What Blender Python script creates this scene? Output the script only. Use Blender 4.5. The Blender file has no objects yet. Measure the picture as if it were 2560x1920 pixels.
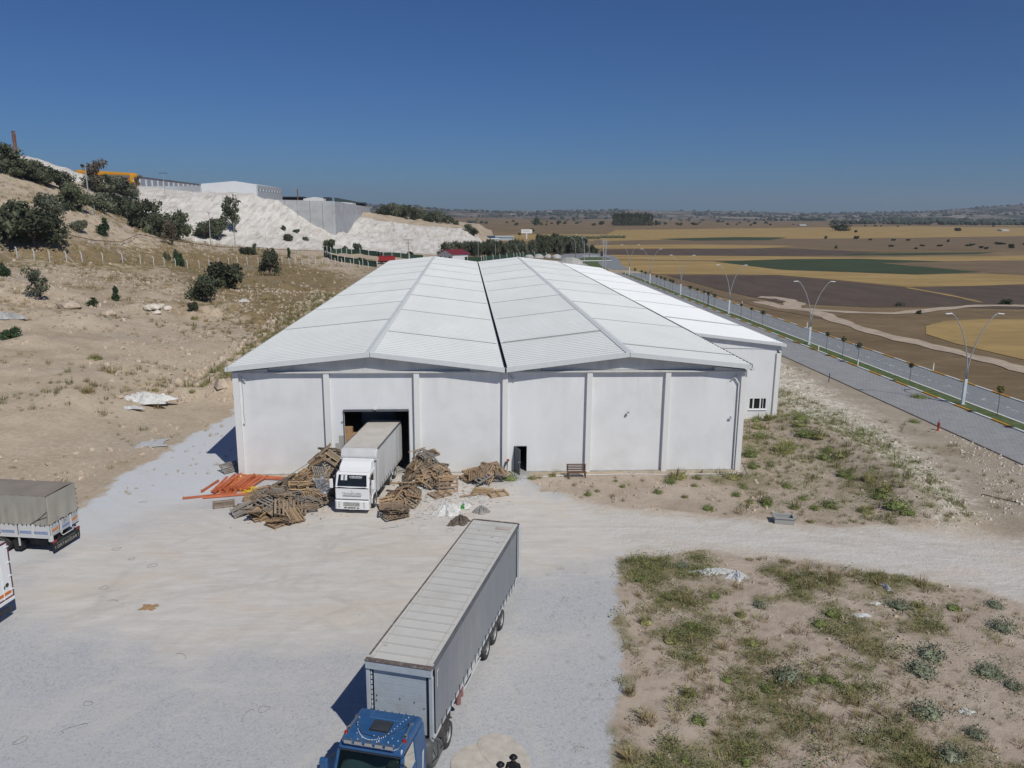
import bpy, math, random
import numpy as np
from mathutils import Vector, Matrix, Euler, Quaternion
random.seed(7); rng = np.random.default_rng(7)
sc = bpy.context.scene; COL = sc.collection
R = math.radians

# ------------------------------------------------------------ camera
CAM_F, CAM_P, CAM_R, CAM_Y, CAM_H = 1954.7, R(12.406), R(0.490), R(3.508), 19.783
cy_, sy_ = math.cos(CAM_Y), math.sin(CAM_Y)
_fw = np.array([sy_*math.cos(CAM_P), cy_*math.cos(CAM_P), -math.sin(CAM_P)])
_rt0 = np.array([cy_, -sy_, 0.0]); _up0 = np.cross(_rt0, _fw)
_rt = _rt0*math.cos(CAM_R) + _up0*math.sin(CAM_R)
_up = _up0*math.cos(CAM_R) - _rt0*math.sin(CAM_R)
cam = bpy.data.cameras.new('camera'); camo = bpy.data.objects.new('camera', cam); COL.objects.link(camo)
cam.sensor_width = 36; cam.lens = 36*CAM_F/2560; cam.clip_start = .5; cam.clip_end = 30000
M = Matrix(((_rt[0], _up[0], -_fw[0], 0), (_rt[1], _up[1], -_fw[1], 0), (_rt[2], _up[2], -_fw[2], CAM_H), (0, 0, 0, 1)))
camo.matrix_world = M; sc.camera = camo

# ------------------------------------------------------------ sky, sun, exposure
SUN_AZ, SUN_EL = R(31.4), R(48.2)          # sun stands right of and behind the camera
w = bpy.data.worlds.new('World'); sc.world = w; w.use_nodes = True
wn = w.node_tree.nodes; wl = w.node_tree.links; wn.clear()
sky = wn.new('ShaderNodeTexSky'); sky.sky_type = 'NISHITA'; sky.sun_disc = False
sky.sun_elevation = SUN_EL; sky.sun_rotation = math.pi - SUN_AZ
sky.altitude = 1000; sky.air_density = 1.0; sky.dust_density = 0.6; sky.ozone_density = 3.0
bg = wn.new('ShaderNodeBackground'); bg.inputs[1].default_value = 0.052
wo = wn.new('ShaderNodeOutputWorld'); tint = wn.new('ShaderNodeMix'); tint.data_type = 'RGBA'; tint.blend_type = 'MULTIPLY'; tint.inputs[0].default_value = 1; tint.inputs[7].default_value = (.345, .615, 1.02, 1)   # deep dry-air blue
wl.new(sky.outputs[0], tint.inputs[6]); wl.new(tint.outputs[2], bg.inputs[0]); wl.new(bg.outputs[0], wo.inputs[0])
sl = bpy.data.lights.new('sun', 'SUN'); sl.energy = 3.35; sl.angle = R(0.5); sl.color = (1.0, .96, .865)
so = bpy.data.objects.new('sun', sl); COL.objects.link(so)
sdir = Vector((math.sin(SUN_AZ)*math.cos(SUN_EL), -math.cos(SUN_AZ)*math.cos(SUN_EL), math.sin(SUN_EL)))
so.rotation_euler = sdir.to_track_quat('Z', 'Y').to_euler(); so.location = (40, -60, 90)
sc.view_settings.view_transform = 'Standard'; sc.view_settings.look = 'None'
sc.view_settings.exposure = 0; sc.view_settings.gamma = 1; sc.view_settings.use_curve_mapping = False
sc.render.engine = 'CYCLES'
try:
    sc.cycles.max_bounces = 6; sc.cycles.diffuse_bounces = 3; sc.cycles.glossy_bounces = 3
    sc.cycles.transmission_bounces = 6; sc.cycles.transparent_max_bounces = 8; sc.cycles.volume_bounces = 0
    sc.cycles.use_denoising = True
    sc.cycles.sample_clamp_indirect = 6
except Exception:
    pass

# ------------------------------------------------------------ pixel -> place helpers (survey of the photograph)
PS = 2560/2212                              # survey coordinates are 2212 wide
def ray(x, y):
    x *= PS; y *= PS
    return np.array([0, 0, CAM_H]), _fw*CAM_F + _rt*(x-1280) + _up*(960-y)
def atz(x, y, z=0.0):
    c, d = ray(x, y); return c + d*((z-c[2])/d[2])
def aty(x, y, Y):
    c, d = ray(x, y); return c + d*((Y-c[1])/d[1])

# ------------------------------------------------------------ mesh helpers
def box(x0, x1, y0, y1, z0, z1):
    V = [(x0,y0,z0),(x1,y0,z0),(x1,y1,z0),(x0,y1,z0),(x0,y0,z1),(x1,y0,z1),(x1,y1,z1),(x0,y1,z1)]
    return V, [(0,3,2,1),(4,5,6,7),(0,1,5,4),(1,2,6,5),(2,3,7,6),(3,0,4,7)]
def join(*gs):
    V, F = [], []
    for v, f in gs:
        n = len(V); V += [tuple(a) for a in v]; F += [tuple(i+n for i in q) for q in f]
    return V, F
def xf(g, loc=(0,0,0), rot=(0,0,0), scale=1.0):
    m = Matrix.Translation(loc) @ Euler(rot).to_matrix().to_4x4()
    if hasattr(scale, '__len__'): m = m @ Matrix.Diagonal((*scale, 1))
    else: m = m @ Matrix.Scale(scale, 4)
    return [tuple(m @ Vector(v)) for v in g[0]], g[1]
def prism(poly, a0, a1, axis='x'):
    """poly: 2D outline; axis x -> (y,z), y -> (x,z), z -> (x,y)"""
    n = len(poly); V = []
    for a in (a0, a1):
        for p, q in poly:
            V.append({'x': (a,p,q), 'y': (p,a,q), 'z': (p,q,a)}[axis])
    F = [tuple(range(n))[::-1], tuple(range(n, 2*n))] + [(i, (i+1) % n, n+(i+1) % n, n+i) for i in range(n)]
    return V, F
def tube(path, r, n=8, cap=True):
    P = [Vector(p) for p in path]; rs = r if hasattr(r, '__len__') else [r]*len(P)
    V, F = [], []
    for i, p in enumerate(P):
        t = (P[min(i+1, len(P)-1)] - P[max(i-1, 0)]).normalized()
        a = t.orthogonal().normalized() if i == 0 else (a - t*a.dot(t)).normalized()
        b = t.cross(a)
        for k in range(n):
            an = 2*math.pi*k/n; V.append(tuple(p + (a*math.cos(an) + b*math.sin(an))*rs[i]))
    for i in range(len(P)-1):
        for k in range(n):
            F.append((i*n+k, i*n+(k+1) % n, (i+1)*n+(k+1) % n, (i+1)*n+k))
    if cap: F += [tuple(range(n))[::-1], tuple(range((len(P)-1)*n, len(P)*n))]
    return V, F
def lathe(prof, n=20, axis='x'):
    """prof: (radius, offset along axis)"""
    V, F = [], []
    for r, o in prof:
        for k in range(n):
            a = 2*math.pi*k/n; c, s = r*math.cos(a), r*math.sin(a)
            V.append((o, c, s) if axis == 'x' else ((c, s, o) if axis == 'z' else (c, o, s)))
    for i in range(len(prof)-1):
        for k in range(n): F.append((i*n+k, i*n+(k+1) % n, (i+1)*n+(k+1) % n, (i+1)*n+k))
    F += [tuple(range(n)), tuple(range((len(prof)-1)*n, len(prof)*n))]
    return V, F
def blob(rx, ry, rz, sub=2, amp=.25, seed=0, flat=0.0):
    import bmesh
    bm = bmesh.new(); bmesh.ops.create_icosphere(bm, subdivisions=sub, radius=1)
    rr = random.Random(seed); ph = [(rr.uniform(0, 6), rr.uniform(1.3, 4.2), rr.uniform(1.3, 4.2), rr.uniform(1.3, 4.2)) for _ in range(5)]
    V = []
    for v in bm.verts:
        p = v.co; s = 1+amp*sum(math.sin(a+b*p.x+c*p.y+d*p.z) for a, b, c, d in ph)/2.2
        z = p.z*rz*s
        if flat and z < -flat*rz: z = -flat*rz
        V.append((p.x*rx*s, p.y*ry*s, z))
    F = [tuple(v.index for v in f.verts) for f in bm.faces]; bm.free()
    return V, F
def mesh(name, g, mat=None, smooth=False):
    me = bpy.data.meshes.new(name); me.from_pydata([tuple(v) for v in g[0]], [], [tuple(f) for f in g[1]])
    me.validate(); me.update()
    if mat: me.materials.append(mat)
    if smooth: me.polygons.foreach_set('use_smooth', [True]*len(me.polygons))
    return me
def fastmesh(name, V, F, mat=None, smooth=False):
    """V (n,3) array, F (m,k) array with constant k"""
    me = bpy.data.meshes.new(name); V = np.ascontiguousarray(V, np.float32); F = np.ascontiguousarray(F, np.int32)
    m, k = F.shape
    me.vertices.add(len(V)); me.vertices.foreach_set('co', V.ravel())
    me.loops.add(m*k); me.loops.foreach_set('vertex_index', F.ravel())
    me.polygons.add(m); me.polygons.foreach_set('loop_start', np.arange(0, m*k, k, dtype=np.int32))
    try: me.polygons.foreach_set('loop_total', np.full(m, k, np.int32))
    except Exception: pass
    me.update(calc_edges=True); me.validate()
    if mat: me.materials.append(mat)
    me.polygons.foreach_set('use_smooth', np.full(len(me.polygons), smooth))
    return me
def ob(name, data, parent=None, loc=(0,0,0), rot=(0,0,0), bevel=0, **props):
    o = bpy.data.objects.new(name, data); COL.objects.link(o)
    o.location = loc; o.rotation_euler = rot
    if parent: o.parent = parent
    if bevel:
        b = o.modifiers.new('bevel', 'BEVEL'); b.width = bevel; b.segments = 2; b.limit_method = 'ANGLE'; b.angle_limit = R(40)
    for k, v in props.items():
        if v is not None: o[k] = v
    return o
def part(name, g, mat, parent, bevel=0, smooth=False, loc=(0,0,0), rot=(0,0,0), **props):
    return ob(name, mesh(name, g, mat, smooth), parent, loc, rot, bevel, **props)
def thing(name, label, cat, loc=(0,0,0), rotz=0, group=None, rot=None):
    o = ob(name, None, None, loc, rot or (0, 0, rotz), label=label, category=cat, group=group); o.empty_display_size = .3
    return o
def single(name, g, mat, label, cat, loc=(0,0,0), rot=(0,0,0), bevel=0, smooth=False, group=None):
    return ob(name, mesh(name, g, mat, smooth), None, loc, rot, bevel, label=label, category=cat, group=group)
def struct(name, data, **k):
    return ob(name, data, kind='structure', **k)
def copy_tree(src, loc=None, rot=None, label=None, group=None, scale=None):
    kids = [(c, list(c.children)) for c in src.children]
    r = src.copy(); COL.objects.link(r)
    if loc is not None: r.location = loc
    if rot is not None: r.rotation_euler = rot
    if label: r['label'] = label
    if group: r['group'] = group
    if scale: r.scale = scale if hasattr(scale, '__len__') else (scale,)*3
    for c, gs in kids:
        n = c.copy(); COL.objects.link(n); n.parent = r
        for g in gs:
            m = g.copy(); COL.objects.link(m); m.parent = n
    return r

# ------------------------------------------------------------ materials
def srgb(r, g, b):
    f = lambda c: (c/255/12.92 if c/255 <= .04045 else ((c/255+.055)/1.055)**2.4)
    return (f(r), f(g), f(b), 1)
def mat(name, col, rough=.8, metal=0, var=.12, scale=2.0, bump=0, bscale=None, dirt=None, dirt_amt=.3, dirt_scale=.6, stretch=None, spec=.3, coords='Object', objvar=0):
    m = bpy.data.materials.new(name); m.use_nodes = True; nt = m.node_tree; N = nt.nodes; Lk = nt.links
    b = N['Principled BSDF']; b.inputs['Roughness'].default_value = rough; b.inputs['Metallic'].default_value = metal
    if 'Specular IOR Level' in b.inputs: b.inputs['Specular IOR Level'].default_value = spec
    tc = N.new('ShaderNodeTexCoord'); src = tc.outputs[coords]
    if stretch:
        mp = N.new('ShaderNodeMapping'); mp.inputs['Scale'].default_value = stretch; Lk.new(src, mp.inputs[0]); src = mp.outputs[0]
    no = N.new('ShaderNodeTexNoise'); no.inputs['Scale'].default_value = scale; no.inputs['Detail'].default_value = 6; Lk.new(src, no.inputs['Vector'])
    c = (*col[:3], 1)
    mx = N.new('ShaderNodeMix'); mx.data_type = 'RGBA'
    mr = N.new('ShaderNodeMapRange'); mr.inputs[1].default_value = .3; mr.inputs[2].default_value = .7
    Lk.new(no.outputs['Fac'], mr.inputs[0]); Lk.new(mr.outputs[0], mx.inputs[0])
    mx.inputs[6].default_value = tuple(x*(1-var) for x in c[:3])+(1,); mx.inputs[7].default_value = tuple(min(1, x*(1+var)) for x in c[:3])+(1,)
    out = mx.outputs[2]
    if dirt:
        n2 = N.new('ShaderNodeTexNoise'); n2.inputs['Scale'].default_value = dirt_scale; n2.inputs['Detail'].default_value = 8; n2.inputs['Roughness'].default_value = .65
        Lk.new(src, n2.inputs['Vector'])
        r2 = N.new('ShaderNodeMapRange'); r2.inputs[1].default_value = .48; r2.inputs[2].default_value = .72; r2.inputs[4].default_value = dirt_amt
        Lk.new(n2.outputs['Fac'], r2.inputs[0])
        m2 = N.new('ShaderNodeMix'); m2.data_type = 'RGBA'; Lk.new(r2.outputs[0], m2.inputs[0]); Lk.new(out, m2.inputs[6]); m2.inputs[7].default_value = (*dirt[:3], 1); out = m2.outputs[2]
    if objvar:
        oi = N.new('ShaderNodeObjectInfo'); hs = N.new('ShaderNodeHueSaturation'); r3 = N.new('ShaderNodeMapRange')
        r3.inputs[3].default_value = 1-objvar; r3.inputs[4].default_value = 1+objvar
        Lk.new(oi.outputs['Random'], r3.inputs[0]); Lk.new(r3.outputs[0], hs.inputs['Value']); Lk.new(out, hs.inputs['Color']); out = hs.outputs[0]
    Lk.new(out, b.inputs['Base Color'])
    if bump:
        n3 = N.new('ShaderNodeTexNoise'); n3.inputs['Scale'].default_value = bscale or scale*6; n3.inputs['Detail'].default_value = 4; Lk.new(src, n3.inputs['Vector'])
        bp = N.new('ShaderNodeBump'); bp.inputs['Strength'].default_value = bump; bp.inputs['Distance'].default_value = .05; Lk.new(n3.outputs['Fac'], bp.inputs['Height']); Lk.new(bp.outputs[0], b.inputs['Normal'])
    return m
# ------------------------------------------------------------ noise
_tab = rng.random((256, 256))
def vnoise(x, y):
    xi = np.floor(x).astype(int); yi = np.floor(y).astype(int); fx = x-xi; fy = y-yi
    fx = fx*fx*(3-2*fx); fy = fy*fy*(3-2*fy)
    a = _tab[xi & 255, yi & 255]; b = _tab[(xi+1) & 255, yi & 255]; c = _tab[xi & 255, (yi+1) & 255]; d = _tab[(xi+1) & 255, (yi+1) & 255]
    return (a*(1-fx)+b*fx)*(1-fy)+(c*(1-fx)+d*fx)*fy
def fbm(x, y, s, oct=5, g=.5):
    v = 0; a = 1; t = 0
    for i in range(oct):
        v = v + a*(vnoise(x/s+17.3*i, y/s+31.7*i)-.5); t += a; a *= g; s *= .47
    return v/t*2
def sstep(a, b, x):
    t = np.clip((x-a)/(b-a), 0, 1); return t*t*(3-2*t)
def sdpoly(x, y, P):
    """signed distance, negative inside"""
    P = np.array(P, float); d = np.full(x.shape, 1e18); ins = np.zeros(x.shape, bool); n = len(P)
    for i in range(n):
        a, b = P[i], P[(i+1) % n]; e = b-a; wx, wy = x-a[0], y-a[1]
        t = np.clip((wx*e[0]+wy*e[1])/(e@e), 0, 1)
        d = np.minimum(d, (wx-e[0]*t)**2+(wy-e[1]*t)**2)
        c = (a[1] > y) != (b[1] > y)
        with np.errstate(divide='ignore', invalid='ignore'):
            xi = a[0]+(y-a[1])*(b[0]-a[0])/(b[1]-a[1] if b[1] != a[1] else 1e-9)
        ins ^= c & (x < xi)
    d = np.sqrt(d); return np.where(ins, -d, d)
def dline(x, y, P):
    d = np.full(x.shape, 1e18)
    for a, b in zip(P[:-1], P[1:]):
        a = np.array(a, float); e = np.array(b, float)-a; wx, wy = x-a[0], y-a[1]
        t = np.clip((wx*e[0]+wy*e[1])/(e@e), 0, 1); d = np.minimum(d, (wx-e[0]*t)**2+(wy-e[1]*t)**2)
    return np.sqrt(d)

# ------------------------------------------------------------ the lie of the land
BX, BY, BW, BD = -17.22, 57.70, 38.88, 127.0
ctl = []
for a in ((100,1080,0),(0,1010,.8),(250,1000,.3),(0,900,2.2),(200,880,1.6),(420,880,.3),(0,760,4),(200,760,3),(400,760,1.5),(520,740,.8),
          (0,680,5.5),(200,680,4.6),(400,680,2.8),(600,640,1.2),(0,620,7),(200,620,6),(400,620,3.6),(560,600,2.2),(700,590,1),
          (42,560,9),(200,568,7.5),(300,570,5.5),(400,575,3.5),(600,575,1.8),(760,590,.5)):
    ctl.append(atz(a[0], a[1], a[2]))
for a in ((0,500,182),(87,498,185),(300,517,240),(550,539,300),(0,480,190),(60,440,215),(0,420,240),(150,440,240),(250,480,270),(350,520,290),
          (0,375,270),(60,375,290),(130,410,310),(200,418,330),(290,420,360),(20,333,380),(60,340,380),(110,351,385),(170,376,390),
          (330,424,380),(430,416,400),(540,415,400),(600,435,400),(640,468,395),(680,500,390),(720,530,385),(330,480,330),(420,528,320),(500,525,330),(600,530,340),(700,537,350),
          (800,545,350),(740,507,440),(800,497,460),(900,495,470),(985,497,470),(1025,530,430),(900,547,395),(860,520,430),(800,460,520),(770,480,480),(840,480,500),
          (900,482,600),(980,490,620)):
    ctl.append(aty(*a))
for a in ((-250,500,30),(-150,520,24),(-200,700,25),(-50,800,15),(-400,600,30),(-300,900,20),(0,300,0),(0,380,0),(50,700,0),(200,400,0),(0,150,0),(0,1000,0),(-100,1300,0),
          (200,1500,0),(-400,1500,0),(-700,1000,10),(-22,100,0),(-22,180,0),(-60,20,.5),(-60,0,0),(0,0,0),(-120,60,7),(-150,120,13),(-200,200,24),(-260,300,34),(-330,400,42),(-100,20,3),
          (-230,430,30),(-200,440,28),(-900,500,50),(-900,-100,10)):
    ctl.append(np.array(a, float))
ctl = np.array(ctl)
def _k(r): return r
_D = np.sqrt(((ctl[:, None, :2]-ctl[None, :, :2])**2).sum(-1))
_w = np.linalg.solve(_k(_D)-np.eye(len(ctl))*2.0, ctl[:, 2])     # light smoothing
FLAT = [(-26,-80),(-26,50),(-25,60),(-23,78),(-21,100),(-19.5,150),(-19,190),(-6,260),(3,400),(12,440),(20,520),(30,900),(-200,1400),(-200,9000),(9000,9000),(9000,-80)]
MOUND = [(31.5,70.5),(33,62),(32.5,54),(30.8,48.5)]
def height(x, y):
    z = np.zeros(x.shape)
    for c, wt in zip(ctl, _w): z += wt*np.sqrt((x-c[0])**2+(y-c[1])**2)
    near = y < 1500
    z = np.where(near, np.maximum(z, -1), 0)*(1-sstep(1000, 1450, y))
    sd = sdpoly(x, y, FLAT)
    s = sstep(0, 14, sd)
    rough = s*np.clip(.25+z/12, .25, 1.2)*(1-sstep(700, 1200, y))
    dist = np.sqrt(x*x+y*y)
    z = z*s + rough*(1.3*fbm(x, y, 14)+.75*fbm(x+99, y, 4.5, 4)+.34*fbm(x, y+50, 1.5, 3)*(dist < 260)) + .15*s
    # gullied spoil slopes
    gul = sstep(300, 340, y)*(1-sstep(480, 520, y))*s
    z += gul*(.9*fbm(x*2.2+y*.9, y*.25, 9, 3))
    # rocky berm along the left wall of the warehouse
    bd = dline(x, y, [(-25.5,84),(-26,105),(-25,130),(-24,150)])
    z += 1.5*np.exp(-(bd/2.6)**2)*(1+.7*fbm(x, y, 5, 4))
    # small heaps in the middle of the cleared slope
    z -= .9*np.exp(-(dline(x, y, CRACK)/.55)**2)
    for hx, hy, hr, hh in HEAPS: z += hh*np.exp(-(((x-hx)**2+(y-hy)**2)/hr**2))
    # soil bank on the right of the warehouse
    md = dline(x, y, MOUND)
    z += .85*np.exp(-(md/2.2)**2)*(1+.35*fbm(x, y, 3, 4))
    bumpy = sstep(.3, -1.5, sdpoly(x, y, WEEDS1)) + sstep(.3, -1.5, sdpoly(x, y, WEEDS2))
    z += bumpy*(.10*fbm(x, y, 5, 3)+.09*fbm(x+7, y, 1.2, 4)+.03)
    # yard: faint wheel ruts and unevenness
    yard = (1-s)*(y < 60)*(x < 44)
    z += yard*.03*fbm(x, y, 4, 3)
    # far hills
    t = x/np.maximum(y, 1)
    H = np.interp(t, [-1,-.2,-.11,-.06,-.02,.05,.12,.2,.3,.42,.5,.58,.66,.75,1], [70,56,56,50,30,24,30,40,28,26,34,42,74,118,130])
    hr = sstep(2500, 5200, y)
    z += hr*(H*(1-.25*sstep(6000, 9000, y))*(.92+.16*fbm(x, y, 900, 4)) + 20*fbm(x, y, 500, 5)*sstep(2600, 3600, y)*(y < 99999))
    z += sstep(900, 2400, y)*5*fbm(x, y, 300, 3)*(1-hr)*sstep(1300, 2000, y)
    return z
HEAPS = []; CRACK = [(-900, -900), (-901, -900)]
HSPEC = ((380,668,3.2,1.4),(440,676,2.6,1.2),(500,668,2.6,1.3),(300,672,2.6,1.2),(250,640,4,1.2),(120,690,6,1.2),(60,640,8,1.6),(330,640,4,1.0),(420,684,1.8,1.2),(470,682,2,1.3),(545,690,2.2,1.3),(345,682,2.4,1.2),(575,650,2.6,1.6),(620,625,3,1.6),(560,700,2,1.0),(200,700,3,1.0),(90,740,4,.9),(300,800,4,.7),(180,860,5,.8),(400,850,2.2,.6),(150,820,4,.7))
WEEDS1 = [(8.9,42.2),(14,42.4),(19,41.4),(23.4,39.6),(27.5,37.3),(32,33),(40,24),(46,10),(5,8),(5,22),(6.4,29),(7.6,35)]           # lower right patch
WEEDS2 = [(5,57.4),(5.5,53.5),(9.6,50.8),(14,49),(18.5,48.3),(22.4,46.8),(27,46.4),(31,45.2),(34,47),(36,54),(38,62),(38.5,74),(36,90),(31.5,90),(31.5,73.4),(22,73.4),(22,57.4)]
RUBBLE = [(31.3,46.2),(34.5,48),(38.2,58),(40.5,70),(42.5,92),(44,120),(44,186),(31,186),(31,84),(33.6,72),(34,60),(33,52)]
TRACK = [(-2,60),(2.2,56.2),(4.8,53.4),(9.4,50.6),(14,48.9),(18.5,48.1),(22.4,46.6),(27,46.2),(31,45),(36,42.5),(46,38),(60,30),(60,18),(40,26),(32,33),(27.5,37.5),(23.2,39.4),(18.8,41.4),(14,42.3),(8.9,42),(4,40),(-1,43),(-6,45),(-11,48),(-12,56)]
DUST = [(-18.5,50.5),(-9,54),(0,47),(3,42),(2,37),(-4,33.5),(-8,32),(-13,32.5),(-19,34),(-23,37),(-25,41),(-24,46)]
GRAVEL = [(-60,12),(-31,38),(-26.3,45.5),(-25.7,51),(-25.5,55),(-25.4,60),(-24.3,64),(-24,70),(-23,77),(-21.5,90),(-18,100),(-17,57),(5,57),(8,50),(9.5,43),(9,-40),(-60,-40)]

def lines():
    xs = list(np.arange(-75, 45.01, .65)); xs += list(np.arange(46.2, 62, 1.2)); x = xs[-1]
    while x < 9000: x += 1.2+.045*(x-60); xs.append(x)
    left = []; x = -75
    while x > -270: x -= 1.5; left.append(x)
    while x > -9000: x -= 1.5+.05*(-270-x)+2; left.append(x)
    ys = list(np.arange(-60, 20, 4)) + list(np.arange(20, 60, .45)) + list(np.arange(60, 110, .7)); y = ys[-1]
    while y < 520: y += max(.9, .007*y); ys.append(y)
    while y < 9500: y += .02*y; ys.append(y)
    return np.array(left[::-1]+xs), np.array(ys)
GX, GY = lines()
XX, YY = np.meshgrid(GX, GY, indexing='ij'); ZZ = height(XX, YY)
_h0 = None
def zat(x, y):
    x = np.asarray(x, float); y = np.asarray(y, float)
    i = np.clip(np.searchsorted(GX, x)-1, 0, len(GX)-2); j = np.clip(np.searchsorted(GY, y)-1, 0, len(GY)-2)
    fx = (x-GX[i])/(GX[i+1]-GX[i]); fy = (y-GY[j])/(GY[j+1]-GY[j])
    return (ZZ[i,j]*(1-fx)+ZZ[i+1,j]*fx)*(1-fy)+(ZZ[i,j+1]*(1-fx)+ZZ[i+1,j+1]*fx)*fy
_T = np.geomspace(8, 9300, 2600)
def hit(px, py):
    c, d = ray(px, py); d = d/d[1]; P = c[None]+_T[:, None]*d[None]
    g = P[:, 2]-zat(P[:, 0], P[:, 1]); k = np.where(g < 0)[0]
    if len(k) == 0: return None
    k = max(k[0], 1); f = g[k-1]/(g[k-1]-g[k]); q = P[k-1]*(1-f)+P[k]*f; q[2] = zat(q[0], q[1])
    return q
def hitd(px, py, Y):
    """foot of a thing standing at depth Y under photo column px"""
    q = aty(px, py, Y); return np.array([q[0], Y, float(zat(q[0], Y))])

for px, py, r, h in HSPEC:
    q = hit(px, py); HEAPS.append((q[0], q[1], r*.8, h))
CRACK = [tuple(hit(*p)[:2]) for p in ((62,697),(88,691),(105,693),(125,688),(152,683))]
_m = (XX > -150) & (XX < -15) & (YY < 190) & (YY > 40); ZZ[_m] = height(XX[_m], YY[_m])
nx, ny = len(GX), len(GY)
idx = np.arange(nx*ny).reshape(nx, ny)
Fq = np.stack([idx[:-1,:-1], idx[1:,:-1], idx[1:,1:], idx[:-1,1:]], -1).reshape(-1, 4)
X_, Y_ = XX.ravel(), YY.ravel()
me = fastmesh('ground', np.stack([X_, Y_, ZZ.ravel()], -1), Fq, None, True)
def attr(me, name, v):
    a = me.attributes.new(name, 'FLOAT', 'POINT'); a.data.foreach_set('value', np.ascontiguousarray(v, np.float32))
def hp(pts, Y=None):                        # photo outline -> plan outline on the ground
    out = []
    for p in pts:
        q = hit(p[0], p[1]) if len(p) == 2 else aty(p[0], p[1], p[2])
        if q is not None: out.append((q[0], q[1]))
    return out
WHITE1 = [(aty(*p)[0], p[2]) for p in ((-60,330,352),(60,340,345),(180,385,345),(250,400,352),(330,440,352),(300,470,335),(380,500,322),(400,520,318),(520,512,318),(620,522,335),(720,536,345),(760,545,350),(860,560,360),(1040,545,385),(1060,500,480),(800,480,500),(700,400,520),(-300,330,640),(-300,330,400))]
DRYG = [(aty(*p)[0], p[2]) for p in ((-60,560,150),(60,545,172),(200,560,178),(350,572,200),(420,600,170),(520,640,128),(560,660,118),(640,650,118),(700,620,150),(780,600,210),(760,580,245),(600,556,290),(420,536,262),(250,512,222),(120,500,188),(-60,492,176))]
attr(me, 'gravel', np.clip(sdpoly(X_, Y_, GRAVEL)+1.2*fbm(X_, Y_, 5, 4), -30, 30))
attr(me, 'track', np.clip(np.minimum(sdpoly(X_, Y_, TRACK), sdpoly(X_, Y_, DUST)+1.0), -30, 30))
attr(me, 'weedy', np.clip(np.minimum(sdpoly(X_, Y_, WEEDS1), sdpoly(X_, Y_, WEEDS2))+1.1*fbm(X_, Y_, 3.5, 4), -30, 30))
attr(me, 'rubble', np.clip(sdpoly(X_, Y_, RUBBLE), -30, 30))
attr(me, 'white', np.clip(sdpoly(X_, Y_, WHITE1), -60, 60))
attr(me, 'dry', np.clip(sdpoly(X_, Y_, DRYG), -60, 60))
attr(me, 'plain', np.maximum(np.clip(X_-60.6, 0, 60), np.where(Y_ > 330, np.clip(-sdpoly(X_, Y_, FLAT), 0, 60), 0)))
MATD = lambda x, y: np.where(y < 44, np.clip((fbm(x, y, 5, 4)+.95*fbm(x+5, y+9, 1.7, 4)+.13-.020*(x-14))*1.9, 0, 1), np.clip(fbm(x, y, 5, 4)*1.6+(x-24)*.03, 0, .8))
attr(me, 'mat', MATD(X_, Y_)*(Y_ < 110)*(X_ > -5))
attr(me, 'bright', np.clip(-sdpoly(X_, Y_, [(-33,40),(-26.5,41.5),(-23,44.5),(-19.8,50.5),(-16.5,53.0),(-16.5,100),(-30,100),(-30,50)])/1.5, 0, 1))
attr(me, 'verge', sstep(30, 38, X_)*(Y_ < 200)*(X_ < 62))  # mask for the lens dimming painted into the soil at the right
attr(me, 'far', sstep(1900, 3000, Y_))

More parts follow.
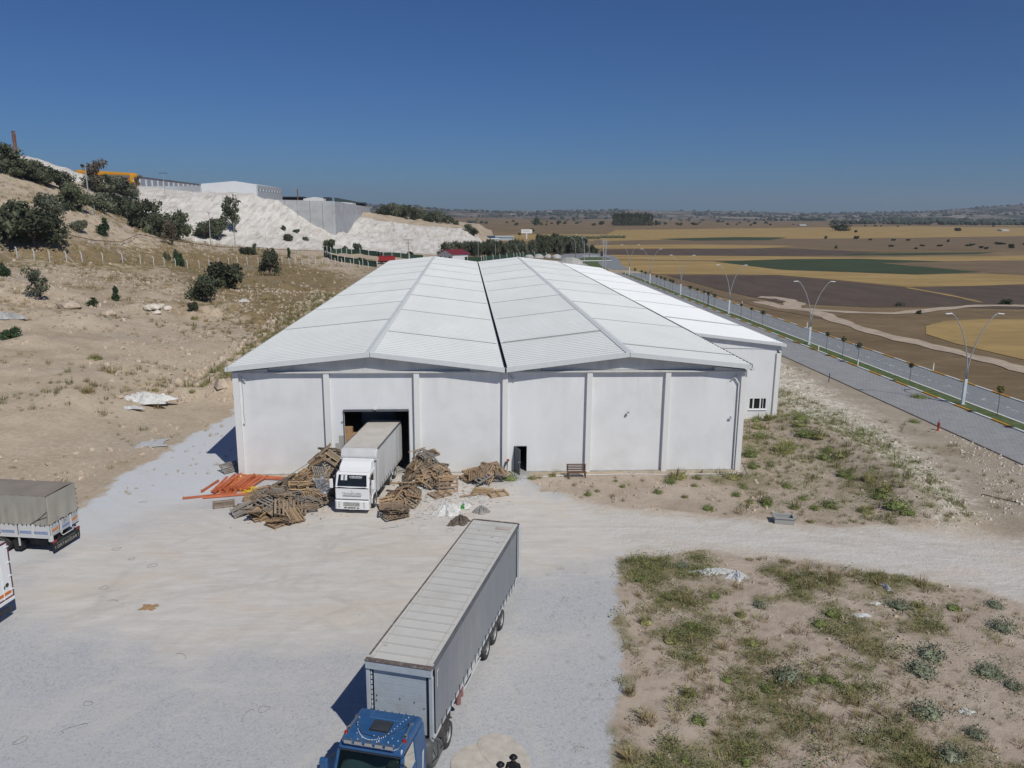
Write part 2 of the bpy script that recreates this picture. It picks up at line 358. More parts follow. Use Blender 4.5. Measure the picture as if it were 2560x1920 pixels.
def ground_material():
    m = bpy.data.materials.new('ground_mix'); m.use_nodes = True; nt = m.node_tree; N = nt.nodes; Lk = nt.links
    b = N['Principled BSDF']; b.inputs['Roughness'].default_value = .95; b.inputs['Specular IOR Level'].default_value = .15
    tc = N.new('ShaderNodeTexCoord'); OB = tc.outputs['Object']
    def noise(s, det=5, rough=.55, st=None, dist=0):
        n = N.new('ShaderNodeTexNoise'); n.inputs['Scale'].default_value = s; n.inputs['Detail'].default_value = det; n.inputs['Roughness'].default_value = rough; n.inputs['Distortion'].default_value = dist
        src = OB
        if st:
            mp = N.new('ShaderNodeMapping'); mp.inputs['Scale'].default_value = st[:3]
            if len(st) > 3: mp.inputs['Rotation'].default_value = (0, 0, st[3])
            Lk.new(OB, mp.inputs[0]); src = mp.outputs[0]
        Lk.new(src, n.inputs['Vector']); return n.outputs['Fac']
    def A(name):
        a = N.new('ShaderNodeAttribute'); a.attribute_name = name; return a.outputs['Fac']
    def math_(op, a, b_=None, c=None):
        n = N.new('ShaderNodeMath'); n.operation = op
        for i, v in enumerate((a, b_, c)):
            if v is None: continue
            if isinstance(v, (int, float)): n.inputs[i].default_value = v
            else: Lk.new(v, n.inputs[i])
        return n.outputs[0]
    def rng_(v, a, b_, c=0, d=1):
        n = N.new('ShaderNodeMapRange'); n.inputs[1].default_value = a; n.inputs[2].default_value = b_; n.inputs[3].default_value = c; n.inputs[4].default_value = d; Lk.new(v, n.inputs[0]); return n.outputs[0]
    def mixc(f, a, b_):
        n = N.new('ShaderNodeMix'); n.data_type = 'RGBA'
        if isinstance(f, (int, float)): n.inputs[0].default_value = f
        else: Lk.new(f, n.inputs[0])
        for k, v in ((6, a), (7, b_)):
            if isinstance(v, tuple): n.inputs[k].default_value = (*v[:3], 1)
            else: Lk.new(v, n.inputs[k])
        return n.outputs[2]
    n_big = noise(.055, 5); n_mid = noise(.35, 6, .6); n_fine = noise(2.6, 6, .65); n_grain = noise(22, 3, .7)
    n_edge = noise(.6, 8, .7)
    # base soil
    soil = mixc(rng_(n_mid, .3, .7), (.42,.335,.24), (.55,.455,.345))
    soil = mixc(rng_(n_big, .45, .7, 0, .6), soil, (.37,.32,.265))
    soil = mixc(rng_(n_fine, .5, .78, 0, .5), soil, (.60,.53,.44))
    soil = mixc(rng_(n_fine, .5, .25, 0, .45), soil, (.27,.21,.155))
    # dry steppe grass
    dry = mixc(rng_(n_mid, .3, .7), (.20,.145,.075), (.29,.215,.12))
    dry = mixc(rng_(n_fine, .45, .75, 0, .6), dry, (.15,.125,.06))
    dry = mixc(rng_(n_big, .5, .7, 0, .7), dry, (.24,.20,.155))
    # gravel
    vor = N.new('ShaderNodeTexVoronoi'); vor.inputs['Scale'].default_value = 13; Lk.new(OB, vor.inputs['Vector'])
    vs = N.new('ShaderNodeSeparateColor'); Lk.new(vor.outputs['Color'], vs.inputs[0])
    gr = mixc(rng_(n_grain, .25, .75), (.34,.345,.36), (.52,.525,.54))
    gr = mixc(rng_(vs.outputs[0], .0, 1.0, 0, .35), gr, (.58,.585,.60))
    gr = mixc(rng_(vs.outputs[1], .8, 1.0, 0, .45), gr, (.24,.245,.26))
    gr = mixc(rng_(n_fine, .5, .8, 0, .22), gr, (.58,.59,.61))
    gr = mixc(math_('MULTIPLY', A('bright'), .75), gr, mixc(rng_(n_grain, .25, .75), (.52,.54,.57), (.70,.72,.75)))
    # dust of the track
    n_str = noise(.5, 6, .6, (1, 3.2, 1, R(12))); n_str2 = noise(.16, 5, .6, (1, 2.2, 1, R(-20)), 1.2)
    tr = mixc(rng_(n_str, .3, .7), (.56,.525,.48), (.66,.63,.59))
    tr = mixc(rng_(n_grain, .35, .8, 0, .22), tr, (.43,.42,.41))
    tr = mixc(rng_(n_str2, .50, .68, 0, .6), tr, (.60,.515,.43))
    # white spoil
    n_w = noise(.16, 7, .62, (2.6, .45, 1, R(-38)), .4); n_w2 = noise(.5, 5, .7)
    wh = mixc(rng_(n_w, .42, .58), (.69,.665,.625), (.56,.52,.47))
    wh = mixc(rng_(n_w2, .5, .75, 0, .5), wh, (.72,.70,.68))
    wh = mixc(rng_(noise(.3, 6, .62, (2.2, .3, 1, R(-30))), .54, .64, 0, .75), wh, (.40,.365,.33)); wh = mixc(rng_(noise(.05, 4, .5), .55, .7, 0, .5), wh, (.50,.43,.36))
    # plain
    pl = mixc(rng_(noise(.012, 5, .6, (1, 2.6, 1)), .35, .65), (.165,.118,.068), (.27,.195,.115))
    pl = mixc(rng_(noise(.09, 6, .65), .45, .75, 0, .7), pl, (.125,.092,.056))
    pl = mixc(rng_(noise(.7, 6, .7), .48, .72, 0, .45), pl, (.12,.10,.055)); pl = mixc(rng_(noise(.25, 5, .6, (1, 2, 1)), .52, .70, 0, .4), pl, (.31,.235,.145))
    # far hills: scrub and bare ground
    fh = mixc(rng_(noise(.0025, 7, .68, (1, .55, 1)), .42, .56), (.15,.125,.10), (.27,.24,.20))
    fh = mixc(rng_(noise(.006, 6, .7, (1, .5, 1)), .44, .54, 1, 0), fh, (.035,.045,.038))
    fh = mixc(rng_(noise(.011, 5, .7, (1, .35, 1)), .60, .66, 0, .8), fh, (.52,.46,.40))
    c = soil
    wob = math_('MULTIPLY', math_('SUBTRACT', n_edge, .5), 14)
    def lay(c, name, col, soft, amp, bias=0):
        v = math_('MULTIPLY_ADD', math_('SUBTRACT', n_edge, .5), amp, A(name))
        v = math_('ADD', v, bias)
        return mixc(rng_(v, -soft, soft, 1, 0), c, col)
    c = mixc(math_('MULTIPLY', A('verge'), .8), c, mixc(rng_(n_mid, .3, .7), (.31,.265,.215), (.385,.335,.275)))  # verge soil darkened: vignette towards the right edge put into its colour
    c = lay(c, 'dry', dry, 5, 60)
    dr2 = rng_(noise(.045, 6, .6), .50, .66, 0, .75)
    dryf = math_('MULTIPLY', dr2, rng_(A('gravel'), 16, 29))
    c = mixc(dryf, c, dry)
    c = lay(c, 'white', wh, 3, 18)
    c = lay(c, 'gravel', gr, .35, 3.5)
    # dust patches spread over the gravel
    pf = math_('MULTIPLY', rng_(A('gravel'), .3, -1.6), rng_(noise(.11, 6, .62, (1, 1.7, 1, R(15)), .8), .43, .60, 0, .7))
    pf = math_('MULTIPLY', pf, rng_(A('track'), 9, 1))
    c = mixc(pf, c, tr)
    vm = lambda op, a, v: None
    def arc(cx, cy, rad, wd=1.0):
        s = N.new('ShaderNodeVectorMath'); s.operation = 'SUBTRACT'; Lk.new(OB, s.inputs[0]); s.inputs[1].default_value = (cx, cy, 0)
        m3 = N.new('ShaderNodeVectorMath'); m3.operation = 'MULTIPLY'; Lk.new(s.outputs[0], m3.inputs[0]); m3.inputs[1].default_value = (1, 1, 0)
        l = N.new('ShaderNodeVectorMath'); l.operation = 'LENGTH'; Lk.new(m3.outputs[0], l.inputs[0])
        d = math_('ABSOLUTE', math_('SUBTRACT', math_('ABSOLUTE', math_('SUBTRACT', l.outputs['Value'], rad)), wd))
        return rng_(d, .10, .34, 1, 0)
    acc = None
    for a_ in ((-22, 22, 24), (-30, 40, 21), (8, 12, 36), (-2, 70, 31), (-60, 55, 52), (12, -40, 84), (14, 10, 34.5), (-9, 40, 9), (-12, 30, 8.5), (20, 100, 62), (18, 105, 66)):
        a1 = arc(*a_); acc = a1 if acc is None else math_('MAXIMUM', acc, a1)
    tyre = math_('MULTIPLY', acc, rng_(noise(.22, 5, .7), .42, .62))
    tread = rng_(noise(6, 2, .6, (1, 1, 1)), .35, .65, .55, 1)
    tyre = math_('MULTIPLY', tyre, tread)
    ruts = noise(.55, 4, .7, (.7, 8, 1, R(7)), .6)
    tr = mixc(rng_(ruts, .54, .68, 0, .34), tr, (.46,.43,.40)); tr = mixc(rng_(ruts, .44, .34, 0, .3), tr, (.72,.70,.67))
    gr_t = mixc(math_('MULTIPLY', tyre, .5), gr, (.55,.53,.50)); c = lay(c, 'gravel', gr_t, .35, 3.5)
    c = mixc(pf, c, tr)
    tr = mixc(math_('MULTIPLY', tyre, .42), tr, (.40,.375,.345))
    c = lay(c, 'track', tr, 1.6, 6.5)
    wd = mixc(rng_(n_mid, .3, .7), (.37,.295,.235), (.485,.405,.33))
    wd = mixc(rng_(n_fine, .5, .8, 0, .6), wd, (.56,.50,.43)); wd = mixc(rng_(n_fine, .45, .2, 0, .5), wd, (.22,.17,.13))
    wd = mixc(rng_(noise(.8, 6, .7), .55, .72, 0, .35), wd, (.20,.17,.09))
    mt_ = math_('MULTIPLY_ADD', math_('SUBTRACT', noise(1.3, 6, .7), .5), 1.6, A('mat'))
    wd = mixc(rng_(mt_, .25, .95, 0, .72), wd, mixc(rng_(n_fine, .35, .65), (.16,.145,.06), (.24,.20,.10)))
    c = lay(c, 'weedy', wd, .25, 2.4)
    v2 = N.new('ShaderNodeTexVoronoi'); v2.inputs['Scale'].default_value = 3.2; Lk.new(OB, v2.inputs['Vector'])
    s2 = N.new('ShaderNodeSeparateColor'); Lk.new(v2.outputs['Color'], s2.inputs[0])
    ru = mixc(rng_(s2.outputs[0], 0, 1), (.40,.35,.28), (.72,.68,.60))
    ru = mixc(rng_(n_mid, .50, .62, 0, .6), ru, (.31,.26,.18))
    c = lay(c, 'rubble', ru, 1.5, 9)
    c = mixc(rng_(A('plain'), 0, .8), c, pl)
    c = mixc(A('far'), c, fh)
    Lk.new(c, b.inputs['Base Color'])
    # relief: stones and grain
    h = math_('ADD', math_('MULTIPLY', n_fine, .35), math_('MULTIPLY', n_grain, .06))
    h = math_('ADD', h, math_('MULTIPLY', noise(7, 4, .6), .10))
    bp = N.new('ShaderNodeBump'); bp.inputs['Distance'].default_value = .35; Lk.new(h, bp.inputs['Height'])
    st = rng_(A('gravel'), -.5, .8, .28, .75); Lk.new(math_('MULTIPLY', st, rng_(A('far'), 0, .2, 1, .2)), bp.inputs['Strength'])
    Lk.new(bp.outputs[0], b.inputs['Normal'])
    return m
me.materials.append(ground_material())
struct('ground', me)

# ------------------------------------------------------------ fields on the plain (ploughed, stubble and green strips)
def field_mat(name, a, b_, sc_=.05, row=None):
    m = mat(name, a, .95, var=.22, scale=sc_, dirt=b_, dirt_amt=.8, dirt_scale=sc_*7, stretch=row or (1, 1, 1), bump=.8, bscale=1.2)
    return m
M_straw = field_mat('stubble_straw', (.36,.25,.10), (.25,.17,.075), .03, (1, 3, 1))
M_plough = field_mat('ploughed_earth', (.095,.070,.053), (.15,.11,.082), .06, (3, 1, 1))
M_brown = field_mat('brown_fallow', (.175,.125,.075), (.24,.175,.10), .04, (1, 3, 1))
M_green = field_mat('green_crop', (.042,.062,.028), (.075,.088,.042), .05, (1, 4, 1))
M_path = mat('dirt_path', (.44,.36,.28), .95, var=.2, scale=.4, dirt=(.30,.23,.16), dirt_amt=.5)
_fz = [.012]
def field(pts, m, name='field', kind='structure'):
    P = [atz(*p) for p in pts]; _fz[0] += .004; z = _fz[0]
    # irregular edge
    out = []
    for a, b_ in zip(P, P[1:]+P[:1]):
        n = 6
        for i in range(n):
            q = a+(b_-a)*(i/n); L = np.linalg.norm(b_-a)
            j = (vnoise(np.array(q[0]/9), np.array(q[1]/9))-.5)*min(3, L*.02)
            out.append((q[0]+j, q[1]+j, z))
    import bmesh
    bm = bmesh.new(); bm.faces.new([bm.verts.new(v) for v in out]); bmesh.ops.triangulate(bm, faces=bm.faces[:])
    me_ = bpy.data.meshes.new(name); bm.normal_update(); bm.faces.ensure_lookup_table()
    if bm.faces[0].normal.z < 0: bmesh.ops.reverse_faces(bm, faces=bm.faces[:])
    bm.to_mesh(me_); bm.free(); me_.materials.append(m)
    return struct(name, me_)
field([(1330,497),(1700,492),(2212,486),(2212,510),(1800,516),(1300,512)], M_straw)
field([(1000,512),(1120,506),(1500,507),(1500,516),(1290,521),(1000,520)], M_straw)
field([(1300,521),(1700,516),(2212,512),(2300,522),(2300,538),(1700,534),(1270,530)], M_brown)
field([(1420,516),(1590,512),(1700,513),(1660,519),(1500,520)], M_green)
field([(1280,530),(1500,528),(1720,531),(1640,537),(1290,537)], M_straw)
field([(1750,536),(1900,534),(2212,530),(2212,534),(2000,538),(1800,539)], M_brown)
field([(1800,552),(1850,548),(2000,546),(2150,545),(2110,549),(1940,552)], M_green)
field([(1300,539),(1700,536),(1900,545),(1800,552),(1640,553),(1310,550)], M_plough)
field([(1310,551),(1600,553),(1850,556),(2212,552),(2260,546),(2260,562),(2000,566),(1560,563),(1318,560)], M_straw)
field([(1540,565),(1700,560),(1850,559),(2080,566),(1900,568),(2120,588),(1980,593),(1700,583),(1560,572)], M_green)
field([(1930,568),(2120,563),(2400,562),(2400,600),(2150,590)], M_brown)
field([(1310,562),(1540,565),(1690,584),(1980,594),(2120,592),(2300,598),(2300,612),(2100,618),(1960,620),(1820,606),(1680,594),(1420,592),(1340,580)], M_straw)
field([(1440,595),(1680,595),(1810,607),(1960,622),(2120,618),(2420,610),(2600,650),(2200,668),(2000,664),(1880,664),(1680,654),(1560,628)], M_plough)
field([(2000,705),(2040,694),(2120,690),(2300,692),(2600,700),(2600,840),(2212,778),(2060,742),(2000,722)], M_straw)
field([(1420,600),(1500,616),(1660,655),(1700,668),(1850,676),(1780,690),(1640,664),(1480,618)], M_brown)
def strip(pts, wd, m, name, z0=.0):
    P = [hit(*p) if z0 == 0 else atz(*p) for p in pts]; P = [np.array(p, float) for p in P]
    Q = []
    for a, b_ in zip(P[:-1], P[1:]):
        for i in range(5): Q.append(a+(b_-a)*i/5)
    Q.append(P[-1]); V, F = [], []
    for _ in range(2): Q = [Q[0]]+[(Q[i-1]+2*Q[i]+Q[i+1])/4 for i in range(1, len(Q)-1)]+[Q[-1]]
    for i, q in enumerate(Q):
        t = Q[min(i+1, len(Q)-1)]-Q[max(i-1, 0)]; t = t/np.linalg.norm(t); n = np.array([-t[1], t[0], 0])
        w1 = wd/2*(1+.25*math.sin(i*1.7)+.15*math.sin(i*.6))
        for s in (-1, 1):
            p = q+n*w1*s; V.append((p[0], p[1], (float(zat(p[0], p[1]))+.05) if z0 == 0 else z0))
    for i in range(len(Q)-1): F.append((2*i, 2*i+1, 2*i+3, 2*i+2))
    me_ = mesh(name, (V, F), m); me_.update()
    if me_.polygons[0].normal.z < 0: me_.flip_normals()
    return struct(name, me_)
strip([(1640,652),(1700,666),(1760,672),(1800,690),(1890,720),(2000,745),(2120,775),(2240,806),(2400,850)], 3.4, M_path, 'path', .09)
strip([(1700,668),(1720,655),(1690,645),(1640,642)], 4, M_path, 'path', .094)
strip([(1730,668),(1850,676),(1940,678),(2030,668),(2120,660),(2260,662),(2500,664)], 3.2, M_path, 'path', .098)
strip([(1960,622),(2060,640),(2120,654)], 1.6, M_straw, 'path', .102)
strip([(0,432),(50,428),(105,415)], 5, M_path, 'path')
def weather(m, zb=.0, zt=7.9, splash=(.50,.46,.40), streak=(.50,.50,.48), sa=.35, ta=.30):
    """dust splash at the foot and faint rain streaks under the head beam (object space)"""
    nt = m.node_tree; N = nt.nodes; Lk = nt.links; b = N['Principled BSDF']; src = b.inputs['Base Color'].links[0].from_socket
    tc = N.new('ShaderNodeTexCoord'); sp = N.new('ShaderNodeSeparateXYZ'); Lk.new(tc.outputs['Object'], sp.inputs[0])
    def MR(v, a, b_, c, d):
        n = N.new('ShaderNodeMapRange'); n.inputs[1].default_value = a; n.inputs[2].default_value = b_; n.inputs[3].default_value = c; n.inputs[4].default_value = d; Lk.new(v, n.inputs[0]); return n.outputs[0]
    def MU(a, b_):
        n = N.new('ShaderNodeMath'); n.operation = 'MULTIPLY'; Lk.new(a, n.inputs[0]); Lk.new(b_, n.inputs[1]); return n.outputs[0]
    def NO(s, sc_):
        mp = N.new('ShaderNodeMapping'); mp.inputs['Scale'].default_value = sc_; Lk.new(tc.outputs['Object'], mp.inputs[0])
        n = N.new('ShaderNodeTexNoise'); n.inputs['Scale'].default_value = s; n.inputs['Detail'].default_value = 6; n.inputs['Roughness'].default_value = .65; Lk.new(mp.outputs[0], n.inputs['Vector']); return n.outputs['Fac']
    def MX(f, a, c):
        n = N.new('ShaderNodeMix'); n.data_type = 'RGBA'; Lk.new(f, n.inputs[0]); Lk.new(a, n.inputs[6]); n.inputs[7].default_value = (*c, 1); return n.outputs[2]
    c = MX(MU(MR(sp.outputs[2], zb, zb+.9, sa, 0), MR(NO(1.1, (1, 1, 1)), .35, .65, .3, 1)), src, splash)
    c = MX(MU(MR(sp.outputs[2], zt-2.8, zt, 0, ta), MR(NO(1.6, (1, 1, .08)), .48, .68, 0, 1)), c, streak)
    c = MX(MR(NO(.9, (1, 1, .35)), .60, .78, 0, .16), c, (.60,.59,.56))
    Lk.new(c, b.inputs['Base Color'])
# ------------------------------------------------------------ materials of the built things
M_wall = mat('white_wall_paint', (.74,.755,.775), .85, var=.035, scale=.5, dirt=(.52,.51,.48), dirt_amt=.28, dirt_scale=.35, bump=.12, bscale=9, stretch=(1, 1, .6))
M_wall2 = mat('white_wall_paint_warm', (.74,.75,.76), .85, var=.035, scale=.6, dirt=(.50,.49,.46), dirt_amt=.28, dirt_scale=.45, bump=.12, bscale=9)
M_beam = mat('bare_concrete_beam', (.60,.60,.59), .85, var=.08, scale=1.2, dirt=(.38,.37,.35), dirt_amt=.4, dirt_scale=1.5, stretch=(1, 1, .3), bump=.1, bscale=12)
M_pil = mat('pilaster_paint', (.74,.74,.735), .85, var=.04, scale=.8, dirt=(.56,.54,.50), dirt_amt=.3, dirt_scale=.8, stretch=(1, 1, .2))
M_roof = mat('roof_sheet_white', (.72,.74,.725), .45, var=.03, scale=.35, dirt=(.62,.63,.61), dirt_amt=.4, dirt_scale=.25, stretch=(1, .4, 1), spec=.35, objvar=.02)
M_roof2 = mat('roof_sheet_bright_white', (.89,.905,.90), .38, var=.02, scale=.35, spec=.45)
M_trim = mat('pale_metal_trim', (.62,.65,.66), .45, var=.03, spec=.4)
M_grey = mat('grey_lap_seam', (.36,.37,.37), .6, var=.1)
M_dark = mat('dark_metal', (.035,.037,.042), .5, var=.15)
M_gutter = mat('dark_gutter_metal', (.12,.13,.14), .5, var=.15)  # even dark grey metal shared by gutters, door frames and rails
M_conc = mat('grey_concrete', (.36,.36,.355), .9, var=.12, scale=1.5, dirt=(.24,.23,.22), dirt_amt=.5, bump=.15)
M_inside = mat('hall_inside', (.30,.30,.30), .9, var=.1)
M_floor = mat('hall_floor', (.36,.35,.33), .8, var=.15)
M_doorgrey = mat('dark_grey_door', (.11,.125,.145), .5, var=.08)
M_glassd = mat('dark_window_glass', (.015,.018,.02), .08, var=.05, spec=.6)
M_white = mat('white_paint', (.78,.79,.80), .45, var=.03, spec=.4)
M_rubber = mat('black_rubber', (.028,.028,.03), .8, var=.25, scale=5)
M_cardboard = mat('cardboard', (.38,.24,.13), .85, var=.12, scale=3)
M_card2 = mat('wrapped_carton', (.36,.22,.17), .45, var=.2, scale=4)

for m_ in (M_wall, M_wall2, M_pil): weather(m_)

# ------------------------------------------------------------ warehouse
W = thing('warehouse', 'long white twin-gabled warehouse with lorry doorway and pale ribbed roof', 'warehouse', (BX, BY, 0))
PIL = [0.22, 6.86, 13.56, 20.25, 26.7, 32.75, 38.66]
rz = lambda x: float(np.interp(x, [0, 10.2, 20.2, 29.6, 38.88], [8.5, 9.56, 8.36, 9.52, 8.55]))
PT = 7.92                                  # panel top
def wallgeo(x0, x1, z0, z1, y0=.28, y1=.48, holes=()):
    gs = []; cur = x0
    for hx0, hx1, hz1 in holes:
        gs.append(box(cur, hx0, y0, y1, z0, z1)); gs.append(box(hx0, hx1, y0, y1, hz1, z1)); cur = hx1
    gs.append(box(cur, x1, y0, y1, z0, z1)); return join(*gs)
for i in range(6):
    a, b = PIL[i]+.21, PIL[i+1]-.21
    holes = {1: [(8.05, 12.9, 4.95)], 3: [(21.0, 21.95, 2.08)]}.get(i, [])
    part('wall_panel', wallgeo(a, b, -.3, PT, holes=holes), M_wall if i % 2 else M_wall2, W)
for i, p in enumerate(PIL):
    part('pilaster', box(p-.21, p+.21, 0, .5, -.3, PT+.02), M_pil, W, bevel=.015)
for x0, x1, xm in ((0, 20.2, 10.2), (20.3, 38.88, 29.6)):
    part('tie_beam', box(x0+.02, x1-.02, -.06, .5, PT+.022, 8.06), M_beam, W, bevel=.02)
    # bare gable wall set back under the verge, with deeper haunches at both ends
    g = prism([(x0+.3, 8.062), (x1-.3, 8.062), (x1-.3, rz(x1)-.42), (xm, rz(xm)-.42), (x0+.3, rz(x0)-.42)][::-1], .22, .42, 'y')
    part('gable_wall', g, M_beam, W)
    for s, e in ((x0, x0+2.6), (x1-2.6, x1)):
        part('haunch', prism([(s, 8.07), (e, 8.07), (e, rz(e)-.48), (s, rz(s)-.44)][::-1], -.02, .2, 'y'), M_beam, W, bevel=.02)
    for s, e in ((x0, xm), (xm, x1)):
        o0, o1 = (-.12 if s == 0 else 0), (.12 if e > 38 else 0)
        g = prism([(s-o0*0+(-.12 if s == 0 else .015), rz(s)-.31), (e-.015 if e < 38 else e+.12, rz(e)-.31), (e-.015 if e < 38 else e+.12, rz(e)+.045), (s+(-.12 if s == 0 else .015), rz(s)+.045)][::-1], -.52, -.42, 'y')
        part('verge_board', g, M_trim, W, bevel=.01)
    part('soffit', prism([(x0, rz(x0)-.14), (xm, rz(xm)-.14), (x1, rz(x1)-.14), (x1, rz(x1)-.10), (xm, rz(xm)-.10), (x0, rz(x0)-.10)], -.41, .5, 'y'), M_trim, W)
# side, rear and dividing walls, floor: a closed dark hall
part('side_wall', box(0, .28, .52, BD-.52, -.6, 8.1), M_wall2, W)
part('side_wall', box(38.6, 38.88, .52, BD-.52, -.6, 8.1), M_wall2, W)
part('rear_wall', prism([(0, -.6), (38.88, -.6), (38.88, 8.2), (29.6, 9.2), (20.2, 8.1), (10.2, 9.2), (0, 8.2)][::-1], BD-.5, BD-.2, 'y'), M_wall2, W)
part('inner_floor', box(.3, 38.6, .1, BD-.5, -.2, .06), M_floor, W)
part('inner_wall', box(20.0, 20.2, .55, BD-.52, .06, 8.0), M_inside, W)
part('inner_wall', box(.3, 19.98, 22, 22.2, .07, 8.3), M_inside, W)
# roof sheets between the lap seams: trapezoid ribs run from ridge to eave
def ribbed(x0, x1, y0, y1, zf, pitch=.76, h=.05, t=.02):
    ys = [(y0, 0)]; y = y0
    while y + pitch <= y1+1e-6:
        ys += [(y+pitch*.62, 0), (y+pitch*.72, h), (y+pitch*.90, h), (min(y+pitch, y1), 0)]; y += pitch
    if ys[-1][0] < y1-1e-4: ys.append((y1, 0))
    V = []
    for yy, dz in ys:
        V += [(x0, yy, zf(x0)+dz), (x1, yy, zf(x1)+dz)]
    n = len(ys); F = [(2*i, 2*i+1, 2*i+3, 2*i+2) for i in range(n-1)]
    return V, F
def slope(x0, x1, first, par, m, y0=-.44, y1=BD, zf=rz, pitch=.76, step=15.3, seam=M_grey, capx=None):
    cuts = [y0]; y = first
    while y < y1-3: cuts.append(y); y += step
    cuts.append(y1)
    for k, (a, b) in enumerate(zip(cuts[:-1], cuts[1:])):
        lift = .012*(k % 2)
        V, F = ribbed(x0, x1, a+.02, b-.02, lambda x: zf(x)+lift, pitch)
        part('roof_sheet', (V, F), m, par)
        if k: 
            e0, e1 = x0+.25, x1-.15
            part('lap_seam', prism([(e0, zf(e0)+.02), (e1, zf(e1)+.02), (e1, zf(e1)+.085), (e0, zf(e0)+.085)][::-1], a-.095, a+.095, 'y'), seam, par)
slope(-.15, 10.14, 18.0, W, M_roof); slope(10.26, 20.12, 10.3, W, M_roof)
slope(20.38, 29.54, 10.9, W, M_roof); slope(29.66, 39.03, 3.6, W, M_roof)
for xm in (10.2, 29.6):
    z = rz(xm)
    part('ridge_cap', prism([(xm-.30, z+.01), (xm, z+.085), (xm+.30, z+.01), (xm, z+.05)][::-1], -.5, BD, 'y'), M_roof, W)
    g = [box(xm-.30, xm+.30, y, y+.18, z+.03, z+.07) for y in np.arange(-.1, 70, .76)]
    part('cap_fillers', join(*g), M_trim, W, kind='stuff')
part('valley_gutter', box(20.13, 20.37, -.5, BD, 8.12, 8.16), M_dark, W)
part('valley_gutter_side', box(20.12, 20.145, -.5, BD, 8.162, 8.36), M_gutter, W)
part('eave_gutter', join(box(-.34, -.15, -.45, BD, 8.18, 8.4), box(-.36, -.34, -.45, BD, 8.18, 8.46)), M_trim, W)
part('eave_gutter', box(39.04, 39.24, -.45, BD, 8.12, 8.34), M_trim, W)
part('dark_eave_flashing', box(39.035, 39.1, -.4, BD, 8.36, 8.6), M_dark, W)  # dark strip along the right eave, next to the annex roof
# rooftop fixings and front details
for x, s in ((.62, 1), (20.65, 1), (38.1, -1)):
    part('bracket', tube([(x, .1, 7.7), (x+.12*s, .1, 7.5), (x+.35*s, .1, 7.35)], .04, 6), M_grey, W)
part('cable', tube([(.62, .24, 7.4), (.66, .24, 6), (.60, .24, 4.9), (.68, .24, 4.2)], .015, 5), M_grey, W)
part('wall_lamp', box(.60, .70, .12, .27, 4.05, 4.2), M_trim, W)
part('downpipe', join(tube([(38.05, .2, 7.75), (38.0, .18, 7.45), (38.33, .16, 7.0), (38.36, .16, .1)], .06, 8)), M_wall, W)
part('wall_lamp', join(box(37.72, 37.95, .1, .24, 4.15, 4.23), box(37.87, 37.96, .1, .26, 4.2, 4.38)), M_trim, W)
part('roller_shutter_box', box(8.02, 12.93, .12, .275, 4.953, 5.1), M_gutter, W)
part('door_frame', box(8.0, 8.047, .2, .5, .07, 4.95), M_gutter, W); part('door_frame', box(12.903, 12.95, .2, .5, .07, 4.95), M_gutter, W)
part('door_lamp', box(10.3, 10.55, -.02, .26, 5.12, 5.24), M_trim, W)
part('sliding_door', box(9.0, 11.6, 3.2, 3.3, .1, 5.6), M_doorgrey, W)
part('render_patch', box(7.32, 8.0, .262, .279, .4, 2.45), mat('grey_render_patch', (.40,.40,.40), .9, var=.06), W)
part('render_patch', box(7.6, 8.0, .262, .279, 2.452, 3.05), bpy.data.materials['grey_render_patch'], W)
part('alarm_siren', box(7.86, 7.96, .18, .28, 4.1, 4.2), M_grey, W)
# side door standing open
dr = part('door', box(0, .95, -.03, .03, 0, 2.02), M_doorgrey, W, bevel=.01, loc=(21.02, .24, .04), rot=(0, 0, R(-68)))
part('handle', box(.8, .9, -.09, .08, .98, 1.02), M_trim, dr)
part('door_frame', join(box(20.985, 21.03, .2, .5, 0, 2.08), box(21.92, 21.965, .2, .5, 0, 2.08), box(21.03, 21.92, .2, .5, 2.05, 2.082)), M_dark, W)
part('doorstep', box(20.8, 22.2, -.55, .26, -.2, .05), M_conc, W, bevel=.02)
# floodlight arm in the middle of the third bay
part('wall_bracket_lamp', join(lathe([(.11, 0), (.11, .04), (.075, .04), (.075, 0)], 14, 'z')), M_grey, W, loc=(29.75, .05, 4.75), rot=(R(20), 0, 0))
# small rust stains below fixings stay flat on the wall
# hall contents seen through the doorway
def carton(x, y, z, sx, sy, sz, label, m=M_cardboard):
    t = thing('cardboard_box', label, 'cardboard box', (x, y, z))
    part('carton', box(-sx/2, sx/2, -sy/2, sy/2, 0, sz), m, t, bevel=.01)
    part('tape', box(-.03, .03, -sy/2-.003, sy/2+.003, sz*.6, sz+.003), mat('tape', (.45,.34,.22), .4) if 'tape' not in bpy.data.materials else bpy.data.materials['tape'], t)
cx = BX+8.45
carton(cx, BY+.95, .06, .9, .9, 1.15, 'lowest reddish carton of the stack just inside the lorry doorway', M_card2)
carton(cx-.02, BY+.93, 1.215, .9, .88, .95, 'middle brown cardboard carton of the stack inside the lorry doorway', M_card2)
carton(cx-.05, BY+.95, 2.17, .9, .8, .85, 'third carton of the doorway stack, wrapped in clear film', M_cardboard)
carton(cx-.2, BY+1.0, 3.025, .6, .6, .5, 'small cardboard box on top of the doorway stack')

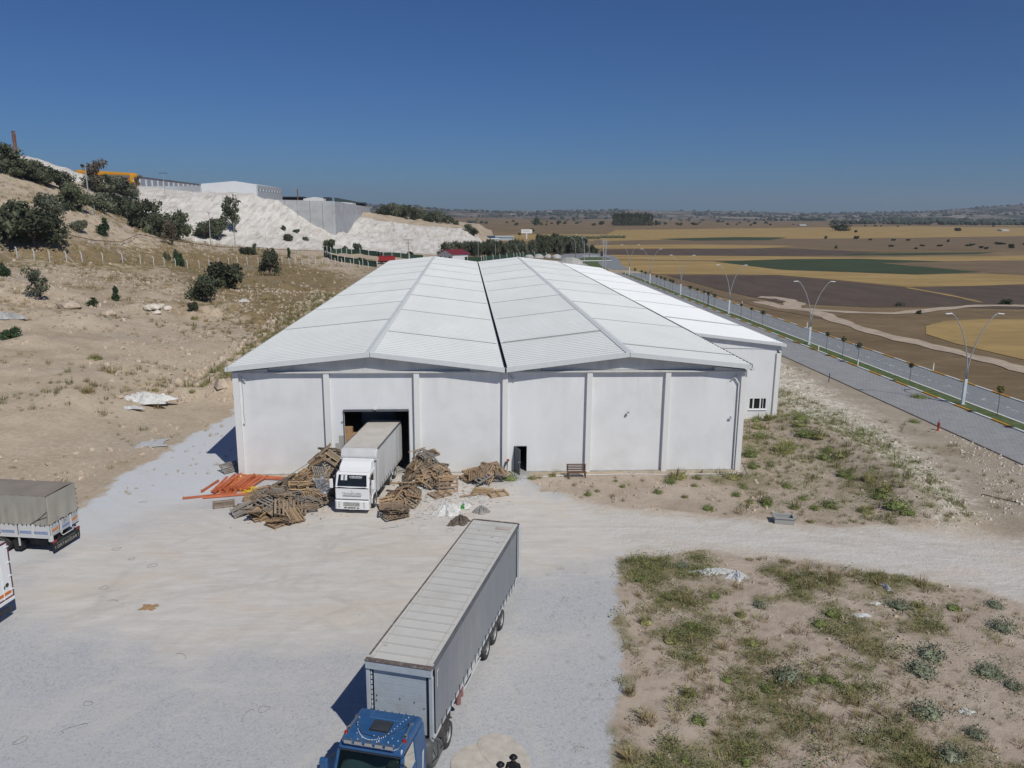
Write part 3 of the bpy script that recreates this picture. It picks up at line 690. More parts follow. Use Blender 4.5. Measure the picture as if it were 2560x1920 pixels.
# ------------------------------------------------------------ annex hall on the right
A = thing('annex_hall', 'narrow white annex hall with brighter lean-to roof on the right of the warehouse', 'building', (0, 0, 0))
ax0, ax1, ay0, ay1 = 21.95, 30.7, 73.2, 178.0
az = lambda x: 8.62-(x-21.9)*.118
holeX0, holeX1 = 27.85, 29.62
part('front_wall', join(box(ax0, holeX0, ay0, ay0+.25, -.9, 7.72), box(holeX0, holeX1, ay0, ay0+.25, 2.15, 7.72), box(holeX0, holeX1, ay0, ay0+.25, -.9, 1.0),
     box(holeX1, ax1-.45, ay0, ay0+.25, -.9, 7.72)), M_wall, A)
part('head_beam', prism([(ax0, 7.725), (ax1-.02, 7.1), (ax1-.02, az(ax1)-.28), (ax0, az(ax0)-.28)][::-1], ay0-.05, ay0+.24, 'y') if False else prism([(ax0, 7.2), (ax1-.46, 7.0), (ax1-.02, 6.6), (ax1-.02, az(ax1)-.26), (ax0, az(ax0)-.26)][::-1], ay0-.06, ay0-.003, 'y'), M_wall, A, bevel=.01)
part('pilaster', box(ax1-.45, ax1, ay0-.06, ay0+.3, -.9, 6.58), M_pil, A, bevel=.015)
part('downpipe', tube([(ax1-.52, ay0-.05, 6.6), (ax1-.52, ay0-.05, -.3)], .035, 6), M_grey, A)
part('verge_board', prism([(ax0, az(ax0)-.25), (ax1+.1, az(ax1+.1)-.25), (ax1+.1, az(ax1+.1)+.06), (ax0, az(ax0)+.06)][::-1], ay0-.42, ay0-.34, 'y'), M_trim, A, bevel=.01)
part('gutter', box(ax1+.1, ax1+.3, ay0-.4, ay1, az(ax1)-.3, az(ax1)-.06), M_trim, A)
part('side_wall', box(ax1-.25, ax1-.01, ay0+.31, ay1-.3, -.9, 7.4), M_wall2, A)
part('rear_wall', box(ax0, ax1-.01, ay1-.29, ay1-.05, -.9, 7.3), M_wall2, A)
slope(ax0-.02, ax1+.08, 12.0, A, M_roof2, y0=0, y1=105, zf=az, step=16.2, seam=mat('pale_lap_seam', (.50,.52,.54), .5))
for o in [c for c in A.children if c.name.startswith(('roof_sheet', 'lap_seam'))]: o.location.y = ay0-.36
wnd = part('window', join(box(holeX0, holeX1, ay0-.02, ay0+.1, .95, 1.05), box(holeX0, holeX1, ay0-.0, ay0+.08, 2.08, 2.15), box(holeX0, holeX0+.07, ay0, ay0+.08, 1.05, 2.08), box(holeX1-.07, holeX1, ay0, ay0+.08, 1.05, 2.08)), M_white, A)
for x in (28.3, 29.0): part('mullion', box(x-.06, x+.06, ay0+.01, ay0+.09, 1.06, 2.07), M_white, wnd)
part('mullion', box(29.25, 29.29, ay0+.02, ay0+.08, 1.06, 2.07), M_white, wnd)
part('glass', box(holeX0+.05, holeX1-.05, ay0+.10, ay0+.12, 1.0, 2.12), M_glassd, wnd)
part('sill', box(holeX0-.04, holeX1+.04, ay0-.09, ay0-.021, .9, .97), M_white, wnd)
part('footing', box(ax1-.9, ax1+.35, ay0-.8, ay0+.2, -.7, .25), M_conc, A, bevel=.04)

# ------------------------------------------------------------ road, verge, kerbs
def pavers(name, a, b_):
    m = bpy.data.materials.new(name); m.use_nodes = True; nt = m.node_tree; N = nt.nodes; Lk = nt.links
    bs = N['Principled BSDF']; bs.inputs['Roughness'].default_value = .85
    tc = N.new('ShaderNodeTexCoord'); br = N.new('ShaderNodeTexBrick'); Lk.new(tc.outputs['Object'], br.inputs['Vector'])
    br.inputs['Scale'].default_value = 1; br.inputs['Brick Width'].default_value = .42; br.inputs['Row Height'].default_value = .40; br.inputs['Mortar Size'].default_value = .03
    br.inputs['Color1'].default_value = (*a, 1); br.inputs['Color2'].default_value = (*[x*1.2 for x in a], 1); br.inputs['Mortar'].default_value = (*[x*.78 for x in a], 1)
    no = N.new('ShaderNodeTexNoise'); no.inputs['Scale'].default_value = .5; no.inputs['Detail'].default_value = 7; no.inputs['Roughness'].default_value = .65; Lk.new(tc.outputs['Object'], no.inputs['Vector'])
    mr = N.new('ShaderNodeMapRange'); mr.inputs[1].default_value = .42; mr.inputs[2].default_value = .7; mr.inputs[4].default_value = .55; Lk.new(no.outputs['Fac'], mr.inputs[0])
    mx = N.new('ShaderNodeMix'); mx.data_type = 'RGBA'; Lk.new(mr.outputs[0], mx.inputs[0]); Lk.new(br.outputs['Color'], mx.inputs[6]); mx.inputs[7].default_value = (*b_, 1)
    Lk.new(mx.outputs[2], bs.inputs['Base Color']); return m
M_pave = pavers('block_paving', (.265,.272,.28), (.36,.35,.335)); M_pave2 = pavers('block_paving_blue', (.215,.228,.24), (.29,.29,.285))
def sheet(name, x0, x1, y0, y1, z, m, n=1):
    V = []; F = []
    for i in range(n+1):
        y = y0+(y1-y0)*i/n; V += [(x0, y, z), (x1, y, z)]
    for i in range(n): F.append((2*i, 2*i+1, 2*i+3, 2*i+2))
    return struct(name, mesh(name, (V, F), m))
sheet('road', 45.4, 52.0, -60, 262, .075, M_pave, 20)
sheet('road', 54.15, 60.3, -60, 262, .075, M_pave2, 20)
M_grass = mat('median_grass', (.085,.125,.045), .95, var=.35, scale=1.5, dirt=(.17,.15,.07), dirt_amt=.5, dirt_scale=.5, bump=.5, bscale=8)
sheet('grass_median', 52.18, 54.0, -60, 262, .16, M_grass, 20)
# road mouth and roundabout beyond
def polyarea(name, pts, z, m):
    P = [atz(*p) for p in pts]; me_ = mesh(name, ([(p[0], p[1], z) for p in P], [tuple(range(len(P)))]), m)
    if me_.polygons[0].normal.z < 0: me_.flip_normals()
    return struct(name, me_)
polyarea('road', [(1195,559),(1206,551),(1238,547),(1262,546),(1300,549),(1320,552),(1336,559),(1340,566),(1345,575),(1362,583),(1325,583),(1290,574),(1298,581),(1270,574),(1236,566)], .079, M_pave2)
polyarea('grass_median', [(1243,561),(1262,557),(1300,557),(1320,560),(1300,563),(1262,563)], .2, M_grass)
polyarea('grass_median', [(1252,566),(1290,565),(1297,574),(1318,586),(1300,583),(1275,576)], .2, M_grass)
polyarea('kerb_apron', [(1260,553.5),(1290,553.5),(1296,555),(1258,555)], .21, M_white)
polyarea('kerb_apron', [(1258,563.5),(1320,563),(1322,564.5),(1256,565.5)], .21, M_white)
# edge strip of the left carriageway (unpainted kerb, half buried)
M_kw = mat('kerb_white_paint', (.70,.70,.68), .8, var=.1, scale=4, dirt=(.42,.40,.37), dirt_amt=.35, dirt_scale=3)
M_ky = mat('kerb_yellow_paint', (.58,.29,.03), .8, var=.15, scale=4, dirt=(.28,.2,.1), dirt_amt=.4, dirt_scale=3)
M_kc = mat('kerb_concrete', (.27,.25,.23), .9, var=.2, scale=3)
kw = mesh('kerb_stone', box(-.13, .13, .01, .99, -.05, .19), M_kw); ky = mesh('kerb_stone', box(-.13, .13, .01, .99, -.05, .19), M_ky); kc = mesh('kerb_stone', box(-.08, .08, .02, 1.18, -.05, .1), M_kc)
def kerb(x, y0, y1, label, period, painted=True, gap=None):
    t = thing('kerb', label, 'kerb', (x, 0, .0)); y = y0; k = 0; rest = [[], []]
    while y < y1:
        if not (gap and gap[0] < y < gap[1]):
            c = int((y-y0)//period) % 2
            if k < 130:
                o = ob('kerb_stone', (ky if c else kw) if painted else kc, t, (random.uniform(-.012, .012), y, 0), (0, 0, random.uniform(-.01, .01)))
            else: rest[c].append(xf(box(-.09, .09, .01, .99, -.05, .16), (0, y, 0)))
        y += 1 if painted else 1.2; k += 1
    for c in (0, 1):
        if rest[c]: part('kerb_stones_far', join(*rest[c]), ((M_kw, M_ky)[c] if painted else M_kc), t, kind='stuff')
kerb(52.09, 60, 262, 'white and yellow painted kerb on the near side of the grassy median', 3)
kerb(54.07, 60, 262, 'plain pale kerb on the far side of the grassy median', 999)
kerb(60.4, 72, 275, 'white and yellow painted kerb along the far edge of the road', 3, gap=(159, 168))
kerb(45.32, 52, 190, 'half buried grey kerb between the dirt verge and the paved road', 3, painted=False)
# worn lane dashes on the far carriageway
dash = []
for y in np.arange(62, 250, 3.1):
    for _ in range(3):
        x = 57.1+random.uniform(-.35, .35); yy = y+random.uniform(-1, 1); l = random.uniform(.25, .8)
        dash.append(([(x, yy, .0795), (x+.09, yy, .0795), (x+.09+random.uniform(-.03, .03), yy+l, .0795), (x, yy+l, .0795)], [(0, 1, 2, 3)]))
ob('road_marking', mesh('road_marking', join(*dash), M_kw), kind='structure')

# double-arm street lamps
M_galv = mat('galvanised_steel', (.40,.415,.43), .45, metal=.25, var=.08, spec=.4)
def lamp(label, loc, k=0):
    t = thing('street_lamp', label, 'street lamp', loc, 0, 'double-arm street lamps along the median')
    part('base', prism([(-.16, -.12), (.16, -.12), (.16, .12), (-.16, .12)], 0, 2.75, 'z'), mat('pale_lamp_base', (.55,.60,.63), .5) if k == 0 else bpy.data.materials['pale_lamp_base'], t, bevel=.02)
    part('base_plate', box(-.28, .28, -.28, .28, 0, .05), M_galv, t)
    for s in (-1, 1):
        P = [(.07*s, 0, 2.7), (.08*s, 0, 4.2), (.25*s, 0, 5.3), (.6*s, 0, 6.6), (1.1*s, 0, 7.9), (1.7*s, 0, 8.9), (2.15*s, 0, 9.5), (2.45*s, 0, 9.68)]
        a = part('arm', tube(P, [.075, .07, .065, .06, .055, .05, .045, .04], 8), M_galv, t, smooth=True)
        part('lamp_head', xf(box(-.35, .35, -.13, .13, -.05, .05), (2.8*s, 0, 9.70), (0, R(4*s), 0)), M_white, a, bevel=.03)
    return t
spots = [(78, 'nearest double-arm street lamp, standing at the right edge of the view'), (116.5, 'second nearest double-arm street lamp, right of the annex roof corner'), (154, 'third double-arm street lamp counted from the right'),
         (190, 'fourth double-arm street lamp counted from the right'), (222, 'fifth double-arm street lamp counted from the right'), (252, 'double-arm street lamp beside the start of the median')]
l0 = lamp(spots[0][1], (52.95, spots[0][0], .16))
for y, lb in spots[1:]: copy_tree(l0, (52.95+random.uniform(-.1, .2), y, .16), (0, 0, R(random.uniform(-5, 5))), lb)
# single arm lamps at the roundabout
for k, (px, py, h, lb) in enumerate(((1243,558,9.5,'single curved street lamp left of the roundabout, leftmost of the three'), (1259,549,9.5,'single curved street lamp behind the roundabout, middle of the three'), (1273,556,9,'single curved street lamp on the roundabout island, rightmost of the three'))):
    q = atz(px, py); t = thing('curved_lamp', lb, 'street lamp', (q[0], q[1], 0))
    part('pole', tube([(0, 0, 0), (0, 0, h*.6), (-.5, 0, h*.8), (-1.5, 0, h*.93), (-3, 0, h)], [.14, .1, .09, .08, .07], 8), M_galv, t, smooth=True)
    part('lamp_head', box(-3.8, -3, -.15, .15, h-.08, h+.06), M_white, t)
# young street trees in the median and far verge
M_leafd = mat('street_tree_leaf', (.035,.06,.025), .8, var=.4, scale=4); M_leafy = mat('yellowed_leaf', (.13,.12,.03), .8, var=.4, scale=4)
M_bark = mat('bark', (.11,.085,.065), .9, var=.3, scale=6)
def leafball(r, n, size, seed, flat=1.0, mask=None):
    g = np.random.default_rng(seed); d = g.normal(size=(n, 3)); d /= np.linalg.norm(d, axis=1)[:, None]
    p = d*(r*g.uniform(.45, 1, (n, 1))); p[:, 2] *= flat
    return leaves(p, size, g)
def leaves(p, size, g):
    n = len(p); u = g.normal(size=(n, 3)); u /= np.linalg.norm(u, axis=1)[:, None]; v = np.cross(u, g.normal(size=(n, 3))); v /= np.linalg.norm(v, axis=1)[:, None]
    s = size*g.uniform(.6, 1.3, (n, 1)); a, b = u*s, v*s*.6
    V = np.stack([p-a, p-b, p+a, p+b], 1).reshape(-1, 3); F = np.arange(4*n).reshape(n, 4); return V, F
def streettree(label, loc, h, r, kind, seed):
    t = thing('young_tree', label, 'young tree', loc, 0, 'young street trees in the grassy median'); z = h-r
    part('trunk', tube([(0, 0, 0), (.03, 0, h*.4), (0, .03, h*.8)], [.035, .03, .022], 6), M_bark, t)
    V, F = leafball(r, 170, .075, seed, 1.05); V[:, 2] += z; ob('crown', fastmesh('crown', V, F, M_leafy if kind == 'y' else M_leafd), t)
    if kind != 't': part('crown_core', xf(blob(r*.62, r*.62, r*.66, 1, .3, seed), (0, 0, z)), M_leafy if kind == 'y' else M_leafd, t)
trees = [(52.9,67.5,2.6,.42,'y','sparse yellow-leaved young tree, first in the median from the right edge'), (53.3,73.0,3.2,.42,'y','yellow-green young street tree just right of the nearest street lamp'),
 (53.1,88.5,2.5,.33,'d','lone small round-headed young tree left of the nearest street lamp'),
 (53.0,101.0,3.0,.55,'d','bushy dark round-headed tree, biggest crown between the two nearest lamps'), (53.0,105.4,3.0,.42,'d','dark round-headed young tree, middle of the three between the nearest lamps'), (53.1,110.6,2.9,.36,'d','dark young tree just right of the second street lamp'),
 (53.1,136.0,3.0,.5,'d','yellow-green topped young tree right of the third street lamp'), (53.0,141.5,2.8,.28,'t','thin bare-looking young tree right of the third lamp'), (53.2,147.5,2.8,.3,'d','thin dark young tree nearest the third street lamp'),
 (52.9,163.0,3.2,.5,'d','dark round-crowned young tree left of the third street lamp'), (53.0,168.0,3.1,.4,'d','young tree with twisted top between third and fourth lamps'), (53.2,171.5,3.0,.35,'d','slim young tree beside the bent pole between third and fourth lamps'),(53,176,3,.3,'t','spindly young tree left of the bent pole in the median'),
 (52.9,181.5,3.3,.6,'d','wide-crowned young tree just right of the fourth street lamp'),
 (53.0,197.5,3.2,.5,'d','first young tree of the close row left of the fourth lamp'), (53.2,201.0,3.1,.45,'d','second young tree of the close row left of the fourth lamp'), (52.9,205.6,3.2,.5,'d','third young tree of the close row left of the fourth lamp'),
 (53.0,210.0,3.1,.42,'d','fourth young tree of the close row left of the fourth lamp'), (53.1,215.0,3.0,.42,'d','fifth young tree of the close row, just right of the fifth lamp'),
 (52.9,228.0,3.0,.45,'d','young tree left of the fifth street lamp'), (53.1,234.0,3.0,.45,'d','young tree halfway between the fifth and sixth lamps'), (53,243,3,.5,'d','dark young tree just right of the sixth street lamp')]
for i, (x, y, h, r, k, lb) in enumerate(trees): streettree(lb, (x, y, .16), h, r, k, i)
# white marker posts and the bent black pole
M_yel = mat('yellow_reflector', (.6,.42,.1), .6)
for x, y, lb in ((52.35,99.6,'white marker post on the near kerb between the two nearest lamps'), (52.35,111.5,'short white post at the near kerb beside the second lamp'),(60.9,96.5,'white marker post on the far kerb left of the nearest lamp'),(60.9,135,'white marker post on the far kerb right of the second lamp'),
                 (60.9,168.5,'white marker post beside the dirt turning off the road'),(52.4,226,'white marker post on the near kerb beside the fifth lamp'),(52.4,254,'white marker post at the far end of the median')):
    t = thing('marker_post', lb, 'marker post', (x, y, .05)); part('post', box(-.06, .06, -.04, .04, 0, 1.0), M_white, t, bevel=.015); part('reflector', box(-.061, .061, -.045, .045, .82, .92), M_yel, t)
single('bent_pole', tube([(0,0,0),(0,0,2.2),(.25,.2,3.0),(.7,.3,3.1),(1.0,.4,2.2)], .07, 6), M_dark, 'dark bent-over metal pole in the median between third and fourth lamps', 'pole', (53, 167.5, .16))
single('bent_pole', tube([(0,0,0),(.05,0,1.1)], .05, 6), M_dark, 'short dark stub post at the verge edge right of the annex', 'post', (43.9, 90, 0))
# ------------------------------------------------------------ vehicle parts
M_tyre = mat('tyre', (.045,.045,.047), .85, var=.25, scale=6, dirt=(.20,.19,.18), dirt_amt=.45, dirt_scale=2.5)
M_rim = mat('wheel_rim', (.42,.43,.44), .5, metal=.3, var=.15, dirt=(.2,.18,.16), dirt_amt=.5, dirt_scale=4)
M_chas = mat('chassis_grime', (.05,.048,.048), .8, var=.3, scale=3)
M_chrome = mat('chrome', (.62,.62,.60), .2, metal=.9, var=.03)
M_red = mat('red_lens', (.28,.02,.015), .25, var=.1, spec=.5)
M_amber = mat('amber_reflector', (.62,.17,.02), .4, var=.1)
def wheel(parent, x, y, s, r=.5, w=.3, label=None):
    """s = +1 outer face towards +x"""
    t = part('wheel', lathe([(r*.62, -w/2*s), (r*.94, -w/2*s), (r, -w*.36*s), (r, w*.36*s), (r*.94, w/2*s), (r*.62, w/2*s), (r*.60, w*.3*s)][::1], 28), M_tyre, parent, smooth=False, loc=(x, y, r), label=label)
    part('rim', lathe([(r*.6, w*.30*s), (r*.6, w*.46*s), (r*.54, w*.46*s), (r*.5, w*.2*s), (r*.26, w*.12*s), (r*.22, w*.34*s), (.02, w*.36*s)], 24), M_rim, t, smooth=False)
    return t
def folds(x, y0, y1, z0, z1, s, n=60, amp=.012, seed=0):
    """a hanging curtain: vertical sheet at x with soft folds, s = outward sign"""
    r = random.Random(seed); V = []; F = []; zs = [z0, z0+(z1-z0)*.35, z0+(z1-z0)*.7, z1]; ph = [r.uniform(0, 6) for _ in range(4)]
    for i in range(n+1):
        y = y0+(y1-y0)*i/n
        for k, z in enumerate(zs):
            d = amp*(math.sin(y*5.1+ph[0]+.25*k)+.7*math.sin(y*11.3+ph[1])+.5*math.sin(y*2.2+ph[2]+k*.5))*(1-.8*(k == 3))
            V.append((x+s*(.01+d), y, z))
    for i in range(n):
        for k in range(3):
            a = i*4+k; F.append((a, a+4, a+5, a+1) if s > 0 else (a, a+1, a+5, a+4))
    return V, F
def decal(poly, m, parent, name='marking'):
    return part(name, poly, m, parent)
def text(s, size, m, parent, loc, rot, name='lettering', sx=1):
    cu = bpy.data.curves.new(name, 'FONT'); cu.body = s; cu.size = size; cu.align_x = 'CENTER'; cu.extrude = .002; cu.space_character = 1.06
    cu.fill_mode = 'FRONT'
    o = bpy.data.objects.new(name+'_tmp', cu); COL.objects.link(o); bpy.context.view_layer.update()
    me_ = bpy.data.meshes.new_from_object(o); bpy.data.objects.remove(o); me_.materials.clear(); me_.materials.append(m)
    n = ob(name, me_, parent, loc, rot); n.scale = (sx, 1, 1); return n

# ------------------------------------------------------------ long curtain trailer
M_trroof = mat('trailer_roof_cream', (.60,.585,.55), .5, var=.04, scale=.8, dirt=(.42,.39,.34), dirt_amt=.45, dirt_scale=.7, stretch=(1, .5, 1))
M_trfront = mat('trailer_front_pale_blue', (.43,.485,.54), .5, var=.05, scale=1.2, dirt=(.30,.28,.26), dirt_amt=.4, dirt_scale=1.6)
M_curt = mat('trailer_curtain_grey', (.25,.265,.285), .6, var=.07, scale=1, dirt=(.36,.35,.33), dirt_amt=.5, dirt_scale=.5, stretch=(1, .5, .25))
M_rust = mat('rusty_rail', (.13,.10,.09), .8, var=.35, scale=9, dirt=(.30,.29,.28), dirt_amt=.8, dirt_scale=5)
TH = R(-17.09)
T = thing('curtain_side_trailer', 'long grey curtain-sided semi-trailer with dusty cream roof in the middle of the yard', 'semi-trailer', (-2.418, 25.319, 0), TH)
Lt, Z0, Z1 = 13.6, 1.2, 3.98
# roof with cross bows
part('roof', join(([( -1.2,.12,Z1+.01),(1.2,.12,Z1+.01),(1.2,Lt-.1,Z1+.01),(-1.2,Lt-.1,Z1+.01),(-1.2,.12,Z1-.05),(1.2,.12,Z1-.05),(1.2,Lt-.1,Z1-.05),(-1.2,Lt-.1,Z1-.05)], [(0,1,2,3),(4,7,6,5)])), M_trroof, T)
M_bow = mat('roof_bow', (.50,.49,.46), .55, var=.06)
for i in range(21):
    y = .55+i*.62; part('roof_bow', box(-1.12, 1.12, y-.045, y+.045, Z1+.012, Z1+.034), M_bow, T)
for s in (-1, 1):
    part('roof_edge_strip', box(1.02*s-.02, 1.02*s+.02, .2, Lt-.2, Z1+.036, Z1+.042), M_bow, T)
    part('top_rail', box(min(s*1.2, s*1.275), max(s*1.2, s*1.275), .05, Lt, Z1-.13, Z1+.03), M_gutter if s > 0 else M_rust, T, bevel=.01)
    part('side_curtain', folds(s*1.262, .25, Lt-(.75 if s > 0 else .1), Z0-.02, Z1-.14, s, 90, .006, 3), M_curt, T)
    part('bottom_rail', box(min(s*1.2, s*1.272), max(s*1.2, s*1.272), 0, Lt, Z0-.16, Z0-.03), M_trim, T)
    buck = [box(s*1.285-.008, s*1.285+.008, y, y+.06, Z0-.2, Z0+.16) for y in np.arange(.9, Lt-1, .55)]
    part('curtain_buckles', join(*buck), M_dark, T, kind='stuff')
    part('side_guard', join(box(s*1.2-.02, s*1.2+.02, 3.6, 6.4, .55, .62), box(s*1.2-.02, s*1.2+.02, 3.6, 6.4, .8, .87)), M_trim, T)
# dark gap at the rear right and the folded door
part('rear_gap', box(1.15, 1.24, Lt-.74, Lt-.36, Z0, Z1-.14), M_dark, T)
part('rear_post', box(1.12, 1.275, Lt-.34, Lt, Z0, Z1-.13), M_trim, T, bevel=.01)
part('rear_door', box(1.29, 1.34, Lt-.35, Lt+.02, Z0-.1, Z1+.03), M_trim, T, bevel=.01)
part('rear_door', box(-1.22, 1.1, Lt-.06, Lt, Z0, Z1-.02), M_trim, T)
part('door_rods', join(*[tube([(x, Lt+.03, Z0), (x, Lt+.03, Z1)], .02, 6) for x in (-.9, -.3, .3, .9)]), M_galv, T)
part('rear_rail', box(-1.2, 1.2, Lt-.1, Lt, Z1+.012, Z1+.05), M_rust, T)
# front wall: planks, posts and header
for i in range(9):
    z = Z0+.02+i*.265; part('front_plank', box(-1.0, 1.0, .05, .09, z, z+.255), M_trfront, T, bevel=.006)
for x in (-1.2, 1.2): part('corner_post', box(x-.075, x+.075, -.03, .12, Z0-.15, Z1-.36), M_trfront, T, bevel=.02)
for x in (-1.075, 1.075): part('post_gap', box(x-.045, x+.045, .03, .045, Z0, Z1-.36), M_dark, T)
part('post_strip', join(*[box(-1.1, -1.05, .015, .03, z, z+.14) for z in np.arange(Z0, Z1-.5, .2)]), M_trim, T, kind='stuff')
part('header', prism([(-1.275, Z1-.33), (1.275, Z1-.33), (1.275, Z1-.02), (-1.275, Z1-.02)], -.09, .06, 'y'), M_trfront, T, bevel=.03)
part('header_rail', box(-1.28, 1.28, -.11, .10, Z1-.015, Z1+.04), M_rust, T, bevel=.01)
for s in (-1, 1): part('roof_corner', box(s*1.14-.12, s*1.14+.12, .1, .24, Z1+.013, Z1+.045), M_bow, T)
part('bulkhead_screws', join(*[box(x-.012, x+.012, .03, .05, z-.03, z+.03) for x, z in ((-.92, 2.35), (-.9, 2.55), (.0, 2.55), (.92, 2.3), (.55, 2.5))]), M_dark, T, kind='stuff')
part('chassis', join(box(-.5, -.35, 1.2, Lt-.1, .85, 1.04), box(.35, .5, 1.2, Lt-.1, .85, 1.04), box(-1.1, 1.1, 0.1, Lt-.05, 1.045, 1.17)), M_chas, T)
for k, y in enumerate((7.35, 8.66, 9.97)):
    for s in (-1, 1): wheel(T, s*1.09, y, s, .5, .36)
    part('axle', tube([(-1, y, .5), (1, y, .5)], .07, 8), M_chas, T)
part('mudguard', join(*[tube([(s*1.08, y-.58, .75), (s*1.08, y-.35, 1.0), (s*1.08, y+.35, 1.0), (s*1.08, y+.58, .75)], .02, 4) for s in (-1, 1) for y in (7.35, 8.66, 9.97)]), M_chas, T)
for s in (-1, 1): part('landing_leg', box(s*.95-.06, s*.95+.06, 2.6, 2.75, .1, 1.04), M_chas, T)
part('underrun_bar', box(-1.15, 1.15, Lt-.15, Lt-.05, .45, .57), M_trim, T)
part('tool_box', box(.7, 1.2, 4.3, 5.0, .5, 1.03), M_chas, T, bevel=.02)
part('extinguisher_case', tube([(1.24, 3.05, .55), (1.24, 3.05, 1.0)], .11, 10), mat('faded_red_plastic', (.26,.13,.13), .6), T)
part('extinguisher_case', tube([(1.24, 3.45, .65), (1.24, 3.45, 1.05)], .09, 10), bpy.data.materials['faded_red_plastic'], T)
part('rear_step', join(tube([(1.1, Lt+.05, .6), (1.1, Lt+.45, .6), (1.1, Lt+.45, 1.05)], .02, 6), tube([(.7, Lt+.05, .6), (.7, Lt+.45, .6), (.7, Lt+.45, 1.05)], .02, 6)), M_galv, T)
part('bracket_mark', join(box(1.288, 1.292, .42, .46, 3.0, 3.6), box(1.288, 1.292, .42, .62, 3.6, 3.64)), M_white, T)
for x, y in ((-.9, 1.0), (.35, 11.6), (.8, 11.0), (-.5, 12.2), (1.0, 7.9)): part('roof_patch', box(x-.07, x+.07, y-.05, y+.05, Z1+.035, Z1+.04), M_bow, T)
part('roof_patch', box(.2, .95, 12.6, 12.85, Z1+.035, Z1+.04), mat('pinkish_roof_stain', (.50,.42,.37), .7), T)

# ------------------------------------------------------------ blue tractor unit
M_blue = mat('blue_cab_paint', (.026,.095,.235), .38, var=.10, scale=1.5, dirt=(.06,.14,.27), dirt_amt=.5, dirt_scale=3, spec=.5)
def glassmat(name, col, rough=.05, alpha=.35):
    m = bpy.data.materials.new(name); m.use_nodes = True; nt = m.node_tree; N = nt.nodes; Lk = nt.links; N.clear()
    o = N.new('ShaderNodeOutputMaterial'); tr = N.new('ShaderNodeBsdfTransparent'); tr.inputs[0].default_value = (*col, 1)
    gl = N.new('ShaderNodeBsdfGlossy'); gl.inputs['Roughness'].default_value = rough; gl.inputs[0].default_value = (.9, .95, .95, 1)
    fr = N.new('ShaderNodeFresnel'); fr.inputs[0].default_value = 1.5; mx = N.new('ShaderNodeMixShader')
    Lk.new(fr.outputs[0], mx.inputs[0]); Lk.new(tr.outputs[0], mx.inputs[1]); Lk.new(gl.outputs[0], mx.inputs[2]); Lk.new(mx.outputs[0], o.inputs[0]); return m
M_screen = glassmat('green_tinted_windscreen', (.84,.94,.82))
K = thing('blue_tractor_unit', 'blue truck cab with roof hatch and five spot lamps, coupled to the long trailer', 'truck', (-2.55, 24.05, 0), R(-16.0))
def taper(g, z0=1.95, k=.075):
    return [(x*(1-k*max(0, z-z0)), y, z) for x, y, z in g[0]], g[1]
part('cab_body', taper(join(prism([(0,.95),(0,1.95),(-2.27,1.95),(-2.36,1.5),(-2.36,.95)], -1.2, 1.2, 'x'))), M_blue, K, bevel=.04)
part('cab_roof', taper(prism([(.0,2.72),(-.02,2.93),(-.16,3.04),(-.5,3.08),(-1.55,3.10),(-1.86,3.03),(-1.98,2.93),(-1.98,2.78)], -1.18, 1.18, 'x')), M_blue, K, bevel=.07)
part('cab_back', taper(box(-1.16, 1.16, -.12, -.02, 1.95, 2.75)), M_blue, K, bevel=.02)
for s in (-1, 1):
    a, b_ = min(s*1.10, s*1.2), max(s*1.10, s*1.2)
    part('side_panel', taper(prism([(-.02,1.95),(-.02,2.75),(-.95,2.75),(-.95,1.95)], a, b_, 'x')), M_blue, K, bevel=.015)
    part('windscreen_pillar', taper(prism([(-2.12,1.95),(-2.30,1.95),(-1.99,2.80),(-1.84,2.80)], a, b_, 'x')), M_blue, K, bevel=.015)
    part('side_window', taper(prism([(-.96,1.96),(-2.1,1.96),(-1.86,2.74),(-.96,2.74)], s*1.16-.006, s*1.16+.006, 'x')), M_glassd if s < 0 else M_screen, K)
    part('door_groove', box(s*1.203-.004, s*1.203+.004, -1.0, -.985, 1.0, 1.95), M_dark, K)
    mi = part('mirror', box(s*1.5-.14, s*1.5+.14, -2.3, -2.14, 2.0, 2.55), M_blue, K, bevel=.05)
    part('mirror_arm', tube([(s*1.5, -2.2, 2.5), (s*1.12, -2.1, 2.72)], .025, 6), M_dark, mi)
    part('mirror_glass', box(s*1.5-.11, s*1.5+.11, -2.138, -2.132, 2.03, 2.52), M_glassd, mi)
    part('lower_mirror', box(s*1.5-.13, s*1.5+.13, -2.3, -2.16, 1.62, 1.93), M_blue, K, bevel=.05)
    hn = part('air_horn', tube([(s*.95, -.72, 3.17), (s*.97, -1.3, 3.16), (s*.98, -1.42, 3.15)], [.025, .04, .085], 10), M_chrome, K)
    part('horn_mount', box(s*.95-.06, s*.95+.06, -.8, -.7, 3.06, 3.2), M_chrome, hn)
    part('beacon', lathe([(.06, 0), (.075, .03), (.06, .1), (.02, .13)], 12, 'z'), M_red, K, loc=(s*1.0, -1.55, 3.05))
    wheel(K, s*1.08, 2.45, s, .5, .34); wheel(K, s*.78, 2.45, s, .5, .28) if s < 0 else wheel(K, s*.76, 2.45, s, .5, .28)
    wheel(K, s*1.05, -1.1, s, .5, .32)
    part('mud_wing', prism([(1.85,.8),(2.1,1.06),(2.8,1.06),(3.05,.8),(3.0,.8),(2.75,1.02),(2.15,1.02),(1.9,.8)], s*.95-.25, s*.95+.25, 'x'), M_chas, K)
part('windscreen', taper(([(-1.12,-2.285,1.97),(1.12,-2.285,1.97),(1.12,-1.975,2.80),(-1.12,-1.975,2.80)], [(0,1,2,3)])), M_screen, K)
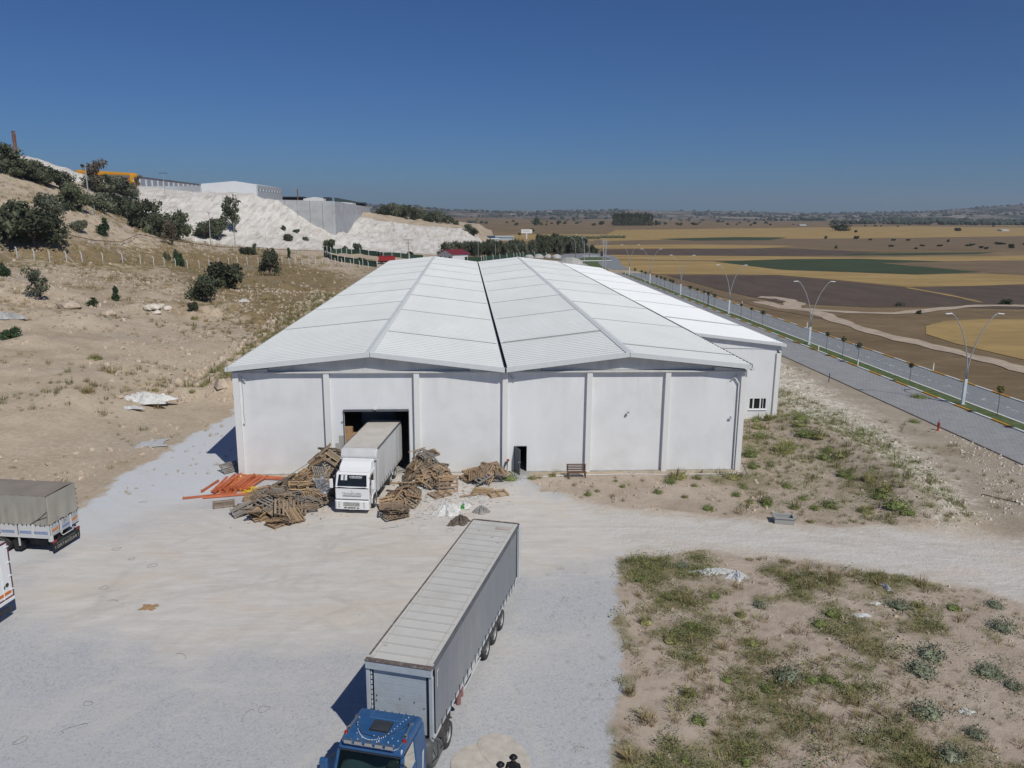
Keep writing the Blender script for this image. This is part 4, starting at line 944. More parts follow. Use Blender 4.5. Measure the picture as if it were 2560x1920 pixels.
part('windscreen_seal', taper(join(tube([(-1.13,-2.30,1.96),(1.13,-2.30,1.96)], .02, 6), tube([(-1.13,-1.99,2.81),(1.13,-1.99,2.81)], .02, 6))), M_dark, K)
part('bonnet_top', box(-1.18, 1.18, -2.34, -2.20, 1.93, 1.965), M_blue, K, bevel=.01)
part('dashboard', box(-1.08, 1.08, -2.15, -1.75, 1.955, 2.06), M_dark, K, bevel=.03)
V, F = [], []
for i in range(15):
    for j in range(5):
        x = -1.05+1.5*i/14; V.append((x, -2.22+.11*j, 2.0+.10*math.sin(i*.5)*(j/4)+.05*j+.12*math.exp(-((i-8)/3)**2)*j/4))
for i in range(14):
    for j in range(4): a = i*5+j; F.append((a, a+5, a+6, a+1))
part('sun_sheet', (V, F), mat('pale_yellow_sheet', (.74,.74,.50), .7), K)
for s in (-1, 1):
    st = part('seat', box(s*.6-.25, s*.6+.25, -1.1, -.95, 1.6, 2.5), M_chas, K, bevel=.06)
    part('headrest', box(s*.6-.13, s*.6+.13, -1.12, -1.0, 2.5, 2.7), mat('tan_cover', (.45,.33,.18), .8) if s > 0 else M_chas, st, bevel=.03)
part('steering_wheel', lathe([(.21, -.015), (.23, 0), (.21, .015)], 18, 'z'), mat('worn_tan_leather', (.42,.33,.2), .7), K, loc=(.62, -1.6, 2.1), rot=(R(60), 0, 0))
h = part('roof_hatch', prism([(-.31, -.26), (.31, -.26), (.31, .24), (-.31, .24)], 0, .06, 'z'), mat('hatch_smoked', (.045,.05,.06), .45, var=.15), K, bevel=.05, loc=(0, -1.0, 3.10))
part('hatch_seal', box(-.34, .34, -.30, .28, -.03, .0), M_dark, h)
bar = part('lamp_bar', tube([(-.98,-1.55,3.09),(-.95,-1.95,3.13),(-.85,-2.04,3.10),(.85,-2.04,3.10),(.95,-1.95,3.13),(.98,-1.5,3.09)], .022, 8), M_chrome, K)
for x in (-.72, -.37, -.02, .33, .68):
    lp = part('spot_lamp', prism([(-.13,-.06),(.13,-.06),(.14,.0),(.12,.07),(-.12,.07),(-.14,0)], -.05, .06, 'y'), M_chrome, bar, bevel=.015, loc=(x, -2.03, 3.17))
dots = []
for k in range(34):
    u = k/33; x = -.88+1.6*u; y = -.75-1.0*math.sin(math.pi*min(1, u*1.05))**.6 if u < .75 else -1.5+(u-.75)*4.6; dots.append(box(x-.012, x+.012, y-.01, y+.015, 3.105 if y < -.5 else 3.075, 3.122 if y < -.5 else 3.10))
for _ in range(14): x, y = random.uniform(-.85, .9), random.uniform(-1.85, -1.5); dots.append(box(x-.012, x+.012, y-.012, y+.012, 3.06, 3.115))
part('roof_lights', join(*dots), M_white, K, kind='stuff')
part('light_cable', tube([(-.9,-.7,3.12),(-.85,-1.1,3.125),(-.5,-1.5,3.125),(0,-1.58,3.125),(.45,-1.4,3.125),(.75,-.95,3.12),(.92,-.45,3.10),(.98,-.2,3.08)], .009, 5), M_dark, K)
part('roof_seam', join(box(-.55,-.54,-.6,-.05,3.078,3.087), box(.54,.55,-.6,-.05,3.078,3.087), box(-.55,.55,-.62,-.60,3.083,3.09)), mat('light_blue_scuff', (.10,.21,.36), .5), K)
part('cab_marker_screws', join(*[box(x-.015, x+.015, -.0, .03, 2.86, 2.94) for x in np.arange(-.8, 1.01, .26)]), M_dark, K, kind='stuff')
part('door_stripe', prism([(-.25,1.9),(-.35,1.2),(-.45,1.2),(-.40,1.9)], 1.203, 1.208, 'x'), M_trim, K)
part('chassis', join(box(-.5,-.35,-2.2,3.3,.75,.98), box(.35,.5,-2.2,3.3,.75,.98), box(-1.15,1.15,-2.3,-.1,.55,.95)), M_chas, K)
part('fuel_tank', lathe([(.05,.6),(.33,.62),(.35,.66),(.35,1.5),(.33,1.54),(.05,1.56)], 18, 'y'), mat('dull_tank', (.16,.165,.16), .5, metal=.4, var=.2), K, loc=(1.0, 0, .72), smooth=True)
part('air_filter', lathe([(.05,1.0),(.2,1.02),(.22,1.08),(.22,1.7),(.18,1.8),(.04,1.82)], 14, 'z'), mat('grey_filter_drum', (.10,.10,.10), .6), K, loc=(1.12, .25, 0), smooth=True)
part('guard_hoop', join(tube([(1.2,.6,.7),(1.42,.6,1.0),(1.42,.6,1.6),(1.2,.6,1.7)], .02, 6), tube([(1.2,1.2,.7),(1.42,1.2,1.0),(1.42,1.2,1.3)], .02, 6)), M_chas, K)
part('fifth_wheel', box(-.45,.45,1.9,2.9,.985,1.04), M_chas, K)
part('bumper', box(-1.2,1.2,-2.46,-2.3,.35,.93), M_blue, K, bevel=.05)

# ------------------------------------------------------------ white rigid truck in the doorway
M_wpaint = mat('white_truck_paint', (.80,.81,.82), .3, var=.02, spec=.5, dirt=(.6,.58,.54), dirt_amt=.2, dirt_scale=2)
M_bxroof = mat('dusty_box_roof', (.56,.53,.49), .6, var=.06, scale=1, dirt=(.42,.37,.31), dirt_amt=.5, dirt_scale=.8)
M_bxside = mat('white_curtain', (.60,.605,.61), .55, var=.05, scale=1.5, dirt=(.42,.41,.39), dirt_amt=.45, dirt_scale=.9, stretch=(1, 1, .3))
U = thing('white_box_truck', 'white curtain-sided rigid truck backed into the lorry doorway', 'truck', (-7.56, 49.70, 0), R(-8.2))
yb, ye, zt = 2.0, 9.7, 3.9
part('box_roof', ([(-1.2,yb+.35,zt),(1.2,yb+.35,zt),(1.2,ye,zt),(-1.2,ye,zt),(-1.2,yb+.35,zt-.06),(1.2,yb+.35,zt-.06),(1.2,ye,zt-.06),(-1.2,ye,zt-.06)], [(0,1,2,3),(4,7,6,5),(0,4,5,1),(2,6,7,3)]), M_bxroof, U)
part('box_header', prism([(yb+.34,zt),(yb+.02,zt-.10),(yb-.14,zt-.45),(yb-.14,zt-.62),(yb+.34,zt-.62)], -1.25, 1.25, 'x'), M_bxside, U, bevel=.06)
part('header_lip', box(-1.26, 1.26, yb-.16, yb+.0, zt-.70, zt-.625), M_trim, U)
part('box_front', box(-1.22, 1.22, yb, yb+.06, 1.0, zt-.7), M_trim, U)
for s in (-1, 1):
    part('top_rail', box(min(s*1.2,s*1.262), max(s*1.2,s*1.262), yb+.3, ye, zt-.12, zt+.015), M_gutter, U)
    part('side_curtain', folds(s*1.245, yb+.15, ye-.05, 1.02, zt-.12, s, 70, .010, 8), M_bxside, U)
    part('corner_post', box(s*1.2-.06, s*1.2+.06, yb+.0, yb+.14, .95, zt-.62), M_bxside, U, bevel=.01)
    part('side_rail', box(min(s*1.2,s*1.255), max(s*1.2,s*1.255), yb, ye, .9, 1.0), M_trim, U)
    part('curtain_buckles', join(*[box(s*1.275-.006, s*1.275+.006, y, y+.05, .85, 1.2) for y in np.arange(yb+.6, ye-.3, .6)]), M_dark, U, kind='stuff')
    part('side_guard', join(box(s*1.2-.02, s*1.2+.02, yb+.8, 4.9, .5, .58), box(s*1.2-.02, s*1.2+.02, yb+.8, 4.9, .72, .8)), M_chas, U)
    wheel(U, s*1.06, 1.38, s, .48, .30); wheel(U, s*1.06, 5.95, s, .48, .30); wheel(U, s*1.06, 7.30, s, .48, .30)
    part('mudguard', prism([(6.62,.5),(6.75,.9),(7.0,1.0)][::1]+[(7.6,1.0),(7.85,.9),(7.95,.5),(7.9,.5),(7.8,.87),(7.58,.96),(7.02,.96),(6.8,.87),(6.67,.5)], s*1.05-.16, s*1.05+.16, 'x'), M_trim, U)
part('box_rear', box(-1.2, 1.2, ye-.06, ye, 1.0, zt-.06), M_trim, U)
part('bed_floor', box(-1.2, 1.2, yb, ye, .9, 1.01), M_chas, U)
part('tail_lamp', box(1.0, 1.22, ye, ye+.03, .6, .8), M_red, U)
part('chassis', join(box(-.45,-.3,.3,9.5,.6,.88), box(.3,.45,.3,9.5,.6,.88)), M_chas, U)
part('battery_box', box(.7, 1.15, 3.0, 3.9, .4, .88), M_chas, U, bevel=.02)
# cab
cabw = 1.14
cab = part('cab', prism([(.06,.98),(.04,1.80),(.10,1.86),(.40,2.62),(.52,2.72),(1.85,2.74),(1.9,2.6),(1.9,.9),(.8,.85)], -cabw, cabw, 'x'), M_wpaint, U, bevel=.06)
part('cab_roof_deflector', ([(-.95,.55,2.73),(.95,.55,2.73),(1.08,1.0,2.95),(-1.08,1.0,2.95),(-.98,1.3,3.25),(.98,1.3,3.25),(1.1,1.85,3.32),(-1.1,1.85,3.32),(-1.1,1.85,2.74),(1.1,1.85,2.74),(-1.08,.95,2.73),(1.08,.95,2.73)],
     [(0,1,2,3),(3,2,5,4),(4,5,6,7),(7,6,9,8),(1,11,2),(11,9,6,5,2),(0,3,10),(10,3,4,7,8),(0,10,8,9,11,1)]), M_wpaint, U, bevel=.05)
part('windscreen', ([(-1.0,.088,1.90),(1.0,.088,1.90),(.94,.372,2.60),(-.94,.372,2.60)], [(0,1,2,3)]), M_glassd, U)
part('dash_items', join(box(-.35,-.1,.12,.14,1.92,1.99), box(-.05,.05,.125,.14,1.92,1.97)), mat('green_cloth', (.03,.22,.07), .8), U)
M_wtext = mat('white_sticker', (.72,.72,.72), .6, var=.05)
def on_screen(x0, x1, t0, t1, m, name='sticker'):
    p = lambda x, t: (x, .082+(.372-.088)*t, 1.90+.70*t)
    return part(name, ([p(x0,t0), p(x1,t0), p(x1,t1), p(x0,t1)], [(0,1,2,3)]), m, U)
on_screen(-.78, -.36, .52, .98, M_wtext); on_screen(-.62, -.5, .53, .97, mat('grey_sticker_band', (.16,.2,.24), .6)) .location.y -= .004
r = random.Random(4)
rows = []
for t, x0, x1, hh in ((.86,-.22,.66,.045), (.775,-.2,.62,.05), (.70,-.15,.6,.03)):
    x = x0
    while x < x1:
        wd = r.uniform(.025, .05); p = lambda x, t: (x, .080+.284*t, 1.90+.70*t)
        rows.append(([p(x,t), p(x+wd,t), p(x+wd,t+hh*1.2), p(x,t+hh*1.2)], [(0,1,2,3)])); x += wd+.016+(.04 if r.random() < .12 else 0)
part('screen_lettering', join(*rows), M_wtext, U, kind='stuff')
part('wipers', join(tube([(-.95,.06,1.83),(-.2,.05,1.80)], .018, 5), tube([(.0,.05,1.80),(.95,.06,1.83)], .018, 5), box(-1.12,1.12,.03,.06,1.76,1.81)), M_dark, U)
part('badge', lathe([(.0, -.01), (.06, -.01), (.06, .0)], 16, 'y'), M_trim, U, loc=(0,.045,1.58)).scale = (1.7, 1, .8)
M_gtext = mat('grey_cab_lettering', (.30,.31,.32), .5)
text('TRANSMOBİL', .20, M_gtext, U, (0, .035, 1.33), (R(90), 0, 0), 'lettering', 1.05)
part('grille_slot', box(-.62, .62, .03, .06, 1.20, 1.28), M_gtext, U)
part('grille_gap', box(-1.13, 1.13, .04, .07, .955, .985), M_dark, U)
bp_ = part('bumper', prism([(-1.17,-.0),(-1.05,-.13),(1.05,-.13),(1.17,0),(1.17,.45),(-1.17,.45)], .33, .95, 'z'), M_wpaint, U, bevel=.05)
part('lower_grille', box(-.55, .55, -.14, -.131, .58, .86), mat('grille_grey', (.36,.36,.33), .6, var=.4, scale=9), bp_)
for x0, x1 in ((-.5,-.32), (-.25,.28), (.35,.5)): part('air_intake', box(x0, x1, -.14, -.13, .43, .51), M_dark, bp_)
for s in (-1, 1):
    for z in (.80, .66, .52): part('headlamp', lathe([(.0,-.02),(.045,-.015),(.055,0)], 12, 'y'), M_chrome, bp_, loc=(s*.84, -.125, z))
    mi = part('mirror', box(s*1.42-.11, s*1.42+.11, .1, .24, 1.72, 2.35), M_wpaint, U, bevel=.04)
    part('mirror_arm', tube([(s*1.4,.18,2.3),(s*1.1,.35,2.45)], .02, 6), M_dark, mi)
    part('door_window', prism([(.42,1.82),(.62,2.5),(1.3,2.5),(1.3,1.82)], s*1.142-.004, s*1.142+.004, 'x'), M_glassd, U)
    part('door_seam', join(box(s*1.142-.003, s*1.142+.003, 1.36, 1.375, .95, 2.55), box(s*1.142-.003, s*1.142+.003, .4, 1.36, 1.02, 1.035)), M_dark, U)
    part('wheel_arch', prism([(.75,.5),(.8,.85),(1.05,1.08),(1.7,1.08),(1.95,.85),(2.0,.5),(1.93,.5),(1.88,.82),(1.66,1.0),(1.1,1.0),(.88,.82),(.82,.5)], s*1.14-.04, s*1.14+.04, 'x'), M_wpaint, U)
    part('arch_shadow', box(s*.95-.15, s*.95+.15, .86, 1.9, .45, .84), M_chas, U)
pl = part('number_plate', box(-.26, .26, -.15, -.135, .34, .44), M_wpaint, bp_)
part('plate_marks', join(box(-.25,-.21,-.153,-.151,.345,.435), *[box(x, x+.03, -.153, -.151, .36, .42) for x in (-.18,-.13,-.03,.02,.07,.15,.2)]), M_dark, pl)

# ------------------------------------------------------------ tarpaulin lorry at the left edge
M_tarp = mat('grey_beige_tarpaulin', (.36,.345,.30), .75, var=.1, scale=1.4, dirt=(.24,.22,.185), dirt_amt=.55, dirt_scale=.7, bump=.25, bscale=2)
M_tarpr = mat('brown_tarpaulin_top', (.27,.235,.20), .8, var=.12, scale=1.2, dirt=(.19,.165,.145), dirt_amt=.6, dirt_scale=.6, bump=.3, bscale=1.5)
M_bed = mat('white_bed_boards', (.62,.63,.64), .5, var=.06, dirt=(.40,.36,.32), dirt_amt=.35, dirt_scale=2)
M_bstripe = mat('blue_bed_stripe', (.20,.27,.46), .6, var=.15, scale=5)
Q = thing('tarpaulin_lorry', 'lorry with grey-brown tarpaulin cover and white side boards, rear showing at the left edge', 'lorry', (-23.82, 45.08, 0), R(80.2))
w2 = 1.24; y1 = 7.2
# tarp top sags between hoops
V, F = [], []
for i in range(25):
    y = .02+(y1-.04)*i/24
    for j in range(9):
        u = j/8*2-1; V.append((u*w2, y, 3.62+.05*(1-u*u)-.03*abs(math.sin(y*1.35*math.pi/2))*(1-u*u)+.012*math.sin(y*9+u*5)))
for i in range(24):
    for j in range(8): a = i*9+j; F.append((a, a+9, a+10, a+1))
o = part('tarpaulin_top', (V, F), M_tarpr, Q, smooth=True)
def tarpside(s, seed, z0=1.86, z1=3.62):
    r = random.Random(seed); V, F = [], []; n = 70
    for i in range(n+1):
        y = .0+y1*i/n
        for k in range(7):
            t = k/6; z = z1+(z0-z1)*t
            d = .03*math.sin(y*3.2+.8*t)*t+.018*math.sin(y*8.5+2*t)*t+.02*t*math.sin(y*15+seed)
            if k == 6: z += .035*math.sin(y*11)
            V.append((s*(w2+.015+d*.8+.03*t), y, z))
    for i in range(n):
        for k in range(6): a = i*7+k; F.append((a, a+1, a+8, a+7) if s > 0 else (a, a+7, a+8, a+1))
    return V, F
part('tarpaulin_side', tarpside(-1, 2), M_tarp, Q, smooth=True); part('tarpaulin_side', tarpside(1, 5), M_tarp, Q, smooth=True)
V, F = [], []
for i in range(21):
    x = -w2+2*w2*i/20
    for k in range(7):
        t = k/6; V.append((x, -.03-.03*t*math.sin(x*6+t)-.02*t, 3.63-t*(1.72+.05*math.sin(x*9))))
for i in range(20):
    for k in range(6): a = i*7+k; F.append((a, a+1, a+8, a+7))
part('tarpaulin_rear', (V, F), M_tarp, Q, smooth=True)
part('tarpaulin_corner_flap', join(tube([(-w2-.02,-.05,3.6),(-w2-.05,-.07,3.0),(-w2-.03,-.06,2.5),(-w2-.05,-.05,1.95)], [.03,.05,.06,.07], 6)), M_tarp, Q)
part('rope', join(tube([(-w2-.08,0,2.72),(-w2-.07,.5,2.3),(-w2-.07,1.15,1.88)], .014, 5), tube([(-w2-.08,.02,2.42),(-w2-.08,.6,2.2),(-w2-.07,1.15,1.9)], .014, 5)), M_dark, Q)
part('eyelets', join(*[box(-w2-.085, -w2-.06, y, y+.05, 1.84, 1.9) for y in np.arange(.2, y1, .28)], *[box(x, x+.04, -.10, -.085, 1.86, 1.92) for x in np.arange(-1.1, 1.1, .24)], *[box(w2-.03, w2+.02, -.09, -.06, z, z+.05) for z in np.arange(2.0, 3.5, .3)]), M_dark, Q, kind='stuff')
part('bed_floor', box(-w2, w2, 0, y1, 1.08, 1.16), M_chas, Q)
for k, (a, b_) in enumerate(((0.06,1.05), (1.08,1.95), (2.15,3.1), (3.3,4.4), (4.5,5.7), (5.8,7.1))):
    for s in (-1, 1):
        x0 = s*(w2-.02); bd = part('side_board', box(min(x0, x0+s*.05), max(x0, x0+s*.05), a, b_, 1.17, 1.88), M_bed, Q, bevel=.008)
        if s < 0: part('stripe', join(box(-w2-.034, -w2-.031, a+.06, b_-.06, 1.30, 1.38), box(-w2-.034, -w2-.031, a+.06, b_-.06, 1.40, 1.47)), M_bstripe, bd)
for y in (.02, 1.06, 2.05, 3.2, 4.45, 5.75):
    for s in (-1, 1): part('stake', box(s*(w2+.04)-.035, s*(w2+.04)+.035, y-.04, y+.05, 1.08, 1.9), M_bed, Q)
part('side_rail', join(box(-w2-.03,-w2+.03,0,y1,1.05,1.165), box(w2-.03,w2+.03,0,y1,1.05,1.165)), M_bed, Q)
for a, b_ in ((-1.2,-.5), (-.36,.42), (.55,1.2)): 
    tb = part('tail_board', box(a, b_, -.05, 0, 1.17, 1.86), mat('grey_tail_board', (.42,.44,.45), .6, dirt=(.25,.24,.23)) if 'grey_tail_board' not in bpy.data.materials else bpy.data.materials['grey_tail_board'], Q)
    if abs(a+b_) > .3: part('reflector_chevron', prism([(a+.1,1.38),(b_-.1,1.46),(b_-.1,1.60),(a+.1,1.52)], -.056, -.052, 'y'), M_amber, tb)
    else: part('stripe', box(a+.08, b_-.05, -.056, -.052, 1.30, 1.46), M_bstripe, tb); part('emblem', lathe([(.0,-.0),(.13,0),(.13,.003)], 14, 'y'), M_gtext, tb, loc=(.03,-.056,1.68))
for x in (-1.22, -.43, -.33, .46, .52, 1.22): part('tail_post', box(x-.03, x+.03, -.075, -.051, 1.08, 1.88), M_bed, Q)
part('rear_bumper_bar', join(tube([(-.45,-.1,1.05),(-.4,-.16,.95),(.5,-.16,.95),(.55,-.1,1.05)], .025, 6), tube([(.62,-.1,1.05),(.68,-.16,.98),(1.1,-.16,1.0),(1.12,-.08,1.1)], .025, 6)), M_bed, Q)
part('corner_casting', box(-w2-.05, -w2+.14, -.08, .12, .86, 1.17), M_bed, Q, bevel=.02)
part('tail_lamp', box(-1.2,-.86,-.08,-.02,.72,.86), M_red, Q); part('tail_lamp', box(.86,1.2,-.08,-.02,.72,.86), M_red, Q)
bn = part('mud_apron', prism([(-1.18,.22),(1.18,.22),(1.2,.84),(-1.22,.80)], -.06, -.03, 'y'), mat('black_apron', (.022,.025,.026), .6, var=.2), Q)
text('I ORTAHİSAR I', .27, mat('aged_cream_lettering', (.42,.40,.33), .7), Q, (0, -.066, .30), (R(90), 0, 0), 'lettering', 1.12)
part('trim_line', box(-.9,.8,-.066,-.061,.60,.615), M_gtext, Q)
for s in (-1, 1):
    wheel(Q, s*1.04, 3.25, s, .55, .32); wheel(Q, s*.70, 3.25, s, .55, .28); wheel(Q, s*1.0, 7.6, s, .52, .3)
    part('mud_flap', prism([(2.05,.18),(2.45,.18),(2.55,.75),(2.25,1.0),(1.95,.7)], s*.9-.2, s*.9+.2, 'x'), M_rubber, Q)
    part('stay', box(s*1.2-.03, s*1.2+.03, 1.98, 2.06, .5, 1.1), M_bed, Q)
part('chassis', join(box(-.45,-.3,.1,9,.65,1.07), box(.3,.45,.1,9,.65,1.07), box(-.9,.9,.5,1.6,.5,.8)), M_chas, Q)
part('cab', prism([(7.4,.6),(7.4,2.7),(8.9,2.7),(9.3,1.8),(9.4,.6)], -1.2, 1.2, 'x'), M_wpaint, Q, bevel=.08)
part('side_window', prism([(7.9,1.75),(7.9,2.4),(8.8,2.4),(9.05,1.75)], -1.206, -1.201, 'x'), M_glassd, Q)

# ------------------------------------------------------------ rear of another white trailer at the lower left edge
M_maroon = mat('maroon_trim', (.13,.035,.05), .5, var=.15)
X = thing('white_trailer', 'rear corner of a white box trailer with maroon edging at the lower left edge', 'semi-trailer', (-22.45, 35.55, 0), R(80.0))
part('body', box(-1.24, 1.24, .06, 13.5, 1.15, 3.96), M_wpaint, X, bevel=.02)
part('roof', box(-1.22, 1.22, .08, 13.5, 3.963, 3.99), M_trroof, X)
for a, b_ in ((-1.2, -.02), (.02, 1.2)):
    d_ = part('rear_door', box(a, b_, 0, .058, 1.22, 3.92), M_wpaint, X, bevel=.01)
    part('reflector_band', box(a+.1, b_-.08, -.006, -.001, 1.36, 1.52), M_amber, d_)
    for z in (1.5, 2.2, 2.9, 3.7): part('hinge', box(*( (b_-.16, b_+.07) if b_ > 1 else (a-.07, a+.16)), -.03, .0, z, z+.06), M_white, d_)
part('door_frame', join(box(1.2,1.27,-.01,.06,1.15,3.96), box(-1.27,-1.2,-.01,.06,1.15,3.96), box(-1.2,1.2,-.01,.06,3.921,3.98), box(-1.2,1.2,-.01,.06,1.15,1.219)), M_maroon, X)
part('lock_rod', join(*[tube([(x,-.04,1.2),(x,-.04,3.9)], .018, 6) for x in (-.8,-.2,.2,.6)]), M_white, X)
part('door_emblem', join(lathe([(.03,0),(.11,0),(.11,.004),(.03,.004)], 14, 'y'), box(-.2,-.13,0,.004,-.14,.02), box(-.28,-.22,0,.004,-.15,-.03)), M_dark, X, loc=(.9,-.008,1.85))
part('rear_sill', box(-1.24, 1.24, -.04, .1, .98, 1.14), M_white, X, bevel=.01)
part('underrun_bar', box(-1.15, 1.15, .1, .2, .45, .6), M_chas, X)
part('chassis', join(box(-.5,-.35,.3,13,.8,1.14), box(.35,.5,.3,13,.8,1.14)), M_chas, X)
for y in (2.5, 3.8, 5.1):
    for s in (-1, 1): wheel(X, s*1.05, y, s, .5, .34)
# ------------------------------------------------------------ pallets
M_w = [mat('weathered_pallet_wood', (.27,.205,.145), .9, var=.25, scale=5, stretch=(1, 6, 6), dirt=(.13,.10,.08), dirt_amt=.5, dirt_scale=2, objvar=.35),
       mat('brown_pallet_wood', (.34,.235,.145), .9, var=.25, scale=5, stretch=(1, 6, 6), dirt=(.15,.10,.065), dirt_amt=.5, dirt_scale=2, objvar=.3),
       mat('fresh_pallet_wood', (.40,.275,.155), .85, var=.2, scale=5, stretch=(1, 6, 6), dirt=(.25,.16,.09), dirt_amt=.4, dirt_scale=2, objvar=.2),
       mat('grey_pallet_wood', (.25,.225,.20), .9, var=.22, scale=5, stretch=(1, 6, 6), dirt=(.14,.12,.11), dirt_amt=.5, dirt_scale=2, objvar=.25)]
_pm = {}
def pm(kind, m):
    if (kind, m) not in _pm:
        g = {'top': box(-.6, .6, -.036, .036, 0, .022), 'wide': box(-.6, .6, -.055, .055, 0, .022), 'run': box(-.045, .045, -.4, .4, 0, .022), 'blk': box(-.05, .05, -.06, .06, 0, .08), 'bear': box(-.02, .02, -.5, .5, 0, .09)}[kind]
        _pm[kind, m] = mesh('pallet_'+kind, g, M_w[m])
    return _pm[kind, m]
def make_pallet(m, v, rr):
    t = thing('pallet', 'x', 'pallet')
    n = (7, 5, 9, 6)[v % 4]; L = 1.0 if v % 2 else .84
    for i in range(n):
        if rr.random() < .05: continue
        y = -L/2+.05+(L-.1)*i/(n-1)
        ob('board', pm('wide' if n == 5 else 'top', m), t, (rr.uniform(-.015, .015), y, .122), (0, rr.uniform(-.01, .01), rr.uniform(-.02, .02)))
    for x in (-.54, 0, .54):
        ob('bearer', pm('bear', m), t, (x, 0, .03)).scale = (2, L, 1)
    for i in range(3):
        ob('bottom_board', pm('top', m), t, (0, (-L/2+.07, 0, L/2-.07)[i], .004))
    return t
_protos = [make_pallet(m, v, random.Random(m*10+v)) for m in (0, 1, 2, 3) for v in range(4)]
_first = [True]*len(_protos)
def pallet(loc, rot, label, group=None, m=0, v=0):
    k = m*4+v
    if _first[k]:
        t = _protos[k]; _first[k] = False; t.location = loc; t.rotation_euler = rot; t['label'] = label
        if group: t['group'] = group
        return t
    t = copy_tree(_protos[k], loc, rot, label); t.scale = (1.18, 1.18, 1.1)
    if group: t['group'] = group
    elif 'group' in t: del t['group']
    return t
def heap(P, Hf, n, label, group, seed, mix, tilt=.25, mind=.42, layers=((0, 1), (.34, .35), (.7, .2))):
    rr = random.Random(seed); P_ = np.array(P); lo, hi = P_.min(0), P_.max(0); done = []; tries = 0
    while len(done) < n and tries < 9000:
        tries += 1; x, y = rr.uniform(lo[0], hi[0]), rr.uniform(lo[1], hi[1])
        if sdpoly(np.array([x]), np.array([y]), P)[0] > -.42: continue
        if any((x-a)**2+(y-b)**2 < mind**2 for a, b in done): continue
        done.append((x, y)); h = Hf(x, y); e = .25
        gx = (Hf(x+e, y)-Hf(x-e, y))/(2*e); gy = (Hf(x, y+e)-Hf(x, y-e))/(2*e)
        nrm = Vector((-gx*.8+rr.gauss(0, tilt), -gy*.8+rr.gauss(0, tilt), 1)).normalized()
        for d, pr in layers:
            if rr.random() > pr or h-d < .0: continue
            q = nrm.to_track_quat('Z', 'Y') @ Quaternion((0, 0, 1), rr.uniform(-3.1, 3.1) if d == 0 else rr.uniform(-.5, .5))
            eu = q.to_euler(); lift = .55*(1-nrm.z**2)**.5 if h < .4 else 0
            m = rr.choices(range(4), mix)[0]; tone = ('dark weathered', 'brown', 'pale fresh-wood', 'grey')[m]
            cxm, cym = (lo[0]+hi[0])/2, (lo[1]+hi[1])/2; hm = Hf(x, y)
            where = 'high up' if hm-d > 1.2 else ('at the front ' if y < cym-.8 else ('at the back ' if y > cym+.8 else 'midway '))+('left' if x < cxm-.6 else ('right' if x > cxm+.6 else 'centre'))
            lb_ = '%s pallet, %s %s' % (tone, where, label)
            pallet((x, y, max(.0, h-d)+lift+float(zat(x, y))), tuple(eu), lb_, group, m, rr.randrange(4))
HA = [(-15.5,49.9),(-14.3,48.6),(-12,47.5),(-10.7,48.0),(-9.6,50.2),(-9.1,51.8),(-8.9,57.3),(-12.6,57.3),(-13.8,55.6),(-14.8,54)]
def hA(x, y):
    return 2.5*math.exp(-(((x+10.1)/1.5)**2+((y-56.1)/1.7)**2)) + 1.2*math.exp(-(((x+11.2)/1.7)**2+((y-53.2)/1.7)**2)) + .9*math.exp(-(((x+12.6)/1.7)**2+((y-50.3)/1.4)**2)) + .3*math.exp(-(((x+13.8)/1.3)**2+((y-51.8)/1.5)**2))
heap(HA, hA, 66, 'of the heap left of the truck', 'pallets in the big heap left of the white truck', 3, (6, 3, 1, 3), .28, .48)
HB = [(-4.6,55.4),(-3.5,54.3),(-1.9,53.9),(-.8,54.7),(-1.1,57.3),(-4.3,57.3)]
def hB(x, y): return 1.95*math.exp(-(((x+3.0)/1.15)**2+((y-56.2)/1.1)**2)) + .55*math.exp(-(((x+1.9)/1.0)**2+((y-54.9)/1.0)**2))+.1
heap(HB, hB, 19, 'of the tall pile right of the truck', 'pallets in the tall pile right of the truck', 8, (5, 4, 2, 4), .3, .5)
HC = [(-.4,55.9),(.4,54.8),(2.6,54.6),(3.0,56.2),(2.7,57.3),(.2,57.3)]
def hC(x, y): return .95*math.exp(-(((x-1.7)/1.3)**2+((y-56.0)/1.1)**2))+.1
heap(HC, hC, 12, 'of the low pile by the side door', 'pallets in the low pile beside the side door', 12, (3, 4, 5, 1), .25, .5)
HD = [(-5.7,50.4),(-4.9,49.6),(-3.3,51.0),(-2.9,53.2),(-4.4,53.6),(-5.1,52.4)]
def hD(x, y): return .8*math.exp(-(((x+4.2)/1.0)**2+((y-51.8)/1.1)**2))
heap(HD, hD, 13, 'of the small pile beside the cab', 'pallets in the small pile beside the truck cab', 21, (4, 5, 3, 1), .22, .45)
rr = random.Random(2); bx_, by_ = atz(847, 1122)[:2]
for i in range(6): pallet((bx_+.15+rr.uniform(-.2, .2), by_+.3+rr.uniform(-.2, .2), .0+.15*i), (rr.uniform(-.05, .05), rr.uniform(-.06, .06), rr.uniform(-.5, .5)), 'weathered pallet in the low crooked stack nearest the camera, right of the truck bumper', 'pallets in the crooked stack by the truck bumper', 0, rr.randrange(4))
def single_p(px, py, m, v, label, dz=.0, yaw=0, tx=0, ty=0):
    q = hit(px, py); pallet((q[0], q[1], q[2]+dz), (tx, ty, yaw), label, None, m, v)
single_p(484, 1091, 0, 3, 'lone dark pallet with yellow scraps lying left of the big heap', yaw=.3)
single_p(497, 1018, 3, 0, 'small weathered pallet leaning at the shaded left corner of the warehouse', .25, .8, R(35))
single_p(1042, 1064, 2, 1, 'bright orange-brown pallet lying flat right of the rubbish', .02, -.25)
single_p(1075, 1068, 2, 3, 'broken fresh-wood pallet lying beside the orange-brown one', .0, .3)
